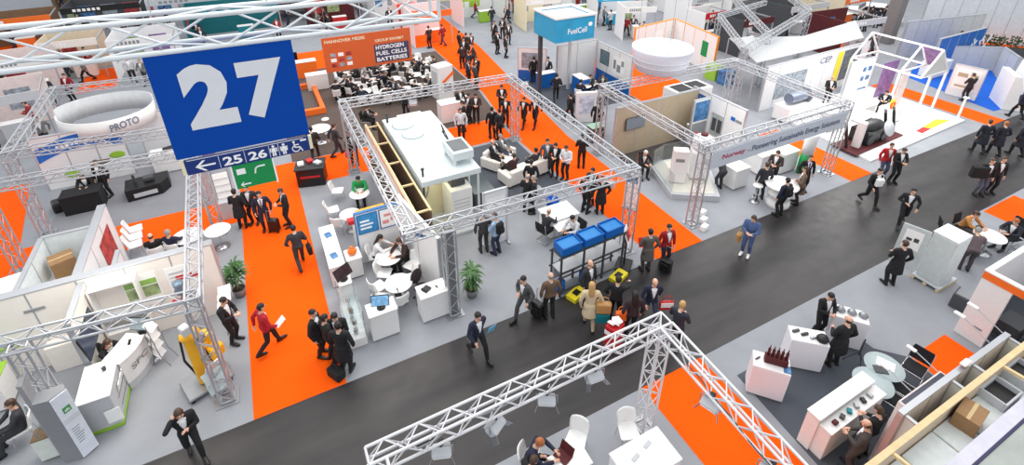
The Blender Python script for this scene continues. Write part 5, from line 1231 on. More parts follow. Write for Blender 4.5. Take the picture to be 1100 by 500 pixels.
for k in range(5): b = MB(); b.cbox((-0.1 + 0.05 * k, 0.06 * math.cos(k * 2.1), 0.93 + 0.02 * (k % 2)), (0.16, 0.2, 0.02), 0.7 * k, 0.004, 0, 0.5 * math.sin(k), 0.4); b.build('leaflet', PAPER, R)
o = person((696, 345), 245, 'bald man in a navy suit and pale shirt walking down the aisle', 'walk', top=NAV, legs=(52, 62, 88), hair='grey', style='fringe')
bag(local(o, 0.1, 0.42, 0.55), 'red and white printed bag carried by the bald man in navy', RED, 0.4, 0.12, 0.32, o.rotation_euler.z, 0.2, 'bag', 'carrier_bag', PAPER)
person((723, 374), 20, 'grey blond haired person in dark blue partly behind the near truss corner', 'hold', top=(40, 44, 58), hair='blond')
o = person((712, 285), 260, 'man in a red jacket standing at the end of the middle orange walkway', 'stand', top=(150, 26, 36), legs=(40, 40, 52), hair='black')
trolley((714, 293), 200, 'black trolley case at the end of the middle orange walkway')
person((693, 291), 75, 'man in a grey coat with a red folder beside the man in the red jacket', 'coat', top=(92, 90, 86), legs=(66, 64, 62), hair='black')
sheet(PEOPLE[-1], 'red and white folder held by the man in the grey coat', 0.26, 0.12, 1.0, 0.24, 0.32, mat('folder_red', (210, 60, 50), 0.5), 60, 'folder', 'folder')
R = thing('cleaning_bucket', 'small yellow marker at the carpet corner beside the man in the grey coat', 'marker', (*g(690, 292)[:2], 0.01)); 
bpy.data.objects.remove(R)
o = person((800, 274), 205, 'man in blue denim overalls with white shoes standing alone in the aisle', 'hold', top=(74, 96, 140), legs=(70, 90, 134), shirt=(74, 96, 140), hair='brown', shoes=WHITE)
sheet(o, 'white and red leaflet held by the man in blue overalls', 0.4, 0.05, 1.12)
side_bag(o, 'tan shoulder bag at the hip of the man in blue overalls', mat('bag_tan', (186, 140, 86), 0.5), y=-0.32, w=0.26)
# =================================================================== banner stand (right of the middle walkway)
F2 = truss_frame('truss frame of the stand with the long grey Norway banner', [(13.08, 10.8), (20.95, 10.8), (13.08, 16.75), (20.9, 16.6)],
                 [((12.9, 10.8), (21.1, 10.8)), ((20.95, 10.8), (20.95, 16.7)), ((21.05, 16.6), (12.95, 16.8)), ((13.08, 10.8), (13.08, 16.8))])
R = thing('banner', 'long pale grey banner with navy and red lettering along the front truss beam', 'banner', (13.3, 10.6, 2.55))
b = MB(R); b.box(13.25, 10.58, 2.45, 20.75, 10.61, 3.15, 0.004); b.build('banner_sheet', mat('banner_grey', (196, 203, 214), 0.7, var=0.02), R)
text('Norway', (13.75, 10.575, 2.68), (1, 0, 0), (0, 0, 1), 1.15, 0.26, mat('letter_red', (176, 40, 66), 0.6), R, 'lettering', 0.02, 0.002, R)
text('- Pioneering Sustainable Energy Solutions', (15.05, 10.575, 2.62), (1, 0, 0), (0, 0, 1), 5.3, 0.32, mat('letter_navy', (50, 66, 104), 0.6), R, 'lettering', 0.012, 0.002, R)
wall('room_wall', 'taupe back wall of the dark brown presentation room', 'wall', (13.45, 16.2), (18.3, 16.2), 0.12, 0.016, 2.5, TAUPE)
slab('carpet', 'dark carpet inside the taupe presentation room', rect(13.56, 14.75, 18.2, 16.13), Z1, Z2, carpet('umber_carpet', (74, 68, 66)))
monitor((14.5, 16.05, 1.6), 270, 'grey wall screen inside the taupe presentation room', 1.1, 0.6, mat('screen_pale', (120, 128, 138), 0.3), 0, False)
R = thing('microphone_stand', 'thin stand in the taupe presentation room', 'stand', (16.9, 15.2, 0.016)); b = MB(); b.tube((0, 0, 0), (0, 0, 1.3), 0.02); b.lathe([(0, 0), (0.18, 0), (0.18, 0.02), (0, 0.03)], n=18); b.build('post', STEEL, R); b = MB(); b.ell((0, 0, 1.34), (0.06, 0.06, 0.06)); b.build('head', LGREY, R)
person((689, 188), 250, 'white haired man in black sitting at the front of the taupe room', 'desk', hair='white')
cantilever((691, 187), 250, 'dark chair under the white haired man at the taupe room')
R = thing('exhibit_platform', 'raised pale grey exhibit platform with glass rail behind the banner', 'platform', (14.9, 13.3, 0.012))
pl = [(13.5, 12.35), (15.1, 11.35), (17.3, 14.3), (14.9, 14.6), (14.2, 14.4)]
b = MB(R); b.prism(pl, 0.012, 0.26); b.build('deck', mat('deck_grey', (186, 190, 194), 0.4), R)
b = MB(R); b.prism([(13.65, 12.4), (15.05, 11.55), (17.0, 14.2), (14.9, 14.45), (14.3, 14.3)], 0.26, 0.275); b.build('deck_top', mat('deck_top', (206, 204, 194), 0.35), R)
for (a, c) in (((14.25, 14.35), (14.95, 14.55)), ((14.95, 14.55), (17.2, 14.25)), ((13.55, 12.4), (14.2, 14.35))):
    b = MB(R); d = V(c[0] - a[0], c[1] - a[1], 0); b.cbox(((a[0] + c[0]) / 2, (a[1] + c[1]) / 2, 0.7), (d.length, 0.012, 0.84), math.atan2(d.y, d.x), 0.003); b.build('glass_rail', GLASS, R)
R = thing('exhibit_pylon', 'white pylon with grey lettering on the raised platform', 'pylon', (14.35, 13.0, 0.287), rad(-35)); b = MB(); b.box(-0.3, -0.2, 0, 0.3, 0.2, 1.5, 0.02); b.build('body', WHITE, R); b = MB(); b.box(-0.2, -0.206, 1.0, 0.15, -0.201, 1.15, 0.002); b.build('print', MGREY, R)
R = thing('exhibit_machine', 'white exhibit machine with round dark port on the raised platform', 'machine', (15.4, 12.9, 0.287), rad(-35))
b = MB(); b.box(-0.4, -0.35, 0, 0.4, 0.35, 1.3, 0.06); b.build('cabinet', WHITE, R); b = MB(); b.lathe([(0, 1.3), (0.38, 1.3), (0.42, 1.5), (0.42, 1.8), (0.2, 1.95), (0, 1.95)], n=28); b.build('drum', WHITE, R)
b = MB(); b.lathe([(0, 1.95), (0.15, 1.95), (0.15, 2.03), (0, 2.03)], n=20); b.build('port', MAROON, R); b = MB(); b.tube((0.2, -0.36, 0.9), (0.2, -0.3, 0.9), 0.14, n=20); b.build('gauge', LGREY, R)
MWALL = wall('display_wall', 'white display wall with blue screen and window print behind the banner', 'wall', (18.4, 16.55), (18.4, 13.4), 0.12, 0.012, 2.5, WHITE)
poster(MWALL, 0.45, 1.1, 1.75, 2.25, -1, PICB, 'poster', NAVY, 0.12, ([(0.1, 0.4, 0.6, 0.55)], PURE), 'blue screen with white text')
poster(MWALL, 1.4, 2.1, 0.6, 1.7, -1, mat('window_print', (170, 172, 170), 0.5, var=0.2), 'poster', LGREY, 0.12, ([(0.1, 0.2, 0.45, 0.8), (0.55, 0.2, 0.9, 0.8)], DGREY), 'grey window photo')
b = MB(); b.box(2.45, -0.085, 1.75, 2.68, -0.068, 1.93, 0.003); b.build('blue_emblem', BLUE, MWALL); b = MB(); b.box(2.72, -0.085, 1.76, 3.05, -0.068, 1.88, 0.003); b.build('lettering', MGREY, MWALL)
MW2 = wall('display_wall', 'narrow blue and white poster wall right of the taupe room', 'wall', (17.3, 15.4), (18.3, 15.4), 0.1, 0.012, 2.4, WPANEL)
poster(MW2, 0.05, 0.95, 1.3, 2.3, -1, PICB, 'poster'); poster(MW2, 0.05, 0.95, 0.2, 1.2, -1, MGREY, 'poster')
b = MB(); b.lathe([(0, 0), (0.12, 0), (0.1, 0.6), (0.06, 0.9), (0, 0.92)], n=16); tag(b.build('fire_extinguisher', RED), 'red cylinder standing at the poster wall of the banner stand', 'cylinder').location = (17.35, 15.0, 0.02)
for (x, y, w_, l) in ((18.9, 12.3, 1.6, 'long white low counter behind the banner'), (16.6, 12.0, 0.8, 'square white counter at the left behind the banner')): counter('info_counter', l, 'counter', x - w_ / 2, y - 0.35, x + w_ / 2, y + 0.35, 0.95)
person((771, 203), 75, 'man in a dark suit bending behind the banner beside the raised platform', 'lean', top=(54, 54, 60), legs=(54, 54, 60), hair='black')
tq = g(841, 196, 1.05)
R = thing('high_table', 'round white high table with three shelves where visitors stand', 'table', (tq.x, tq.y, 0.012))
b = MB(); b.lathe([(0, 0), (0.42, 0), (0.44, 0.03), (0.44, 0.2), (0.4, 0.22), (0.4, 0.45), (0.44, 0.47), (0.44, 0.6), (0.4, 0.62), (0.4, 0.88), (0.0, 0.9)], n=32); b.build('drum', WHITE, R); b = MB(); b.lathe([(0, 0.9), (0.6, 0.9), (0.62, 0.93), (0.6, 0.97), (0, 0.97)], n=36); b.build('tabletop', WHITE, R)
person((815, 214), 60, 'man in a dark suit at a bar stool left of the round high table', 'stand', hair='brown', top=(46, 46, 52), legs=(46, 46, 52))
person((827, 199), 200, 'man in dark clothes facing the man at the bar stool', 'hold', top=(66, 54, 52), legs=BLK, hair='brown')
stool((810, 217), 'white bar stool beside the man left of the round high table')
o = person((836, 232), 85, 'man in a navy jacket with a backpack standing at the aisle before the high table', 'stand', top=(34, 38, 58), legs=BLK, hair='black'); backpack(o, 'black backpack on the man before the round high table', BLACKC)
o = person((855, 219), 130, 'woman in brown with a red bag right of the round high table', 'coat', top=(110, 92, 78), legs=(60, 50, 46), hair='brown', style='long')
side_bag(o, 'bright red handbag of the woman at the round high table', RED, y=-0.36, w=0.36)
person((860, 205), 240, 'man in a dark suit with violet tie behind the round high table', 'stand', tie=(90, 60, 130), hair='brown')
cq = g(861, 186); R = thing('column_display', 'round white and green display column on the orange carpet edge', 'column', (cq.x, cq.y, 0.012)); b = MB(); b.lathe([(0, 0), (0.24, 0), (0.24, 1.0), (0, 1.0)], n=28); b.build('green_base', GREEN, R); b = MB(); b.lathe([(0, 1.0), (0.24, 1.0), (0.24, 1.85), (0.2, 1.95), (0, 1.95)], n=28); b.build('white_top', WHITE, R)
R = counter('reception_counter', 'white counter behind the man with the violet tie', 'counter', 19.0, 11.6, 20.0, 12.2, 1.0)
for k, (px, py) in enumerate(((452 + 300, 232), (452 + 301, 240), (452 + 302, 248))):
    q = g(px, py); b = MB(); b.cbox((0, 0, 0.1), (0.3, 0.2, 0.2), 0.2, 0.01); o = tag(b.build('brochure_box', PAPER), ('white brochure box by the left banner truss post, farthest from the aisle', 'white brochure box by the left banner truss post, middle one', 'white brochure box by the left banner truss post, nearest the aisle')[k], 'box', 'boxes at the left banner post'); o.location = (q.x + 0.1, q.y, 0.012)
# black panels box behind frame
R = thing('solar_box', 'long white box with two black top panels behind the banner stand', 'display', (20.0, 18.4, 0.012)); b = MB(); b.box(-1.2, -0.6, 0, 1.2, 0.6, 1.5, 0.02); b.build('body', WHITE, R)
for k in range(2): b = MB(); b.box(-1.0 + 1.05 * k, -0.4, 1.5, -0.1 + 1.05 * k, 0.4, 1.53, 0.005); b.build('black_panel', BLACK, R)
# =================================================================== white platform stand with the house frame
slab('platform_floor', 'large glossy white platform floor with the house frame on it', [(23.6, 10.45), (32.3, 10.75), (32.5, 16.2), (24.0, 15.6)], Z1, 0.1, mat('platform_white', (240, 240, 240), 0.25, var=0.01), 'platform')
b = MB(); vs = [(29.6, 11.0), (31.6, 11.1), (31.0, 11.5), (29.4, 11.3)]; b.prism(vs, 0.1, 0.103); b.prism([(28.6, 10.9), (29.6, 11.0), (29.4, 11.3), (28.6, 11.2)], 0.1, 0.104, 1); tag(b.build('floor_graphic', [LEMON, RED]), 'yellow and red streak graphic on the white platform floor', 'graphic')
CW = wall('display_wall', 'white back wall of the platform stand lettered CEP', 'wall', (23.6, 16.6), (33.0, 16.9), 0.12, 0.012, 2.6, WPANEL)
text('CEP', wl(CW, 4.6, 1.95, -1, 0.012, 0.12), (1, 0.03, 0), (0, 0, 1), 1.1, 0.38, mat('letter_slate', (110, 120, 140), 0.5), None, 'lettering', 0.02, 0.003)
_t = COL.objects[-1]; _t.parent = CW; _t.matrix_parent_inverse = (Matrix.Translation(CW.location) @ Matrix.Rotation(CW.rotation_euler.z, 4, 'Z')).inverted()
poster(CW, 6.3, 6.8, 0.5, 2.4, -1, LEMON, 'poster', None, 0.12, None, 'bright yellow panel'); poster(CW, 6.9, 8.6, 0.5, 2.4, -1, mat('dark_street_print', (100, 108, 112), 0.5, var=0.5, scale=5), 'poster', None, 0.12, ([(0.4, 0.4, 0.6, 0.7)], LIME), 'dark green photo')
poster(CW, 1.0, 3.6, 0.5, 1.9, -1, PICM, 'poster', None, 0.12, None, 'grey engine photo')
CW2 = wall('display_wall', 'tall white panel wall with blue diagrams beside the house frame', 'wall', (28.2, 15.0), (30.4, 15.0), 0.1, 0.1, 2.6, WPANEL)
poster(CW2, 1.1, 2.1, 0.6, 2.4, -1, PAPER, 'poster', None, 0.1, ([(0.1, 0.1, 0.9, 0.16), (0.1, 0.7, 0.4, 0.85), (0.55, 0.7, 0.9, 0.85), (0.1, 0.4, 0.4, 0.55), (0.55, 0.4, 0.9, 0.55)], PICB))
R = thing('engine_display', 'grey round fuel cell engine on a long white plinth behind the banner', 'machine', (24.8, 15.2, 0.1))
b = MB(); b.box(-1.3, -0.45, 0, 1.3, 0.45, 0.8, 0.02); b.build('plinth', WHITE, R); b = MB(); b.tube((-0.9, 0, 1.15), (0.4, 0, 1.15), 0.28, n=24); b.build('engine_body', mat('engine_grey', (130, 140, 158), 0.35, 0.5), R)
b = MB(); b.tube((0.4, 0, 1.15), (0.6, 0, 1.15), 0.42, n=28); b.build('wheel', STEEL, R)
for k in range(6): b = MB(); t = k * PI / 3; b.tube((0.61, 0.22 * math.cos(t), 1.15 + 0.22 * math.sin(t)), (0.64, 0.22 * math.cos(t), 1.15 + 0.22 * math.sin(t)), 0.08, n=12); b.build('wheel_port', DGREY, R)
for (x, y, w_, d_, h_, l) in ((25.2, 13.4, 1.6, 0.6, 1.0, 'long white counter in the middle of the white platform'), (27.3, 13.2, 0.9, 0.6, 1.0, 'white counter beside the seated visitor on the platform'), (28.6, 12.6, 1.0, 0.7, 0.75, 'low white table with coloured models on the platform')):
    counter('display_counter', l, 'counter', x - w_ / 2, y - d_ / 2, x + w_ / 2, y + d_ / 2, h_).location.z = 0.1
for k, (x, y, m_, l) in enumerate(((28.4, 12.5, ORANGE, 'orange ring model on the low white platform table'), (28.75, 12.7, LEMON, 'yellow ring model on the low white platform table'))):
    b = MB(); b.path([(0.16 * math.cos(t * PI / 8), 0, 0.18 + 0.16 * math.sin(t * PI / 8)) for t in range(17)], 0.05, 8); tag(b.build('ring_model', m_), l, 'model').location = (x, y, 0.86)
q = g(945, 122); person((q.x, q.y, 0.1), 200, 'person in black sitting at the white counter on the platform', 'desk', hair='black'); chair(q, 200, 'white shell chair under the seated visitor on the platform').location.z = 0.1
person((886, 112), 230, 'person in dark clothes with blond hair standing behind the banner top', 'hold', hair='blond')
R = thing('vehicle_display', 'black cutaway vehicle exhibit with pale disc on a dark red floor plate', 'exhibit', (25.4, 11.75, 0.1))
b = MB(); b.prism([(-2.0, -0.75), (2.1, -0.55), (2.1, 0.6), (-2.0, 0.5)], 0, 0.05); b.build('floor_plate', MAROON, R)
for x, w_ in ((-1.7, 0.35), (1.4, 0.55), (2.1, 0.5)): b = MB(); b.cbox((x, 0.1, 0.65), (w_, 0.12, 1.15), 0.5, 0.02, 0, -0.25); b.build('black_panel', BLACK, R)
b = MB(); b.cbox((-1.2, -0.2, 0.7), (0.3, 0.35, 1.3), 0.3, 0.02); b.build('white_pylon', WHITE, R)
b = MB(); b.prism([(-0.8, -0.4), (0.9, -0.4), (0.9, 0.45), (-0.8, 0.45)], 0.05, 0.75); b.ell((0.0, 0.0, 0.75), (0.9, 0.45, 0.35)); b.build('vehicle_body', BLACK, R)
b = MB(); b.cbox((0.1, 0.45, 1.1), (1.5, 0.5, 0.06), 0.1, 0.01); b.build('white_tabletop', WHITE, R)
T = Matrix.Translation((0.35, -0.62, 0.85)) @ Matrix.Rotation(rad(65), 4, 'X'); b = MB(T=T); b.lathe([(0, -0.03), (0.36, -0.03), (0.38, 0), (0.36, 0.03), (0, 0.03)], n=32); b.build('pale_disc', mat('disc_white', (220, 224, 228), 0.3), R)
for sx in (-0.5, 0.6):
    b = MB(); b.tube((sx, -0.45, 0.3), (sx, -0.38, 0.3), 0.26, n=24); b.build('wheel', DGREY, R)
# house frame
R = thing('house_frame', 'white open house frame with gabled roof on the white platform', 'frame', (30.0, 12.4, 0.1)); hw, hl, he, hr = 2.45, 3.6, 2.2, 3.5
rb = 0.055
for y in (0, 1.0, hl):
    b = MB(); b.path([(0, y, he), (hw / 2, y, hr), (hw, y, he)], rb, 8); b.tube((0, y, he), (hw, y, he), rb); b.build('gable_rib', WHITE, R)
for x, y in ((0.95, 0), (hw, 0), (0, hl), (hw, hl), (0, 1.0)): b = MB(); b.box(x - rb, y - rb, 0, x + rb, y + rb, he, 0.01); b.build('post', WHITE, R)
for x, z in ((0, he), (hw / 2, hr), (hw, he)): b = MB(); b.tube((x, 0, z), (x, hl, z), rb); b.build('long_beam', WHITE, R)
b = MB(); b.add([(0, 0, he), (hw, 0, he), (hw / 2, 0, hr), (0, -0.02, he), (hw, -0.02, he), (hw / 2, -0.02, hr)], [(0, 1, 2), (3, 5, 4), (0, 3, 4, 1), (1, 4, 5, 2), (2, 5, 3, 0)]); b.build('gable_sheet', mat('gable_grey', (206, 208, 206), 0.6), R)
b = MB(); b.add([(hw / 2 + 0.04, 0.1, hr - 0.04), (hw, 0.1, he + 0.02), (hw, 1.0, he + 0.02), (hw / 2 + 0.04, 1.0, hr - 0.04), (hw / 2 + 0.03, 0.1, hr - 0.06), (hw - 0.01, 0.1, he), (hw - 0.01, 1.0, he), (hw / 2 + 0.03, 1.0, hr - 0.06)], [(0, 1, 2, 3), (4, 7, 6, 5), (0, 4, 5, 1), (2, 6, 7, 3), (1, 5, 6, 2), (0, 3, 7, 4)]); b.build('roof_print', PICP, R)
b = MB(); b.box(1.0, 2.3, 0, 2.4, 2.36, 2.1, 0.004); b.build('inner_poster', PICP, R, 'violet inner poster wall'); b = MB(); b.box(0.1, 0.9, 0, 0.85, 0.94, 2.1, 0.004); b.build('side_poster', mat('pink_white_print', (232, 218, 214), 0.6, var=0.1), R)
q = V(32.35, 11.1, 0.1); R = thing('post', 'short white post at the right corner of the white platform', 'post', q); b = MB(); b.box(-0.05, -0.05, 0, 0.05, 0.05, 1.1, 0.01); b.build('shaft', WHITE, R); b = MB(); b.box(-0.12, -0.12, 1.1, 0.12, 0.12, 1.16, 0.01); b.build('cap', WHITE, R)
# =================================================================== people on the far part of the aisle
o = person((945, 191), 235, 'person in a red jacket and jeans standing at the platform edge', 'stand', top=(184, 28, 36), legs=(80, 88, 116), hair='brown')
person((957, 196), 240, 'person in black standing just in front of the red jacket', 'hold', hair='brown')
o = person((931, 219), 250, 'man in black with a white rucksack front walking toward the camera in the aisle', 'walk', hair='black', shirt=(235, 235, 235))
bag(local(o, 0.2, 0, 0.95), 'white bag held in front by the man in black at the platform', PAPER, 0.3, 0.14, 0.34, o.rotation_euler.z)
o = person((966, 241), 215, 'man in a dark jacket walking bent forward in the middle of the aisle', 'stride', top=(36, 36, 40), hair='black')
o = person((1049, 209), 235, 'man in grey jeans with a big black case in the right half of the aisle', 'stand', legs=(84, 88, 104), hair='brown')
bag(local(o, 0.1, -0.35, 0.85), 'big black case carried by the man in grey jeans in the aisle', BLACKC, 0.6, 0.24, 0.5, o.rotation_euler.z, 0.1, 'case', 'instrument_case')
person((1061, 207), 235, 'man in black with a white shirt beside the man with the big black case', 'stand', hair='brown')
for k, (px, py, l) in enumerate(((1049, 165, 'leftmost of three men in dark coats walking together at the right aisle end'), (1066, 167, 'middle one of three men in dark coats walking together at the right aisle end'), (1090, 168, 'rightmost of three men in dark coats walking together at the right aisle end'))):
    person((px, py), 50 + 6 * k, l, 'coatwalk', top=(32 + 4 * k, 34, 46), legs=BLK, hair=('brown', 'ginger', 'black')[k], h=1.02)
person((1090, 128), 60, 'man in dark clothes walking past the white wedge at the right edge', 'walk', top=(36, 40, 56), hair='black')
# =================================================================== blue stand on the right
BW = wall('display_wall', 'blue wall with white pattern behind the house frame', 'wall', tuple(g(996, 80)[:2]), tuple(g(1044, 66)[:2]), 0.14, 0.012, 2.4, BLUE)
b = MB()
for k in range(12): b.cbox((4.2 + 0.22 * k, -0.08, 1.3 + 0.35 * math.sin(k * 1.3)), (0.16, 0.012, 0.4), 0, 0.003, 0, 0, 0.6 * (-1) ** k)
b.build('white_pattern', PURE, BW)
R = counter('reception_counter', 'white curved-top counter on the blue carpet stand', 'counter', 37.3, 14.9, 39.3, 15.7, 1.0)
wall('display_wall', 'pale grey wall at the back of the blue carpet stand', 'wall', (40.2, 15.6), (42.8, 14.0), 0.14, 0.016, 1.6, LGREY)
wall('display_wall', 'pale grey slanted wall at the right of the blue carpet stand', 'wall', (42.6, 13.8), (41.0, 12.4), 0.14, 0.016, 1.7, LGREY)
PW2 = wall('poster_board', 'white poster board at the left edge of the blue carpet', 'wall', (35.6, 13.3), (35.9, 11.9), 0.1, 0.016, 1.9, WPANEL)
poster(PW2, 0.15, 1.3, 0.5, 1.7, -1, PAPER, 'poster', None, 0.1, ([(0.1, 0.1, 0.9, 0.2), (0.1, 0.6, 0.5, 0.8), (0.6, 0.5, 0.9, 0.8)], mat('print_tan', (190, 170, 140), 0.6)))
person((1035, 109), 60, 'man in a dark suit reading the white poster board on the blue carpet', 'hold', top=(44, 40, 46), legs=(44, 40, 46), hair='brown')
R = thing('slanted_display', 'white slanted display wedge at the right corner of the blue carpet', 'display', (36.9, 10.85, 0.016), rad(40)); b = MB(); b.add([(-0.9, -0.4, 0), (0.9, -0.4, 0), (0.9, 0.5, 0), (-0.9, 0.5, 0), (-0.9, 0.2, 1.9), (0.9, 0.2, 1.9), (0.9, 0.5, 1.9), (-0.9, 0.5, 1.9)], [(0, 3, 2, 1), (4, 5, 6, 7), (0, 1, 5, 4), (1, 2, 6, 5), (2, 3, 7, 6), (3, 0, 4, 7)]); b.build('body', WHITE, R); b = MB(); b.box(0.905, -0.3, 0.1, 0.92, 0.45, 1.0, 0.004); b.build('blue_side', BLUE, R); b = MB(); b.cbox((0, -0.11, 0.95), (1.4, 0.01, 1.5), 0, 0.003, 0, -0.305); b.build('print', LGREY, R)
hx = [(46.2 + 0.8 * k, 17.0 - 1.1 * k) for k in range(5)]
rn = random.Random(4)
for k, (x, y) in enumerate(hx):
    R = thing('hedge_planter', 'planter box of the dark green hedge row behind the blue carpet stand', 'hedge', (x, y, 0.012), rad(-52), 'hedge planters'); b = MB(); b.box(-0.6, -0.3, 0, 0.6, 0.3, 0.5, 0.02); b.build('trough', DGREY, R)
    f = MB()
    for j in range(220):
        p = V(rn.uniform(-0.6, 0.6), rn.uniform(-0.35, 0.35), rn.uniform(0.5, 1.25)); d = V(rn.uniform(-1, 1), rn.uniform(-1, 1), rn.uniform(-0.2, 1)).normalized() * 0.16; s_ = d.cross(V(rn.uniform(-1, 1), rn.uniform(-1, 1), rn.uniform(-1, 1))).normalized() * 0.06
        f.add([p, p + d * 0.5 + s_, p + d, p + d * 0.5 - s_], [(0, 1, 2, 3)])
    f.build('foliage', LEAFD, R)
# =================================================================== near right: cabinet, group, orange banded booth
R = thing('equipment_cabinet', 'tall pale grey equipment cabinet with its door open on a wooden pallet', 'cabinet', (17.5, 5.05, 0.012))
b = MB(); b.box(0.0, -0.34, 0.16, 0.78, 0.34, 1.85, 0.02); b.build('body', mat('cabinet_grey', (216, 222, 222), 0.45), R)
b = MB(); b.box(-0.012, -0.31, 0.2, -0.001, 0.31, 1.8, 0.004); b.build('front_panel', mat('cabinet_front', (196, 204, 204), 0.45), R)
b = MB(); b.box(-0.02, -0.33, 1.85, 0.8, 0.36, 1.89, 0.01); b.build('top_cover', WHITE, R)
T = Matrix.Translation((0, 0.36, 0)) @ Matrix.Rotation(rad(17), 4, 'Z'); b = MB(T=T); b.box(-0.03, 0, 0.2, 0.01, 0.74, 1.8, 0.008); b.build('door', mat('cabinet_front', (196, 204, 204), 0.45), R)
b = MB(T=T); b.box(-0.036, 0.15, 0.95, -0.031, 0.62, 1.65, 0.002); b.build('notice', PAPER, R); b = MB(T=T); b.box(-0.04, 0.22, 1.25, -0.0365, 0.35, 1.4, 0.001); b.box(-0.04, 0.4, 1.25, -0.0365, 0.55, 1.35, 0.001); b.build('notice_picture', DGREY, R)
for k in range(3): b = MB(); b.box(-0.1, -0.42 + 0.36 * k, 0, 0.95, -0.32 + 0.36 * k, 0.1, 0.005); b.build('pallet_runner', WOOD, R)
b = MB(); b.box(-0.1, -0.42, 0.1, 0.95, 0.4, 0.155, 0.006); b.build('pallet_deck', LGREY, R)
person((954, 306), 62, 'man in a long dark coat seen from behind beside the open cabinet door', 'coat', top=(24, 24, 28), hair='brown', h=1.02)
R = thing('black_case', 'dark grey cube case on the carpet left of the orange banded booth', 'case', (17.4, 4.0, 0.012), rad(8)); b = MB(); b.box(-0.26, -0.26, 0, 0.26, 0.26, 0.5, 0.02); b.build('body', DGREY, R); b = MB(); b.box(-0.22, -0.22, 0.5, 0.22, 0.22, 0.52, 0.01); b.build('lid', MGREY, R)
tq = V(20.9, 5.0, 0); table(tq, 'round white table in the meeting group at the right edge', None, 1.15)
for k, (dx, dy, a, tp_, lg, hr_, l) in enumerate(((0.15, 0.75, -95, (190, 130, 70), (60, 50, 44), 'brown', 'person in an ochre jumper at the far side of the right meeting table'), (1.0, -0.25, 165, (34, 36, 48), BLK, 'ginger', 'man in a dark suit at the right side of the right meeting table'),
                                                   (-0.85, 0.2, -10, (40, 40, 46), BLK, 'black', 'person in black at the left side of the right meeting table'))):
    q = tq + V(dx, dy, 0); person(q, a, l, 'desk', top=tp_, legs=lg, hair=hr_)
    cantilever(q - V(0.05 * math.cos(rad(a)), 0.05 * math.sin(rad(a)), 0), a, ('dark chair under the person in ochre at the right meeting table', 'dark chair under the suited man at the right meeting table', 'dark chair under the person in black at the right meeting table')[k])
person((1034, 290), 35, 'person in a brown grey coat leaning over the right meeting table', 'lean', top=(98, 84, 88), legs=(70, 60, 66), hair='grey')
cantilever(tq + V(0.1, -0.95, 0), 85, 'empty cantilever chair at the near side of the right meeting table'); cantilever(tq + V(1.55, -0.1, 0), 170, 'empty dark chair behind the suited man at the right meeting table'); cantilever(tq + V(-0.55, 0.95, 0), -50, 'empty dark chair at the far left of the right meeting table')
R = thing('orange_banded_booth', 'white booth with an orange band along its top at the right edge', 'booth', (16.2, 3.6, 0.012))
for nm, bx, m_ in (('corner_wall', (16.17, 2.95, 0.012, 16.27, 3.62, 2.05), WPANEL), ('side_wall', (16.27, 3.54, 0.012, 20.5, 3.62, 2.3), WPANEL), ('front_wall', (16.17, -0.5, 0.012, 16.27, 1.2, 2.05), WPANEL), ('back_wall', (20.4, -0.5, 0.012, 20.5, 3.54, 2.3), WPANEL),
                   ('orange_band', (16.15, -0.5, 2.05, 16.28, 3.63, 2.28), ORANGE), ('top_rail', (16.14, -0.5, 2.28, 16.3, 3.64, 2.33), WHITE), ('top_rail', (16.3, 3.5, 2.28, 20.5, 3.64, 2.33), WHITE)):
    b = MB(R); b.box(*bx); b.build(nm, m_, R)
b = MB(R); b.box(16.162, 3.1, 0.5, 16.168, 3.3, 0.56, 0.001); b.build('small_print', MGREY, R)
slab('carpet', 'charcoal carpet inside the orange banded booth', rect(16.3, -0.5, 20.3, 3.5), Z1, Z2, C_DGREY)
cantilever(V(17.2, 2.2, 0), 150, 'dark chair inside the orange banded booth, nearest its doorway'); cantilever(V(18.3, 2.6, 0), 250, 'dark chair inside the orange banded booth, further from its doorway')
person(V(17.9, 2.0, 0), 120, 'person in black sitting inside the orange banded booth', 'desk')
counter('low_table', 'dark low table inside the orange banded booth', 'table', 17.0, 2.6, 17.7, 3.1, 0.6, DGREY, DGREY)
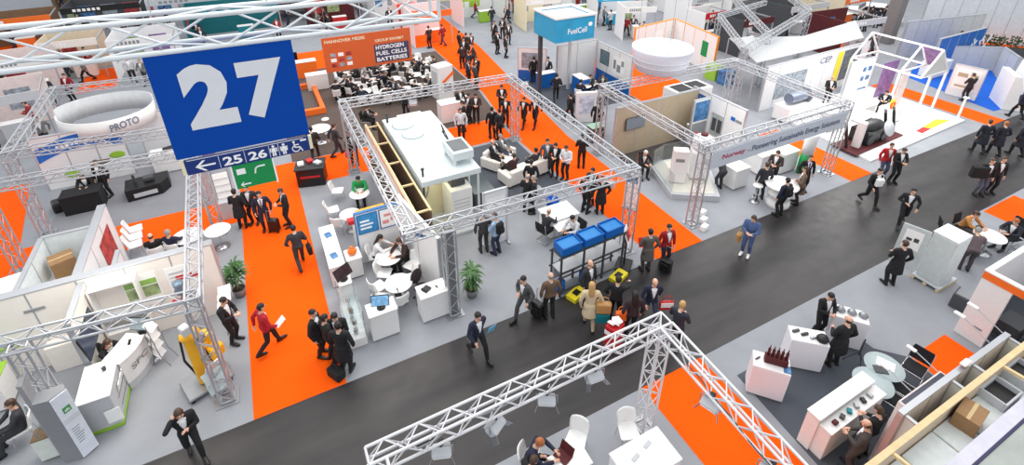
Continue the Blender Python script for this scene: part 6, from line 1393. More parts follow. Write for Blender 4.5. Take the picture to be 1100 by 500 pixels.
# plinths on the charcoal carpet
for k, (c, l) in enumerate(((((811, 376), (850, 387), (848, 405), (807, 393)), 'white plinth nearest the orange strip, carrying a row of dark bottles'), (((852, 350), (889, 358), (889, 372), (845, 365)), 'white plinth in the middle, with small dark exhibits'), (((897, 325), (934, 336), (932, 350), (895, 341)), 'white plinth farthest right, with round metal exhibits'))):
    ps = [g(x, y, 1.02) for x, y in c]
    e = ((ps[1] - ps[0]) + (ps[2] - ps[3])) / 2; ctr = sum(ps, Vector()) / 4
    a = math.atan2(e.y, e.x); wd = e.length; dp = 0.5
    R = counter('exhibit_plinth', l, 'plinth', ctr.x - wd / 2, ctr.y - dp / 2, ctr.x + wd / 2, ctr.y + dp / 2, 1.02, mat('plinth_white', (236, 234, 240), 0.5, var=0.01), WHITE, 'white exhibit plinths', 0.0, a)
    u = V(math.cos(a), math.sin(a), 0); n_ = V(-math.sin(a), math.cos(a), 0); top = V(ctr.x, ctr.y, 1.034)
    if k == 0:
        r2 = thing('bottle_rack', 'dark red rack holding a row of bottles on the nearest white plinth', 'rack', top + u * 0.08 + n_ * 0.02, a); b = MB(); b.box(-0.26, -0.09, 0, 0.26, 0.09, 0.2, 0.01); b.build('tray', MAROON, r2)
        for j in range(5):
            b = MB(); b.lathe([(0, 0), (0.035, 0), (0.035, 0.2), (0.012, 0.26), (0.012, 0.32), (0, 0.32)], n=12); o = tag(b.build('bottle', MAROON), 'dark red bottle standing in the rack on the nearest white plinth', 'bottle', 'bottles in the rack'); p = top + u * (0.08 - 0.2 + 0.1 * j) + n_ * 0.02; o.location = (p.x, p.y, 1.036 + 0.2)
        b = MB(); b.cbox((0, 0, 0.008), (0.16, 0.22, 0.016), a, 0.003); o = tag(b.build('tablet', PICB), 'blue tablet on the right end of the nearest white plinth', 'tablet'); o.location = top + u * 0.34 - n_ * 0.1
        b = MB(); b.tube((-0.08, 0, 0.02), (0.08, 0, 0.02), 0.018); o = tag(b.build('pen_tool', DGREY), 'small grey tool on the left end of the nearest white plinth', 'tool'); o.location = top - u * 0.32
    if k == 1:
        for j in range(3): b = MB(); b.cbox((0, 0, 0.03), (0.2, 0.07, 0.06), a + 0.5, 0.01); o = tag(b.build('exhibit_block', (DGREY, BLACK, STEEL)[j]), ('dark grey exhibit block on the middle white plinth', 'black exhibit block on the middle white plinth', 'metal exhibit block on the middle white plinth')[j], 'exhibit'); p = top + u * (-0.3 + 0.2 * j) + n_ * (0.06 - 0.06 * j); o.location = p
        b = MB(); b.lathe([(0, 0), (0.13, 0), (0.15, 0.06), (0.1, 0.14), (0, 0.15)], n=20); o = tag(b.build('round_exhibit', BLACK), 'round black exhibit at the right end of the middle white plinth', 'exhibit'); o.location = top + u * 0.3 - n_ * 0.08
    if k == 2:
        for j in range(3): b = MB(); b.lathe([(0, 0), (0.1, 0), (0.12, 0.05), (0.06, 0.14), (0, 0.15)], n=20); o = tag(b.build('round_exhibit', STEEL), ('left', 'middle', 'right')[j] + ' round metal exhibit on the farthest white plinth', 'exhibit', 'metal exhibits on the plinth'); o.location = top + u * (-0.26 + 0.27 * j) + n_ * 0.02
q = g(882, 372); person((q.x + 0.25, q.y + 0.35, 0), 250, 'person in black behind the middle white plinth', 'hold', hair='black', h=0.93)
person((893, 392), 75, 'broad balding man in a black suit between the two right plinths', 'coat', hair='brown', style='fringe', h=1.02)
R = thing('tripod', 'small dark tripod on the charcoal carpet by the farthest white plinth', 'tripod', (*g(918, 392)[:2], 0.016))
b = MB(); b.tube((0, 0, 0.35), (0, 0, 0.95), 0.02); b.build('column', DGREY, R)
for k in range(3): b = MB(); t = k * 2 * PI / 3; b.tube((0, 0, 0.5), (0.3 * math.cos(t), 0.3 * math.sin(t), 0.0), 0.014); b.build('leg', DGREY, R)
# long counter
R = thing('long_counter', 'long white two-level counter with exhibits on its lower shelf', 'counter', (10.3, 3.3, 0.016), rad(1))
b = MB(); b.box(-1.0, 0.02, 0, 1.05, 0.3, 1.08, 0.01); b.build('rear_body', WHITE, R); b = MB(); b.box(-0.95, -0.26, 0, 1.1, 0.02, 0.92, 0.01); b.build('front_body', WHITE, R); b = MB(); b.box(-1.02, 0.0, 1.08, 1.07, 0.32, 1.1, 0.006); b.build('rear_top', WHITE, R)
b = MB(); b.box(-0.97, -0.28, 0.92, 1.12, 0.0, 0.94, 0.006); b.build('front_top', WHITE, R)
for j, m_ in enumerate((MAROON, DGREY, TEAL, STEEL, BLACK, STEEL)):
    b = MB(); b.cbox((0, 0, 0.035), (0.13, 0.1, 0.07), 0.3 * j, 0.012); o = tag(b.build('exhibit_sample', m_), '%s sample on the lower shelf of the long white counter%s' % (('dark red', 'dark grey', 'teal', 'metal', 'black', 'metal')[j], ('', '', '', ', left of the black one', '', ', rightmost of the row')[j]), 'sample'); o.location = (9.65 + 0.27 * j, 3.15 + 0.01 * j, 0.962)
person(V(9.75, 2.62, 0), 110, 'bald man in a grey suit reaching over the long white counter', 'hold', top=(70, 66, 64), legs=(70, 66, 64), style='fringe', hair='brown', h=0.95)
person(V(10.3, 2.7, 0), 80, 'man in black holding a camera beside the bald man at the long counter', 'hold', hair='brown', h=0.93)
for k, (px, py, l) in enumerate(((950, 394, 'right glass table with papers on the charcoal carpet'), (938, 411, 'left glass table on the charcoal carpet, nearer the long counter'))):
    q = g(px, py, 0.76); repeat('glasst', mk_glasst, V(q.x, q.y, 0.016), 0, l)
    if k == 0: b = MB(); b.cbox((0, 0, 0.008), (0.3, 0.4, 0.016), 0.4, 0.002); o = tag(b.build('papers', PAPER), 'white papers on the right glass table', 'paper'); o.location = (q.x + 0.08, q.y + 0.02, 0.768); b = MB(); b.cbox((0, 0, 0.012), (0.22, 0.3, 0.024), 0.9, 0.004); o = tag(b.build('folder', DGREY), 'dark folder on the right glass table', 'folder'); o.location = (q.x - 0.2, q.y - 0.02, 0.768)
cantilever(V(12.45, 3.1, 0), 100, 'dark cantilever chair near side of the right glass table'); cantilever(V(11.95, 2.95, 0), 100, 'dark cantilever chair near side of the left glass table'); cantilever(V(13.35, 3.3, 0), 190, 'dark cantilever chair right of the glass tables')
# display case with dark top, white walls, plywood cabin
def wallbox(nm, label, cat, pts, z, y0, y1, m_, top=None, mk='body'):
    pass
p0, p1 = g(966, 432, 2.05), g(1012, 400, 2.05)
R = thing('screen_case', 'tall pinkish white case with a dark glossy top by the orange square carpet', 'case', (p0.x, p0.y, 0.016)); b = MB(R); b.box(p0.x, p0.y - 0.22, 0.016, p1.x, p0.y + 0.02, 2.05, 0.008); b.build('body', mat('case_pinkish', (226, 214, 210), 0.5, var=0.02), R); b = MB(R); b.box(p0.x + 0.04, p0.y - 0.18, 2.05, p1.x - 0.04, p0.y - 0.01, 2.056, 0.002); b.build('dark_top', mat('glossy_navy', (34, 38, 62), 0.2), R)
for k in range(2):
    q = p1 if k == 0 else p0.lerp(p1, 0.35); R = thing('arm_spotlight', ('slim arm spotlight reaching from the right end of the screen case', 'slim arm spotlight reaching from the left part of the screen case')[k], 'lamp', (q.x - 0.1, p0.y + 0.02, 2.07)); b = MB(); b.tube((0, 0, 0), (0, 0.5, 0.12), 0.012); b.build('arm', ALU, R); b = MB(); b.cbox((0, 0.58, 0.12), (0.09, 0.2, 0.05), 0, 0.012); b.build('lamp_head', WHITE, R)
y1 = g(1027, 400, 2.25).y; x0 = g(968, 444, 2.25).x; x1 = g(1085, 360, 2.25).x
wall('partition_wall', 'white partition wall in front of the plywood cabin at the lower right', 'wall', (x0, y1), (x1, y1), 0.1, 0.012, 2.25, WPANEL)
yw = g(1048, 412, 2.5).y
for k, t in enumerate((0.02, 0.42, 0.62, 0.99)):
    x = x0 + (x1 - x0) * t; wall('partition_wall', ('left end', 'second', 'third', 'right end')[k] + ' short cross wall between the white partition and the plywood cabin', 'wall', (x, yw + 0.06), (x, y1 - 0.06), 0.06, 0.012, 2.2, mat('cross_wall', (214, 218, 214), 0.6))
R = thing('wall_spot', 'small white and red lamp fixed on top of the white partition wall', 'lamp', (x0 + (x1 - x0) * 0.55, y1, 2.27)); b = MB(); b.box(-0.06, -0.05, 0, 0.06, 0.05, 0.06, 0.008); b.build('clip', RED, R); b = MB(); b.box(-0.14, -0.06, 0.06, 0.14, 0.06, 0.12, 0.015); b.build('lamp_head', WHITE, R)
for k in range(2):
    x = x0 + (x1 - x0) * (0.83 + 0.14 * k); R = thing('arm_spotlight', ('slim arm spotlight over the orange square carpet', 'slim arm spotlight before the orange banded booth')[k], 'lamp', (x, y1 + 0.05, 2.27)); b = MB(); b.tube((0, 0, 0), (0, 0.6, 0.25), 0.012); b.build('arm', ALU, R); b = MB(); b.cbox((0, 0.68, 0.25), (0.1, 0.22, 0.05), 0, 0.012); b.build('lamp_head', WHITE, R)
# plywood cabin
R = thing('plywood_cabin', 'plywood storage cabin with open top at the lower right corner', 'cabin', (8.0, yw, 0.012)); ys = g(1060, 458, 2.45).y
b = MB(R); b.box(7.4, yw - 0.05, 0.012, 15.5, yw + 0.04, 2.5, 0.006); b.build('plywood_wall', PLYW, R); b = MB(R); b.box(7.4, yw - 0.06, 2.5, 15.5, yw + 0.05, 2.53, 0.004); b.build('pine_edge', WOOD, R)
b = MB(R); b.box(7.4, ys, 0.012, 15.5, yw - 0.05, 2.0, 0.006); b.build('cabin_body', PLYW, R)
xs = [7.6, 9.2, 10.25, 11.0, 12.2, 13.2]
for a, c in zip(xs[:-1], xs[1:]): b = MB(R); b.box(a + 0.02, ys + 0.02, 2.0, c - 0.02, yw - 0.07, 2.06, 0.01); b.build('white_roof_board', mat('roof_board', (222, 230, 228), 0.5), R)
for x in (8.75, 12.75): b = MB(R); b.cbox((x, (ys + yw) / 2, 2.47), (0.07, yw - ys, 0.07), 0.1, 0.006); b.build('cross_beam', WOOD, R)
b = MB(R); b.box(13.2, ys + 0.02, 2.0, 15.4, yw - 0.06, 2.04, 0.006); b.build('plywood_floor', mat('ply_brown', (176, 140, 100), 0.7, var=0.08), R)
cq = g(1036, 452, 2.1); carton((cq.x, (ys + yw) / 2 + 0.0, 2.062), (0.55, 0.4, 0.36), rad(8), 'brown cardboard box lying on the white roof boards of the plywood cabin')
for k, (px, py, l) in enumerate(((1074, 424, 'black framed crate on the plywood cabin, left of the two'), (1096, 402, 'black framed crate on the plywood cabin, right of the two'))):
    q = g(px, py, 2.15); R = thing('framed_crate', l, 'crate', (q.x, (ys + yw) / 2, 2.062)); b = MB(); b.box(-0.3, -0.2, 0, 0.3, 0.2, 0.1, 0.01); b.build('black_inside', BLACK, R)
    for bx in ((-0.34, -0.24, -0.0, 0.34, -0.2, 0.22), (-0.34, 0.2, 0, 0.34, 0.24, 0.22), (-0.34, -0.2, 0, -0.3, 0.2, 0.22), (0.3, -0.2, 0, 0.34, 0.2, 0.22)): b = MB(); b.box(*bx); b.build('frame_bar', LGREY, R)
R = thing('booth_roof', 'flat grey green booth roof with a lilac edge at the lower right corner', 'roof', (9, ys - 0.15, 0.012))
b = MB(R); b.box(6.8, ys - 0.24, 0.012, 18, ys - 0.02, 2.42, 0.008); b.build('lilac_edge', mat('edge_lilac', (206, 204, 216), 0.5), R); b = MB(R); b.box(6.8, ys - 0.28, 0.012, 18, ys - 0.24, 2.40, 0.004); b.build('navy_joint', mat('joint_navy', (52, 48, 92), 0.5), R); b = MB(R); b.box(6.8, -1.2, 0.012, 18, ys - 0.28, 2.38, 0.01); b.build('roof_sheet', mat('roof_grey_green', (170, 176, 170), 0.6, var=0.14, scale=2), R)
# =================================================================== near truss frame with floodlights
F0 = truss_frame('near truss frame crossing the bottom of the picture, with floodlights', [(6.3, 5.45)], [((0.18, 5.5), (6.46, 5.5)), ((6.32, 5.35), (6.1, -1.5)), ((0.3, 5.35), (0.3, -1.5))], 3.35, 0.31, None, mat('truss_white', (222, 222, 225), 0.4, 0.15, var=0.02), 0.028)
for k, (px, py) in enumerate(((471, 470), (533, 448), (587, 420), (640, 396))):
    t = g(px, py, 3.15); lamp((t.x, 5.38, 3.18), (250, 300, 240, 265)[k], ('leftmost', 'second from left', 'third from left', 'fourth from left')[k] + ' floodlight hanging under the near truss beam', 'floodlights on the near beam')
lamp((6.2, 3.9, 3.18), 200, 'floodlight over the lower orange strip, upper one', 'floodlights over the orange strip'); lamp((6.15, 2.55, 3.18), 200, 'floodlight over the lower orange strip, lower one', 'floodlights over the orange strip')
# cable along the near beam
b = MB(); pts = [(0.4 + 0.3 * k, 5.5 + 0.05 * math.sin(k * 1.7), 3.22 + 0.03 * math.sin(k * 2.3)) for k in range(20)]; b.path(pts, 0.012, 6); tag(b.build('power_cable', BLACK), 'black power cable running inside the near truss beam', 'cable')
b = MB(); pts = [(0.4 + 0.3 * k, 5.44 + 0.06 * math.cos(k * 1.3), 3.3 + 0.04 * math.sin(k * 1.9)) for k in range(20)]; b.path(pts, 0.016, 6); tag(b.build('data_cable', MGREY), 'grey cable running above the black cable inside the near truss beam', 'cable')
b = MB(); pts = [(6.3 - 0.03 * k, 5.2 - 0.3 * k, 3.22 + 0.03 * math.sin(k * 2.3)) for k in range(16)]; b.path(pts, 0.014, 6); tag(b.build('power_cable', DGREY), 'dark cable running inside the near truss beam over the orange strip', 'cable')
# near table and counter
R = counter('white_counter', 'large square white counter beside the near truss post', 'counter', 4.78, 4.1, 6.05, 4.86, 1.0)
chair(V(5.72, 5.35, 0), 250, 'white shell chair behind the large white counter at the near truss post')
for k in range(2): b = MB(); b.cbox((0, 0, 0.01), (0.2, 0.08, 0.02), 0.3, 0.006); o = tag(b.build('remote_control', LGREY), ('pale grey handset on the left of the large white counter', 'pale grey handset on the right of the large white counter')[k], 'handset'); o.location = (5.2 + 0.4 * k, 4.55 + 0.1 * k, 1.014)
R = counter('meeting_table', 'white rectangular table at the bottom edge with the two men', 'table', 3.65, 5.0, 4.45, 5.5, 0.74)
R = thing('laptop', 'dark red brown laptop open on the white table at the bottom edge', 'laptop', (3.95, 5.38, 0.755), rad(200)); b = MB(); b.box(-0.12, -0.17, 0, 0.12, 0.17, 0.018, 0.004); b.build('keyboard_base', MAROON, R); b = MB(); b.cbox((-0.16, 0, 0.11), (0.015, 0.34, 0.22), 0, 0.004, 0, 0, rad(-20)); b.build('lid', MAROON, R)
person(V(3.42, 5.72, 0), 320, 'man in a navy suit with ginger hair sitting at the bottom edge table', 'desk', top=NAV, legs=NAV, hair='ginger')
person(V(3.1, 5.35, 0), 10, 'dark haired person in black leaning to the table at the bottom edge', 'desk', hair='brown')
chair(V(3.4, 5.75, 0), 320, 'white shell chair under the ginger haired man in navy'); chair(V(3.05, 5.35, 0), 10, 'white shell chair under the dark haired person at the bottom edge'); chair(V(4.55, 5.72, 0), 220, 'empty white shell chair right of the laptop at the bottom edge')
# =================================================================== cafe behind the centre stand
rn = random.Random(11)
cafe = [(373, 79), (384, 90), (401, 86), (392, 98), (412, 73), (424, 84), (437, 73), (447, 63), (458, 68), (437, 95), (451, 92), (463, 85), (415, 97), (428, 63), (402, 68), (470, 74), (362, 92), (446, 80)]
DK = [(28, 28, 31), (44, 40, 42), (60, 48, 44), (36, 40, 56), (70, 66, 64)]
for k, (px, py) in enumerate(cafe):
    q = g(px, py, 0.75); q.z = 0
    table(q, 'small round white cafe table on the brown carpet behind the orange banner', 'cafe tables', 0.95)
    for j in range(3):
        a = 360 * j / 3 + rn.uniform(0, 80); r = 0.62
        c = q + V(-r * math.cos(rad(a)), -r * math.sin(rad(a)), 0)
        chair(c, a, 'white shell chair at one of the cafe tables on the brown carpet', 'cafe chairs')
        if (j == 0) or (j == 1 and k % 2 == 0):
            person(c, a, 'visitor in dark clothes sitting at a cafe table on the brown carpet', 'desk', top=DK[(k + j) % 5], legs=BLK, hair=('black', 'brown', 'grey')[(k + j) % 3], group='cafe guests')
q = g(343, 138, 0.75); table(V(q.x, q.y, 0), 'large oval white table between the hall sign and the truss corner', None, 1.3)
stool(g(352, 143), 'white bar stool beside the large oval white table')
# low orange kiosk
R = thing('lounge_kiosk', 'low square kiosk with an orange border and black seats right of the hall sign', 'kiosk', (1.3, 29.2, 0.016))
for bx in ((-1.4, -2.1, 0, 1.15, -1.85, 0.35), (0.9, -1.85, 0, 1.15, 2.1, 0.35), (-1.4, 1.85, 0, 0.9, 2.1, 0.35)): b = MB(); b.box(*bx, 0.02); b.build('orange_border', ORANGE, R)
b = MB(); b.box(-1.4, -1.85, 0, 0.9, 1.85, 0.06, 0.01); b.build('floor_panel', mat('kiosk_floor', (96, 84, 80), 0.7), R)
for k in range(3):
    q = V(0.9 + 0.1 * k, 28.3 + 0.8 * k, 0.06); person(q, 200 - 30 * k, 'visitor in black sitting inside the orange bordered kiosk', 'sit', group='kiosk guests', hair=('black', 'brown', 'black')[k])
    R = thing('stool_cube', 'black cube seat inside the orange bordered kiosk', 'seat', (q.x - 0.08, q.y, 0.078), 0, 'kiosk seats'); b = MB(); b.box(-0.2, -0.2, 0, 0.2, 0.2, 0.3, 0.03); b.build('body', BLACKC, R); b = MB(); b.box(-0.21, -0.21, 0.3, 0.21, 0.21, 0.36, 0.03); b.build('seat_pad', BLACKC, R)
# hanging orange banner
YB = 27.0
c = [gy(345, 41, YB), gy(440, 30, YB), gy(443, 65, YB), gy(350, 78, YB)]
xa, xb = (c[0].x + c[3].x) / 2, (c[1].x + c[2].x) / 2; zt = (c[0].z + c[1].z) / 2; zb = (c[2].z + c[3].z) / 2; BWd = xb - xa; BH = zt - zb
R = thing('hanging_banner', 'orange hanging banner lettered HYDROGEN FUEL CELLS BATTERIES', 'banner', ((xa + xb) / 2, YB, zb))
OB = mat('banner_orange', (206, 92, 40), 0.7, var=0.03)
b = MB(R); b.box(xa, YB - 0.02, zb, xb, YB + 0.02, zt, 0.004); b.build('banner_sheet', OB, R)
for x in (xa + 0.3, xb - 0.3): b = MB(R); b.tube((x, YB, zt), (x, YB, zt + 7), 0.01, n=6); b.build('suspension_cable', STEEL, R)
b = MB(R); b.box(xa + BWd * 0.56, YB - 0.03, zb + BH * 0.08, xa + BWd * 0.97, YB - 0.021, zb + BH * 0.62, 0.002); b.build('dark_field', mat('field_slate', (62, 62, 92), 0.6), R)
for k, s_ in enumerate(('BATTERIES', 'FUEL CELLS', 'HYDROGEN')): text(s_, (xa + BWd * 0.58, YB - 0.034, zb + BH * (0.11 + 0.18 * k)), (1, 0, 0), (0, 0, 1), BWd * (0.36, 0.36, 0.33)[k], BH * 0.12, PURE, R, 'lettering', 0.02, 0.001, R)
text('GROUP EXHIBIT', (xa + BWd * 0.58, YB - 0.024, zb + BH * 0.70), (1, 0, 0), (0, 0, 1), BWd * 0.34, BH * 0.08, CREAM, R, 'lettering', 0.02, 0.001, R)
text('HANNOVER MESSE', (xa + BWd * 0.03, YB - 0.024, zb + BH * 0.84), (1, 0, 0), (0, 0, 1), BWd * 0.44, BH * 0.09, CREAM, R, 'lettering', 0.02, 0.001, R)
for k in range(9):
    b = MB(R); x = xa + BWd * (0.07 + 0.085 * (k % 3)); z = zb + BH * (0.14 + 0.15 * (k // 3)); b.box(x, YB - 0.03, z, x + BWd * 0.06, YB - 0.021, z + BH * 0.1, 0.002); b.build('picture_tile', (PICR, PAPER, PICM)[(k * 2 + k // 3) % 3], R)
# counter with orange front at the far cafe wall
R = counter('bar_counter', 'white bar counter with a bright orange front at the far left of the cafe', 'counter', 0.9, 33.0, 2.9, 33.6, 1.1, ORANGE, WHITE)
R = counter('cafe_counter', 'white cafe counter under the left end of the orange banner', 'counter', 2.0, 30.6, 3.2, 31.2, 1.0)
monitor((1.6, 33.3, 1.12), 260, 'black machine screen on the bar counter with the orange front', 0.6, 0.5, SCREEN)
# leaflet pylon and bar beside the walkway
R = thing('leaflet_pylon', 'white pylon with an orange slanted stripe between the cafe and the walkway', 'pylon', (8.9, 26.3, 0.016), rad(12)); b = MB(); b.box(-0.5, -0.4, 0, 0.5, 0.4, 2.0, 0.02); b.build('body', WPANEL, R); b = MB(); b.cbox((0.15, -0.41, 1.3), (0.9, 0.012, 0.18), 0, 0.003, 0, 0, -0.6); b.build('orange_stripe', ORANGE, R); b = MB(); b.cbox((0.1, -0.408, 0.7), (0.5, 0.01, 0.5), 0, 0.003); b.build('picture', MGREY, R)
b = MB(); b.box(-0.508, -0.3, 0.3, -0.501, 0.3, 1.7, 0.002); b.build('side_print', LGREY, R)
R = counter('bar_counter', 'white curved bar counter behind the back truss beam, with dark clothed visitors', 'counter', 7.6, 22.9, 9.3, 23.6, 1.1)
for k, (px, py) in enumerate(((499, 137), (505, 128), (512, 128), (495, 122))): person((px, py + 4), 160 + 40 * k, 'visitor in black crowding at the white bar behind the truss beam', 'hold', group='bar visitors', hair='black', top=DK[k % 3])
person((496, 150), 250, 'person in a white shirt standing on the orange strip behind the white container', 'stand', top=(214, 216, 222), legs=BLK, hair='brown')
R = counter('side_table', 'small white table with dishes behind the back truss beam, left of the bar', 'table', 5.4, 22.8, 6.6, 23.4, 0.8)
for k in range(4): b = MB(); b.lathe([(0, 0), (0.06, 0), (0.1, 0.05), (0.09, 0.05), (0.05, 0.01), (0, 0.01)], n=14); o = tag(b.build('bowl', WHITE if k % 2 else CREAM), 'small bowl on the white table behind the back truss beam', 'bowl', 'bowls on the side table'); o.location = (5.6 + 0.27 * k, 23.1 + 0.08 * (k % 2), 0.815)
person((437, 128), 70, 'person in black behind the back left truss beam near the white container', 'hold', hair='black'); person((395, 138), 330, 'dark clothed visitor sitting behind the back left corner of the truss frame', 'desk', hair='black'); cantilever((395, 138), 330, 'dark chair under the visitor behind the back left truss corner')
# people on the far middle walkway
fw = [((529, 149), 80, 'stand', BLK, 'left one of the two dark figures at the white truss tower on the walkway'), ((537, 151), 100, 'stand', (36, 36, 40), 'right one of the two dark figures at the white truss tower on the walkway'),
      ((539, 122), 250, 'hold', (34, 34, 44), 'man reading a white paper left of the back truss tower'), ((543, 136), 250, 'stand', BLK, 'man in black directly left of the back truss tower'),
      ((563, 136), 215, 'walk', (32, 32, 38), 'left man of the pair in suits walking past the back truss tower'), ((575, 136), 215, 'walk', (36, 38, 50), 'right man of the pair in suits walking past the back truss tower'),
      ((597, 109), 60, 'stride', BLK, 'man in black walking at the edge of the blue cube stand')]
for p_, a, ps, t_, l in fw: person(p_, a, l, ps, top=t_, legs=BLK, hair='black')
for k, (px, py) in enumerate(((494, 58), (501, 60), (497, 74), (504, 82), (509, 72), (513, 88), (499, 66), (506, 60), (503, 92), (511, 96))): person((px, py), 40 * k, 'visitor in dark clothes in the crowd on the far middle walkway', ('stand', 'walk', 'hold')[k % 3], group='crowd on the far walkway', top=DK[k % 5], legs=BLK, hair=('black', 'brown')[k % 2])
for k, (px, py) in enumerate(((531, 46), (540, 42), (546, 48), (534, 58), (543, 62))): person((px, py), 200 + 30 * k, 'visitor in black in the group beyond the far grey carpet, left of the blue cube', ('stand', 'hold')[k % 2], group='group left of the blue cube', top=DK[k % 3], legs=BLK, hair='black')
# =================================================================== blue cube stand
R = thing('cube_sign', 'blue four-sided box sign with open top on a dark pole', 'sign', (14.9, 23.2, 0.016))
zc0, zc1 = 3.75, 5.0; x0, x1, y0, y1 = 13.75, 16.2, 22.0, 24.3; bm_ = mat('cube_blue', (40, 156, 200), 0.5, var=0.12, scale=1.5)
for bx in ((x0, y0, zc0, x1, y0 + 0.06, zc1), (x0, y1 - 0.06, zc0, x1, y1, zc1), (x0, y0 + 0.06, zc0, x0 + 0.06, y1 - 0.06, zc1), (x1 - 0.06, y0 + 0.06, zc0, x1, y1 - 0.06, zc1)): b = MB(R); b.box(*bx, 0.01); b.build('side_panel', bm_, R)
for bx in ((x0 - 0.05, y0 - 0.05, zc1, x1 + 0.05, y0 + 0.1, zc1 + 0.12), (x0 - 0.05, y1 - 0.1, zc1, x1 + 0.05, y1 + 0.05, zc1 + 0.12), (x0 - 0.05, y0 + 0.1, zc1, x0 + 0.1, y1 - 0.1, zc1 + 0.12), (x1 - 0.1, y0 + 0.1, zc1, x1 + 0.05, y1 - 0.1, zc1 + 0.12)): b = MB(R); b.box(*bx, 0.01); b.build('rim', WHITE, R)
b = MB(R); b.box(x0 + 0.06, y0 + 0.06, zc1 - 0.1, x1 - 0.06, y1 - 0.06, zc1 - 0.05, 0.01); b.build('inner_cloth', mat('cloth_white', (226, 232, 234), 0.8), R)
b = MB(R); b.box(13.95, 23.95, 0.016, 14.15, 24.15, zc0, 0.01); b.build('pole', DGREY, R); b = MB(R); b.box(15.95, 23.95, 0.016, 16.1, 24.1, zc0, 0.01); b.build('pole', LGREY, R)
text('FuelCell', (14.5, y0 - 0.004, 4.15), (1, 0, 0), (0, 0, 1), 1.2, 0.3, PURE, R, 'lettering', 0.01, 0.002, R)
b = MB(R); b.ell((15.9, y0 - 0.01, 4.55), (0.14, 0.012, 0.12)); b.build('emblem', PURE, R)
SB = wall('display_wall', 'white wall with a screen and blue base in the blue cube stand', 'wall', (18.5, 24.6), (18.5, 21.3), 0.12, 0.016, 2.5, WHITE)
poster(SB, 0.4, 1.2, 1.3, 2.1, -1, mat('screen_teal_grey', (96, 120, 130), 0.3, var=0.3), 'screen', BLACK, 0.12); poster(SB, 1.6, 2.7, 1.0, 2.1, -1, PAPER, 'poster', None, 0.12, ([(0.1, 0.3, 0.3, 0.8), (0.4, 0.2, 0.7, 0.6), (0.75, 0.6, 0.95, 0.9)], MGREY))
b = MB(); b.box(0.0, -0.075, 0, 3.3, -0.068, 0.8, 0.002); b.build('blue_base', BLUE, SB)
SB2 = wall('display_wall', 'white back wall below the blue box sign', 'wall', (15.6, 24.7), (18.4, 24.7), 0.12, 0.016, 2.6, WHITE)
SB3 = wall('display_wall', 'white back wall with machine prints and blue base, left of the blue box sign', 'wall', (14.0, 26.6), (15.4, 25.6), 0.12, 0.016, 2.2, WHITE); poster(SB3, 0.2, 1.5, 0.9, 1.9, -1, PICM, 'poster'); b = MB(); b.box(0.0, -0.075, 0, 1.7, -0.068, 0.75, 0.002); b.build('blue_base', BLUE, SB3)
counter('reception_counter', 'white and blue counter in the blue cube stand, near the pole', 'counter', 14.4, 24.6, 15.5, 25.1, 1.0, BLUE, WHITE); counter('reception_counter', 'tall white counter with blue side below the box sign', 'counter', 16.0, 22.6, 16.6, 23.6, 1.1, BLUE, WHITE)
for k, (px, py, l) in enumerate(((628, 92, 'left'), (645, 92, 'right'))):
    q = g(px, py, 0.75); q.z = 0; table(q, l + ' round white table in the blue cube stand', None, 1.0)
    for j in range(2):
        a = 30 + 170 * j + 20 * k; c_ = q + V(-0.65 * math.cos(rad(a)), -0.65 * math.sin(rad(a)), 0); person(c_, a, 'visitor at the %s table of the blue cube stand%s' % (l, (', seen from behind', ', facing left')[j]), 'desk', top=DK[(k * 2 + j + 1) % 5], legs=BLK, hair=('black', 'brown')[j]); chair(c_, a, '%s shell chair at the %s table of the blue cube stand' % (('nearer', 'farther')[j], l))
for k, (px, py, t_, l) in enumerate(((573, 89, BLK, 'man in black left of the dark pole in the blue cube stand'), (578, 86, (200, 180, 160), 'person in beige left of the dark pole in the blue cube stand'), (588, 89, (40, 40, 46), 'man in dark suit right of the dark pole in the blue cube stand'), (616, 76, (170, 60, 60), 'person in a red top behind the counter of the blue cube stand'), (624, 78, BLK, 'person in black behind the counter of the blue cube stand'))): person((px, py), 80 + 60 * k, l, ('stand', 'hold')[k % 2], top=t_, legs=BLK, hair=('black', 'brown')[k % 2])
R = thing('light_box', 'white light box banner with violet spots at the truss tower on the walkway', 'sign', (*g(628, 131)[:2], 0.016), rad(-20)); b = MB(); b.box(-0.55, -0.1, 0, 0.55, 0.1, 1.7, 0.02); b.build('body', WPANEL, R); b = MB(); b.box(-0.4, -0.112, 0.5, 0.4, -0.101, 1.55, 0.003); b.build('print', mat('spotted_print', (198, 204, 226), 0.6, var=0.4, scale=4), R)
R = counter('serving_trolley', 'small dark green serving trolley behind the light box banner', 'trolley', 13.3, 17.6, 14.0, 18.1, 0.85, DGREY, mat('trolley_green', (150, 190, 170), 0.5)); person((640, 142), 60, 'man in black standing at the serving trolley behind the light box', 'stand')
person((612, 132), 100, 'man in black carrying a tray left of the serving trolley', 'walk')
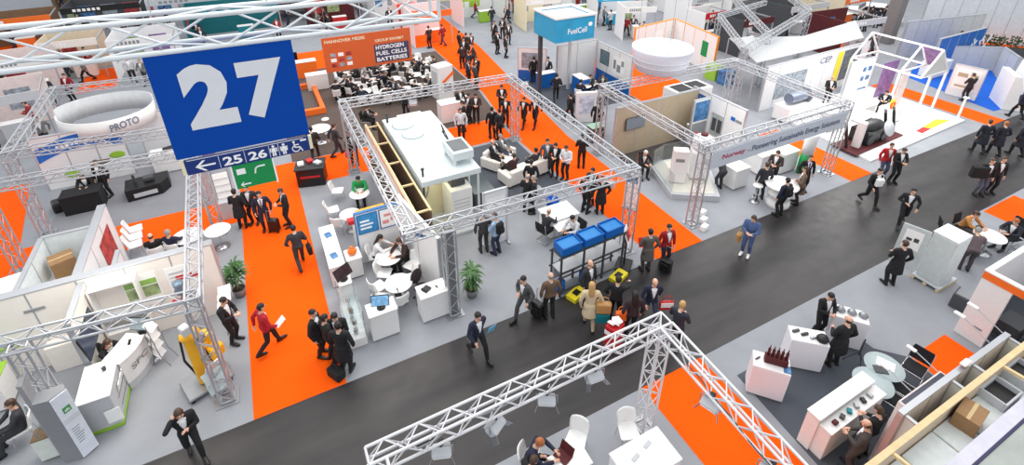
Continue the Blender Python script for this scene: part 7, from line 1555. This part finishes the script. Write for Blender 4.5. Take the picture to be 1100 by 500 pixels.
# round disc canopy
dq = g(712, 50, 4.7); R = thing('disc_canopy', 'large white round drum canopy hanging over the middle of the hall', 'canopy', (dq.x, dq.y, 3.9)); mdr = mat('drum_lilac_white', (220, 224, 236), 0.7, var=0.02)
b = MB(); b.lathe([(1.05, -0.25), (1.15, -0.25), (1.38, 0.75), (1.38, 0.8), (1.3, 0.8), (1.05, -0.2)], n=48); b.build('drum_side', mdr, R)
b = MB(); b.lathe([(0, 0.74), (1.32, 0.74), (1.32, 0.78), (0, 0.78)], n=48); b.build('drum_top', mdr, R)
for z in (0.05, 0.3): b = MB(); b.lathe([(1.22 + 0.23 * z - 0.03, z), (1.235 + 0.23 * z, z), (1.245 + 0.23 * z, z + 0.04), (1.22 + 0.23 * z - 0.03, z + 0.04)], n=48); b.build('ring_band', LGREY, R)
for k in range(3): t = k * 2 * PI / 3; b = MB(); b.tube((1.2 * math.cos(t), 1.2 * math.sin(t), 0.78), (1.2 * math.cos(t), 1.2 * math.sin(t), 9.0), 0.008, n=6); b.build('suspension_cable', STEEL, R)
# white stand with orange rim
wa = wall('display_wall', 'white wall with an orange top band behind the round drum canopy', 'wall', (22.4, 25.9), (26.4, 26.5), 0.14, 0.012, 2.5, WHITE, None, mat('rim_orange', (246, 150, 40), 0.5)); wb = wall('display_wall', 'white wall with an orange top band right of the round drum canopy', 'wall', (26.45, 26.4), (25.75, 21.9), 0.14, 0.012, 2.5, WHITE, None, mat('rim_orange', (246, 150, 40), 0.5))
poster(wb, 3.2, 3.8, 0.9, 1.9, -1, GREEN, 'poster', None, 0.14); poster(wa, 2.0, 2.8, 0.8, 1.9, -1, PAPER, 'poster', None, 0.14, ([(0.2, 0.3, 0.8, 0.5)], MGREY))
for k in range(2):
    b = MB(); b.cbox((25.2, 20.3 + 1.0 * k, 0.45), (0.8, 0.8, 0.9), 0.1, 0.02); tag(b.build('display_block', PICB if k == 0 else LIME), ('blue display block right of the round drum canopy', 'lime green display block right of the round drum canopy')[k], 'block')
# =================================================================== distant stands
GREYW = mat('stand_grey', (206, 206, 208), 0.7)
PINKW = mat('stand_pinkish', (230, 214, 210), 0.7)
TEALW = mat('stand_teal', (0, 104, 112), 0.6)
BEIGE = mat('stand_beige', (222, 208, 182), 0.7)
truss_frame('truss frame over the dark stands at the upper right', [(26.6, 19.2), (33.5, 21.5)], [((22.8, 17.6), (33.5, 21.5)), ((26.6, 19.2), (32.0, 26.5)), ((33.5, 21.5), (38.0, 27.5)), ((32.0, 26.5), (38.0, 27.5))], 3.3)
truss_frame('truss frame over the crowded stands right of the orange rimmed wall', [(22.9, 17.6), (27.2, 23.4)], [((22.9, 17.6), (27.2, 23.4)), ((27.2, 23.4), (33.0, 24.6))], 3.3, 0.26)
# grey cloth canopy
R = thing('cloth_canopy', 'pale grey cloth canopy stretched behind the CEP wall', 'canopy', (28, 18, 0.012)); cc = [(23.4, 17.15), (33.0, 17.3), (36.5, 20.0), (30.0, 19.2), (25.6, 21.0)]
b = MB(R); b.prism(cc, 2.66, 2.7); b.build('cloth', mat('canopy_cloth', (184, 187, 190), 0.8), R)
for p_ in cc: b = MB(R); b.tube((p_[0], p_[1], 0.012), (p_[0], p_[1], 2.66), 0.04); b.build('post', ALU, R)
# hall column
cq = g(951, 46); b = MB(); b.box(-0.42, -0.42, 0, 0.42, 0.42, 13, 0.03); o = b.build('trim_1', mat('column_grey', (126, 122, 122), 0.6)); o.location = (cq.x, cq.y, 0); struct(o)
# white car
q = g(930, 24); R = thing('car', 'white car on show beside the grey hall column at the top right', 'car', (q.x + 0.8, q.y, 0.012), rad(-60))
b = MB(); prof = [(-2.1, 0.35), (-2.15, 0.75), (-1.9, 0.95), (-1.2, 1.0), (-0.75, 1.42), (0.75, 1.45), (1.4, 1.02), (2.05, 0.88), (2.15, 0.5), (2.05, 0.35)]
vs = [(x, y, z) for y in (-0.85, 0.85) for x, z in prof]; n = len(prof); b.add(vs, [tuple(range(n)), tuple(range(2 * n - 1, n - 1, -1))] + [(i, i + n, (i + 1) % n + n, (i + 1) % n) for i in range(n)]); b.build('body', WHITE, R)
for x0, x1 in ((-1.2, -0.75), (0.75, 1.4)):
    b = MB(); z = {-1.2: 1.0, -0.75: 1.42, 0.75: 1.45, 1.4: 1.02}; d_ = 0.02 if x0 > 0 else -0.02; b.add([(x0 + d_, -0.75, z[x0] + 0.01), (x1 + d_, -0.75, z[x1] + 0.01), (x1 + d_, 0.75, z[x1] + 0.01), (x0 + d_, 0.75, z[x0] + 0.01)], [(0, 1, 2, 3)]); b.build('window', BLACK, R)
for sy in (1, -1): b = MB(); b.add([(-1.0, sy * 0.86, 1.03), (1.15, sy * 0.86, 1.03), (0.7, sy * 0.86, 1.38), (-0.7, sy * 0.86, 1.36)], [(0, 1, 2, 3)]); b.build('side_window', BLACK, R)
for sx in (1.35, -1.35):
    for sy in (1, -1): b = MB(); b.tube((sx, sy * 0.68, 0.32), (sx, sy * 0.88, 0.32), 0.32, n=20); b.tube((sx, sy * 0.885, 0.32), (sx, sy * 0.89, 0.32), 0.18, n=16, m=1); b.build('wheel', [BLACK, STEEL], R)
for k, (px, py) in enumerate(((932, 28), (940, 30), (928, 34), (946, 28))): person((px, py), 40 * k, 'visitor in dark clothes standing in front of the white car', 'stand', group='visitors at the car', top=DK[(k + 2) % 5], hair='black')
# top right: white hall partitions
W8 = wall('display_wall', 'long white panelled wall at the top right corner with a blue logo', 'wall', (*g(984, 38)[:2],), (*g(1130, 52)[:2],), 0.2, 0.012, 6.0, mat('panel_blue_white', (214, 220, 228), 0.7))
Lw = (g(1130, 52) - g(984, 38)).length
b = MB(); b.box(Lw * 0.62, -0.13, 4.3, Lw * 0.66, -0.11, 5.1, 0.01); b.build('blue_logo', NAVY, W8); b = MB(); b.box(Lw * 0.635, -0.135, 4.5, Lw * 0.65, -0.131, 4.9, 0.002); b.build('white_print', PURE, W8); b = MB(); b.box(Lw * 0.68, -0.13, 4.5, Lw * 0.8, -0.11, 4.7, 0.004); b.build('red_lettering', mat('faded_red', (206, 110, 110), 0.6), W8)
W9 = wall('display_wall', 'long low pale grey wall behind the house frame roof', 'wall', (*g(962, 62)[:2],), (*g(1043, 52)[:2],), 0.14, 0.012, 2.6, GREYW)
slab('carpet', 'narrow orange carpet strip behind the hedge planters', [(47.6, 18.6), (48.7, 18.9), (52.6, 12.9), (51.5, 12.6)], Z1, Z2, C_ORANGE)
for k, (px, py, t_, l) in enumerate(((1010, 38, BLK, 'man in black standing before the long panelled wall at the top right'), (1014, 46, (220, 110, 50), 'person in an orange top before the long panelled wall'), (1024, 58, BLK, 'left visitor in black at the blue wall end, top right'), (1030, 52, DK[1], 'right visitor in dark clothes at the blue wall end, top right'))): person((px, py), 200 + 30 * k, l, 'stand', top=t_, hair='black')
R = thing('white_cabin', 'white slanted cabin with blue base at the right edge above the aisle', 'cabin', (*g(1098, 110)[:2], 0.012), rad(-10)); b = MB(); b.add([(-0.2, 0, 0), (3, 0, 0), (3, 1.0, 0), (-0.2, 1.0, 0), (0.3, 0.4, 2.2), (3, 0.4, 2.2), (3, 1.0, 2.2), (0.3, 1.0, 2.2)], [(0, 3, 2, 1), (4, 5, 6, 7), (0, 1, 5, 4), (1, 2, 6, 5), (2, 3, 7, 6), (3, 0, 4, 7)]); b.build('body', WHITE, R); b = MB(); b.box(-0.25, -0.05, 0, 3.02, 0, 0.7, 0.01); b.build('blue_base', BLUE, R)
for k in range(4): b = MB(); b.cbox((0.6 + 0.6 * k, 0.18, 1.3), (0.05, 0.03, 1.7), 0, 0.004, 0, -0.18); b.build('rib', LGREY, R)
OBST = []
def scan():
    bpy.context.view_layer.update()
    kids = {}
    for o in bpy.data.objects:
        if o.type != 'MESH': continue
        r = o
        while r.parent: r = r.parent
        if r.name.split('.')[0] in ('carpet', 'floor', 'truss_frame', 'ceiling_truss', 'hall_sign', 'direction_sign', 'exit_sign', 'hanging_banner', 'platform_floor', 'cloth_canopy'): continue
        bb = [o.matrix_world @ Vector(c) for c in o.bound_box]
        if min(p.z for p in bb) > 2.4: continue
        OBST.append((min(p.x for p in bb), min(p.y for p in bb), max(p.x for p in bb), max(p.y for p in bb)))
scan()
def hits(x0, y0, x1, y1, L): return any(x0 < c and x1 > a_ and y0 < d_ and y1 > b_ for a_, b_, c, d_ in L)
def stand(px, py, w, d, wallm, acc, where, rz=0, n=3, h=2.6, pm=None, roof=False, carpetm=None, fascia=True, desk=True):
    q0 = g(px, py); R0 = Matrix.Rotation(rad(rz), 4, 'Z')
    cs = [R0 @ V(x, y, 0) for x in (-0.08, w + 0.08) for y in (-0.08, d + 0.08)]
    bx = (min(p.x for p in cs), min(p.y for p in cs), max(p.x for p in cs), max(p.y for p in cs))
    off = (0, 0)
    for r in [0.25 * k for k in range(40)]:
        ok = [(r * math.cos(t * PI / 8), r * math.sin(t * PI / 8)) for t in range(16)]
        ok = [(u, v) for u, v in ok if not hits(q0.x + u + bx[0], q0.y + v + bx[1], q0.x + u + bx[2], q0.y + v + bx[3], OBST)]
        if ok: off = ok[0]; break
    q = V(q0.x + off[0], q0.y + off[1], 0.012)
    R = thing('exhibition_stand', where, 'stand', q, rad(rz), 'distant stands')
    b = MB(); b.box(0, d - 0.06, 0, w, d, h); bw_ = b.build('back_wall', wallm, R); b = MB(); b.box(0, 0, 0, 0.06, d - 0.06, h); sw_ = b.build('side_wall', wallm, R)
    if fascia:
        b = MB(); b.box(0, -0.03, h - 0.45, w, 0.03, h, 0.006); fo = b.build('fascia', acc, R); b = MB(); b.box(w - 0.08, -0.04, 0, w, 0.04, h - 0.45, 0.006); b.build('post', ALU, R); b = MB(); b.box(w - 0.05, 0.03, h - 0.2, w, d - 0.06, h - 0.1, 0.006); b.build('side_rail', ALU, R)
        b = MB(); x = 0.15 * w
        for k in range(6): b.box(x + 0.06 * w * k, -0.036, h - 0.33, x + 0.06 * w * k + 0.04 * w, -0.031, h - 0.13, 0.001)
        b.build('fascia_print', PURE if acc not in (WHITE, WPANEL, LGREY) else MGREY, fo)
    if roof: b = MB(); b.box(-0.05, -0.05, h, w + 0.05, d + 0.05, h + 0.06, 0.01); b.build('roof', wallm, R)
    for k in range(max(1, int(w // 1.6))): b = MB(); b.box(0.3 + 1.5 * k, d - 0.08, 0.9, 1.3 + 1.5 * k, d - 0.066, 2.0, 0.003); b.build('poster', pm or (PICB, PICM, PICR, PICT, PICP)[(int(px) + k) % 5], bw_)
    b = MB(); b.box(0.066, 0.3 * d, 0.9, 0.08, 0.75 * d, 1.9, 0.003); b.build('poster', (PICT, PICR, PICM)[int(px) % 3], sw_)
    if carpetm: b = MB(); b.box(0.07, 0.0, 0, w, d - 0.07, 0.02, 0.004); b.build('floor_panel', carpetm, R)
    M = Matrix.Translation(q) @ R0; short = where.split(',')[0]; solid = []
    if desk:
        c_ = M @ V(w * 0.6, d * 0.3, 0); o = counter('info_counter', 'counter in the ' + short, 'counter', c_.x - 0.55, c_.y - 0.25, c_.x + 0.55, c_.y + 0.25, 1.0, acc if acc not in (BLACK,) else WHITE, WHITE, 'distant counters'); o.rotation_euler.z = rad(rz)
        solid.append((c_.x - 0.62, c_.y - 0.32, c_.x + 0.62, c_.y + 0.32))
    for k in range(n):
        for t in range(60):
            p_ = M @ V(rn.uniform(0.35, w - 0.3), rn.choice((rn.uniform(-1.3, -0.4), rn.uniform(0.4, max(0.5, d - 0.45)))), 0)
            bb = (p_.x - 0.32, p_.y - 0.32, p_.x + 0.32, p_.y + 0.32)
            if not hits(*bb, solid) and not hits(*bb, OBST):
                solid.append(bb)
                person(V(p_.x, p_.y, 0), rn.uniform(0, 360), 'visitor in the crowd around the ' + short, ('stand', 'hold', 'walk', 'stride')[rn.randrange(4)], group='distant crowd', top=rn.choice(DK + [(120, 118, 116), (150, 40, 44), (200, 200, 204)]), legs=rn.choice([BLK, CHAR, (60, 66, 88)]), hair=rn.choice(['black', 'brown', 'grey']))
                break
    OBST.append((q.x + bx[0], q.y + bx[1], q.x + bx[2], q.y + bx[3])); OBST.extend(solid)
    return R
stand(-40, 172, 3.5, 3.0, PINKW, LGREY, 'pinkish white stand at the far left edge', 10, 3)
stand(0, 118, 3.0, 2.6, PINKW, WHITE, 'pale stand above the pinkish stand, left edge', 10, 4, pm=PICR)
stand(42, 98, 3.0, 2.5, BEIGE, OFFW, 'cream stand by the far orange patch', 0, 4)
person((80, 109), 250, 'person in a dark red top standing at the far orange carpet patch', 'stand', top=(150, 24, 40), hair='black')
stand(128, 88, 3.5, 3.0, WPANEL, WHITE, 'white stand by the far orange patch', 0, 3)
stand(-30, 66, 5, 3, BROWNW, ORANGE, 'brown walled stand behind the left truss end', 5, 5, carpetm=C_ORANGE)
stand(60, 48, 5, 3.5, DGREY, BLACK, 'dark stand behind the truss at left', 0, 6)
stand(130, 40, 6, 3.5, GREYW, LGREY, 'grey stand behind the big truss', 0, 5)
stand(205, 52, 6.5, 3.5, TEALW, TEAL, 'teal walled stand above the hall sign', 0, 3, pm=TEALW)
stand(60, 14, 8, 4, BROWNW, BLACK, 'dark brown stand at the top left', 0, 6)
stand(170, 14, 9, 4, GREYW, LGREY, 'long grey stand above the hall sign', 0, 5)
stand(290, 30, 9, 4, GREYW, WHITE, 'roofed grey stand left of the orange banner', 0, 4, roof=True)
stand(352, 30, 4, 3, MAROON, RED, 'dark red stand above the orange banner', 0, 4)
stand(405, 28, 4.5, 3, WPANEL, BLACK, 'black trimmed stand at the right truss end', 0, 4)
stand(446, 52, 3.0, 3.0, WPANEL, ORANGE, 'orange trimmed stand beside the orange banner', 0, 3, carpetm=C_ORANGE, pm=ORANGE)
stand(428, 44, 1.5, 1.5, PINKW, mat('coral', (236, 80, 70), 0.6), 'small coral red stand beside the banner', 0, 1, pm=RED)
stand(498, 30, 4.0, 3.0, WPANEL, LIME, 'lime trimmed stand above the far walkway', 0, 3, pm=LIME)
stand(556, 36, 3.0, 3.0, CREAM, OFFW, 'cream stand left of the blue cube', -8, 2)
stand(520, 10, 6.0, 4.0, WPANEL, WHITE, 'white stand above the far walkway', 0, 5)
stand(590, 6, 6.0, 4.0, GREYW, TEAL, 'teal trimmed stand above the blue cube', 0, 5)
stand(640, 30, 3.0, 2.5, WPANEL, mat('sky_cyan', (30, 170, 214), 0.5), 'cyan trimmed stand right of the blue cube', -15, 4)
stand(655, 12, 5.0, 3.5, BEIGE, LGREY, 'beige stand right of the cyan stand', 0, 7)
stand(715, 14, 5.0, 3.5, WPANEL, LGREY, 'white stand above the round drum canopy', 0, 7)
stand(742, 34, 3.5, 3.0, WHITE, LGREY, 'white stand behind the orange rimmed wall', 0, 5)
stand(772, 32, 4.0, 3.0, WHITE, WHITE, 'roofed white stand at the upper right', 0, 3, roof=True)
stand(792, 62, 3.0, 2.5, DGREY, MAROON, 'dark red stand behind the banner stand', 0, 7, pm=PICR)
stand(760, 58, 2.5, 2.0, WPANEL, RED, 'small stand right of the orange rimmed wall', 0, 6)
stand(812, 22, 5.0, 3.5, WPANEL, BLACK, 'black trimmed stand at the upper right', 0, 6)
stand(842, 44, 4.5, 3.0, DGREY, GREYW, 'dark walled stand under the far truss', 0, 8, pm=TEALW)
stand(884, 56, 4.0, 3.0, MAROON, GREYW, 'orange floored dark stand at the upper right', -5, 5, carpetm=C_ORANGE)
stand(870, 10, 6.0, 4.0, BEIGE, OFFW, 'beige stand left of the white car', 0, 5)
stand(905, 28, 3.5, 3.0, BEIGE, ORANGE, 'orange trimmed stand left of the white car', 0, 4)
stand(470, 12, 4.0, 3.5, CREAM, OFFW, 'cream stand right of the big truss end', 0, 5)
stand(540, 24, 3.5, 3.0, WPANEL, LGREY, 'white stand between the walkway and blue cube', 0, 5)
stand(612, 22, 3.0, 3.0, WPANEL, LIME, 'lime trimmed stand just behind the blue cube', 0, 5, pm=LIME)
stand(700, 4, 6.0, 4.0, DGREY, MGREY, 'dark stand at the top middle edge', 0, 6)
stand(790, 8, 6.0, 4.0, WPANEL, WHITE, 'white stand at the top edge, right half', 0, 7)
stand(668, 44, 2.5, 2.0, WPANEL, WHITE, 'white stand left of the orange rimmed wall', -20, 4)
stand(1052, 50, 3.2, 3.0, WPANEL, LIME, 'lime trimmed stand at the top right', -30, 5, pm=GREEN, carpetm=None)
stand(1082, 62, 3.5, 3.0, mat('bright_green', (40, 160, 40), 0.6), GREEN, 'bright green stand at the right edge', -30, 4, pm=LIME)
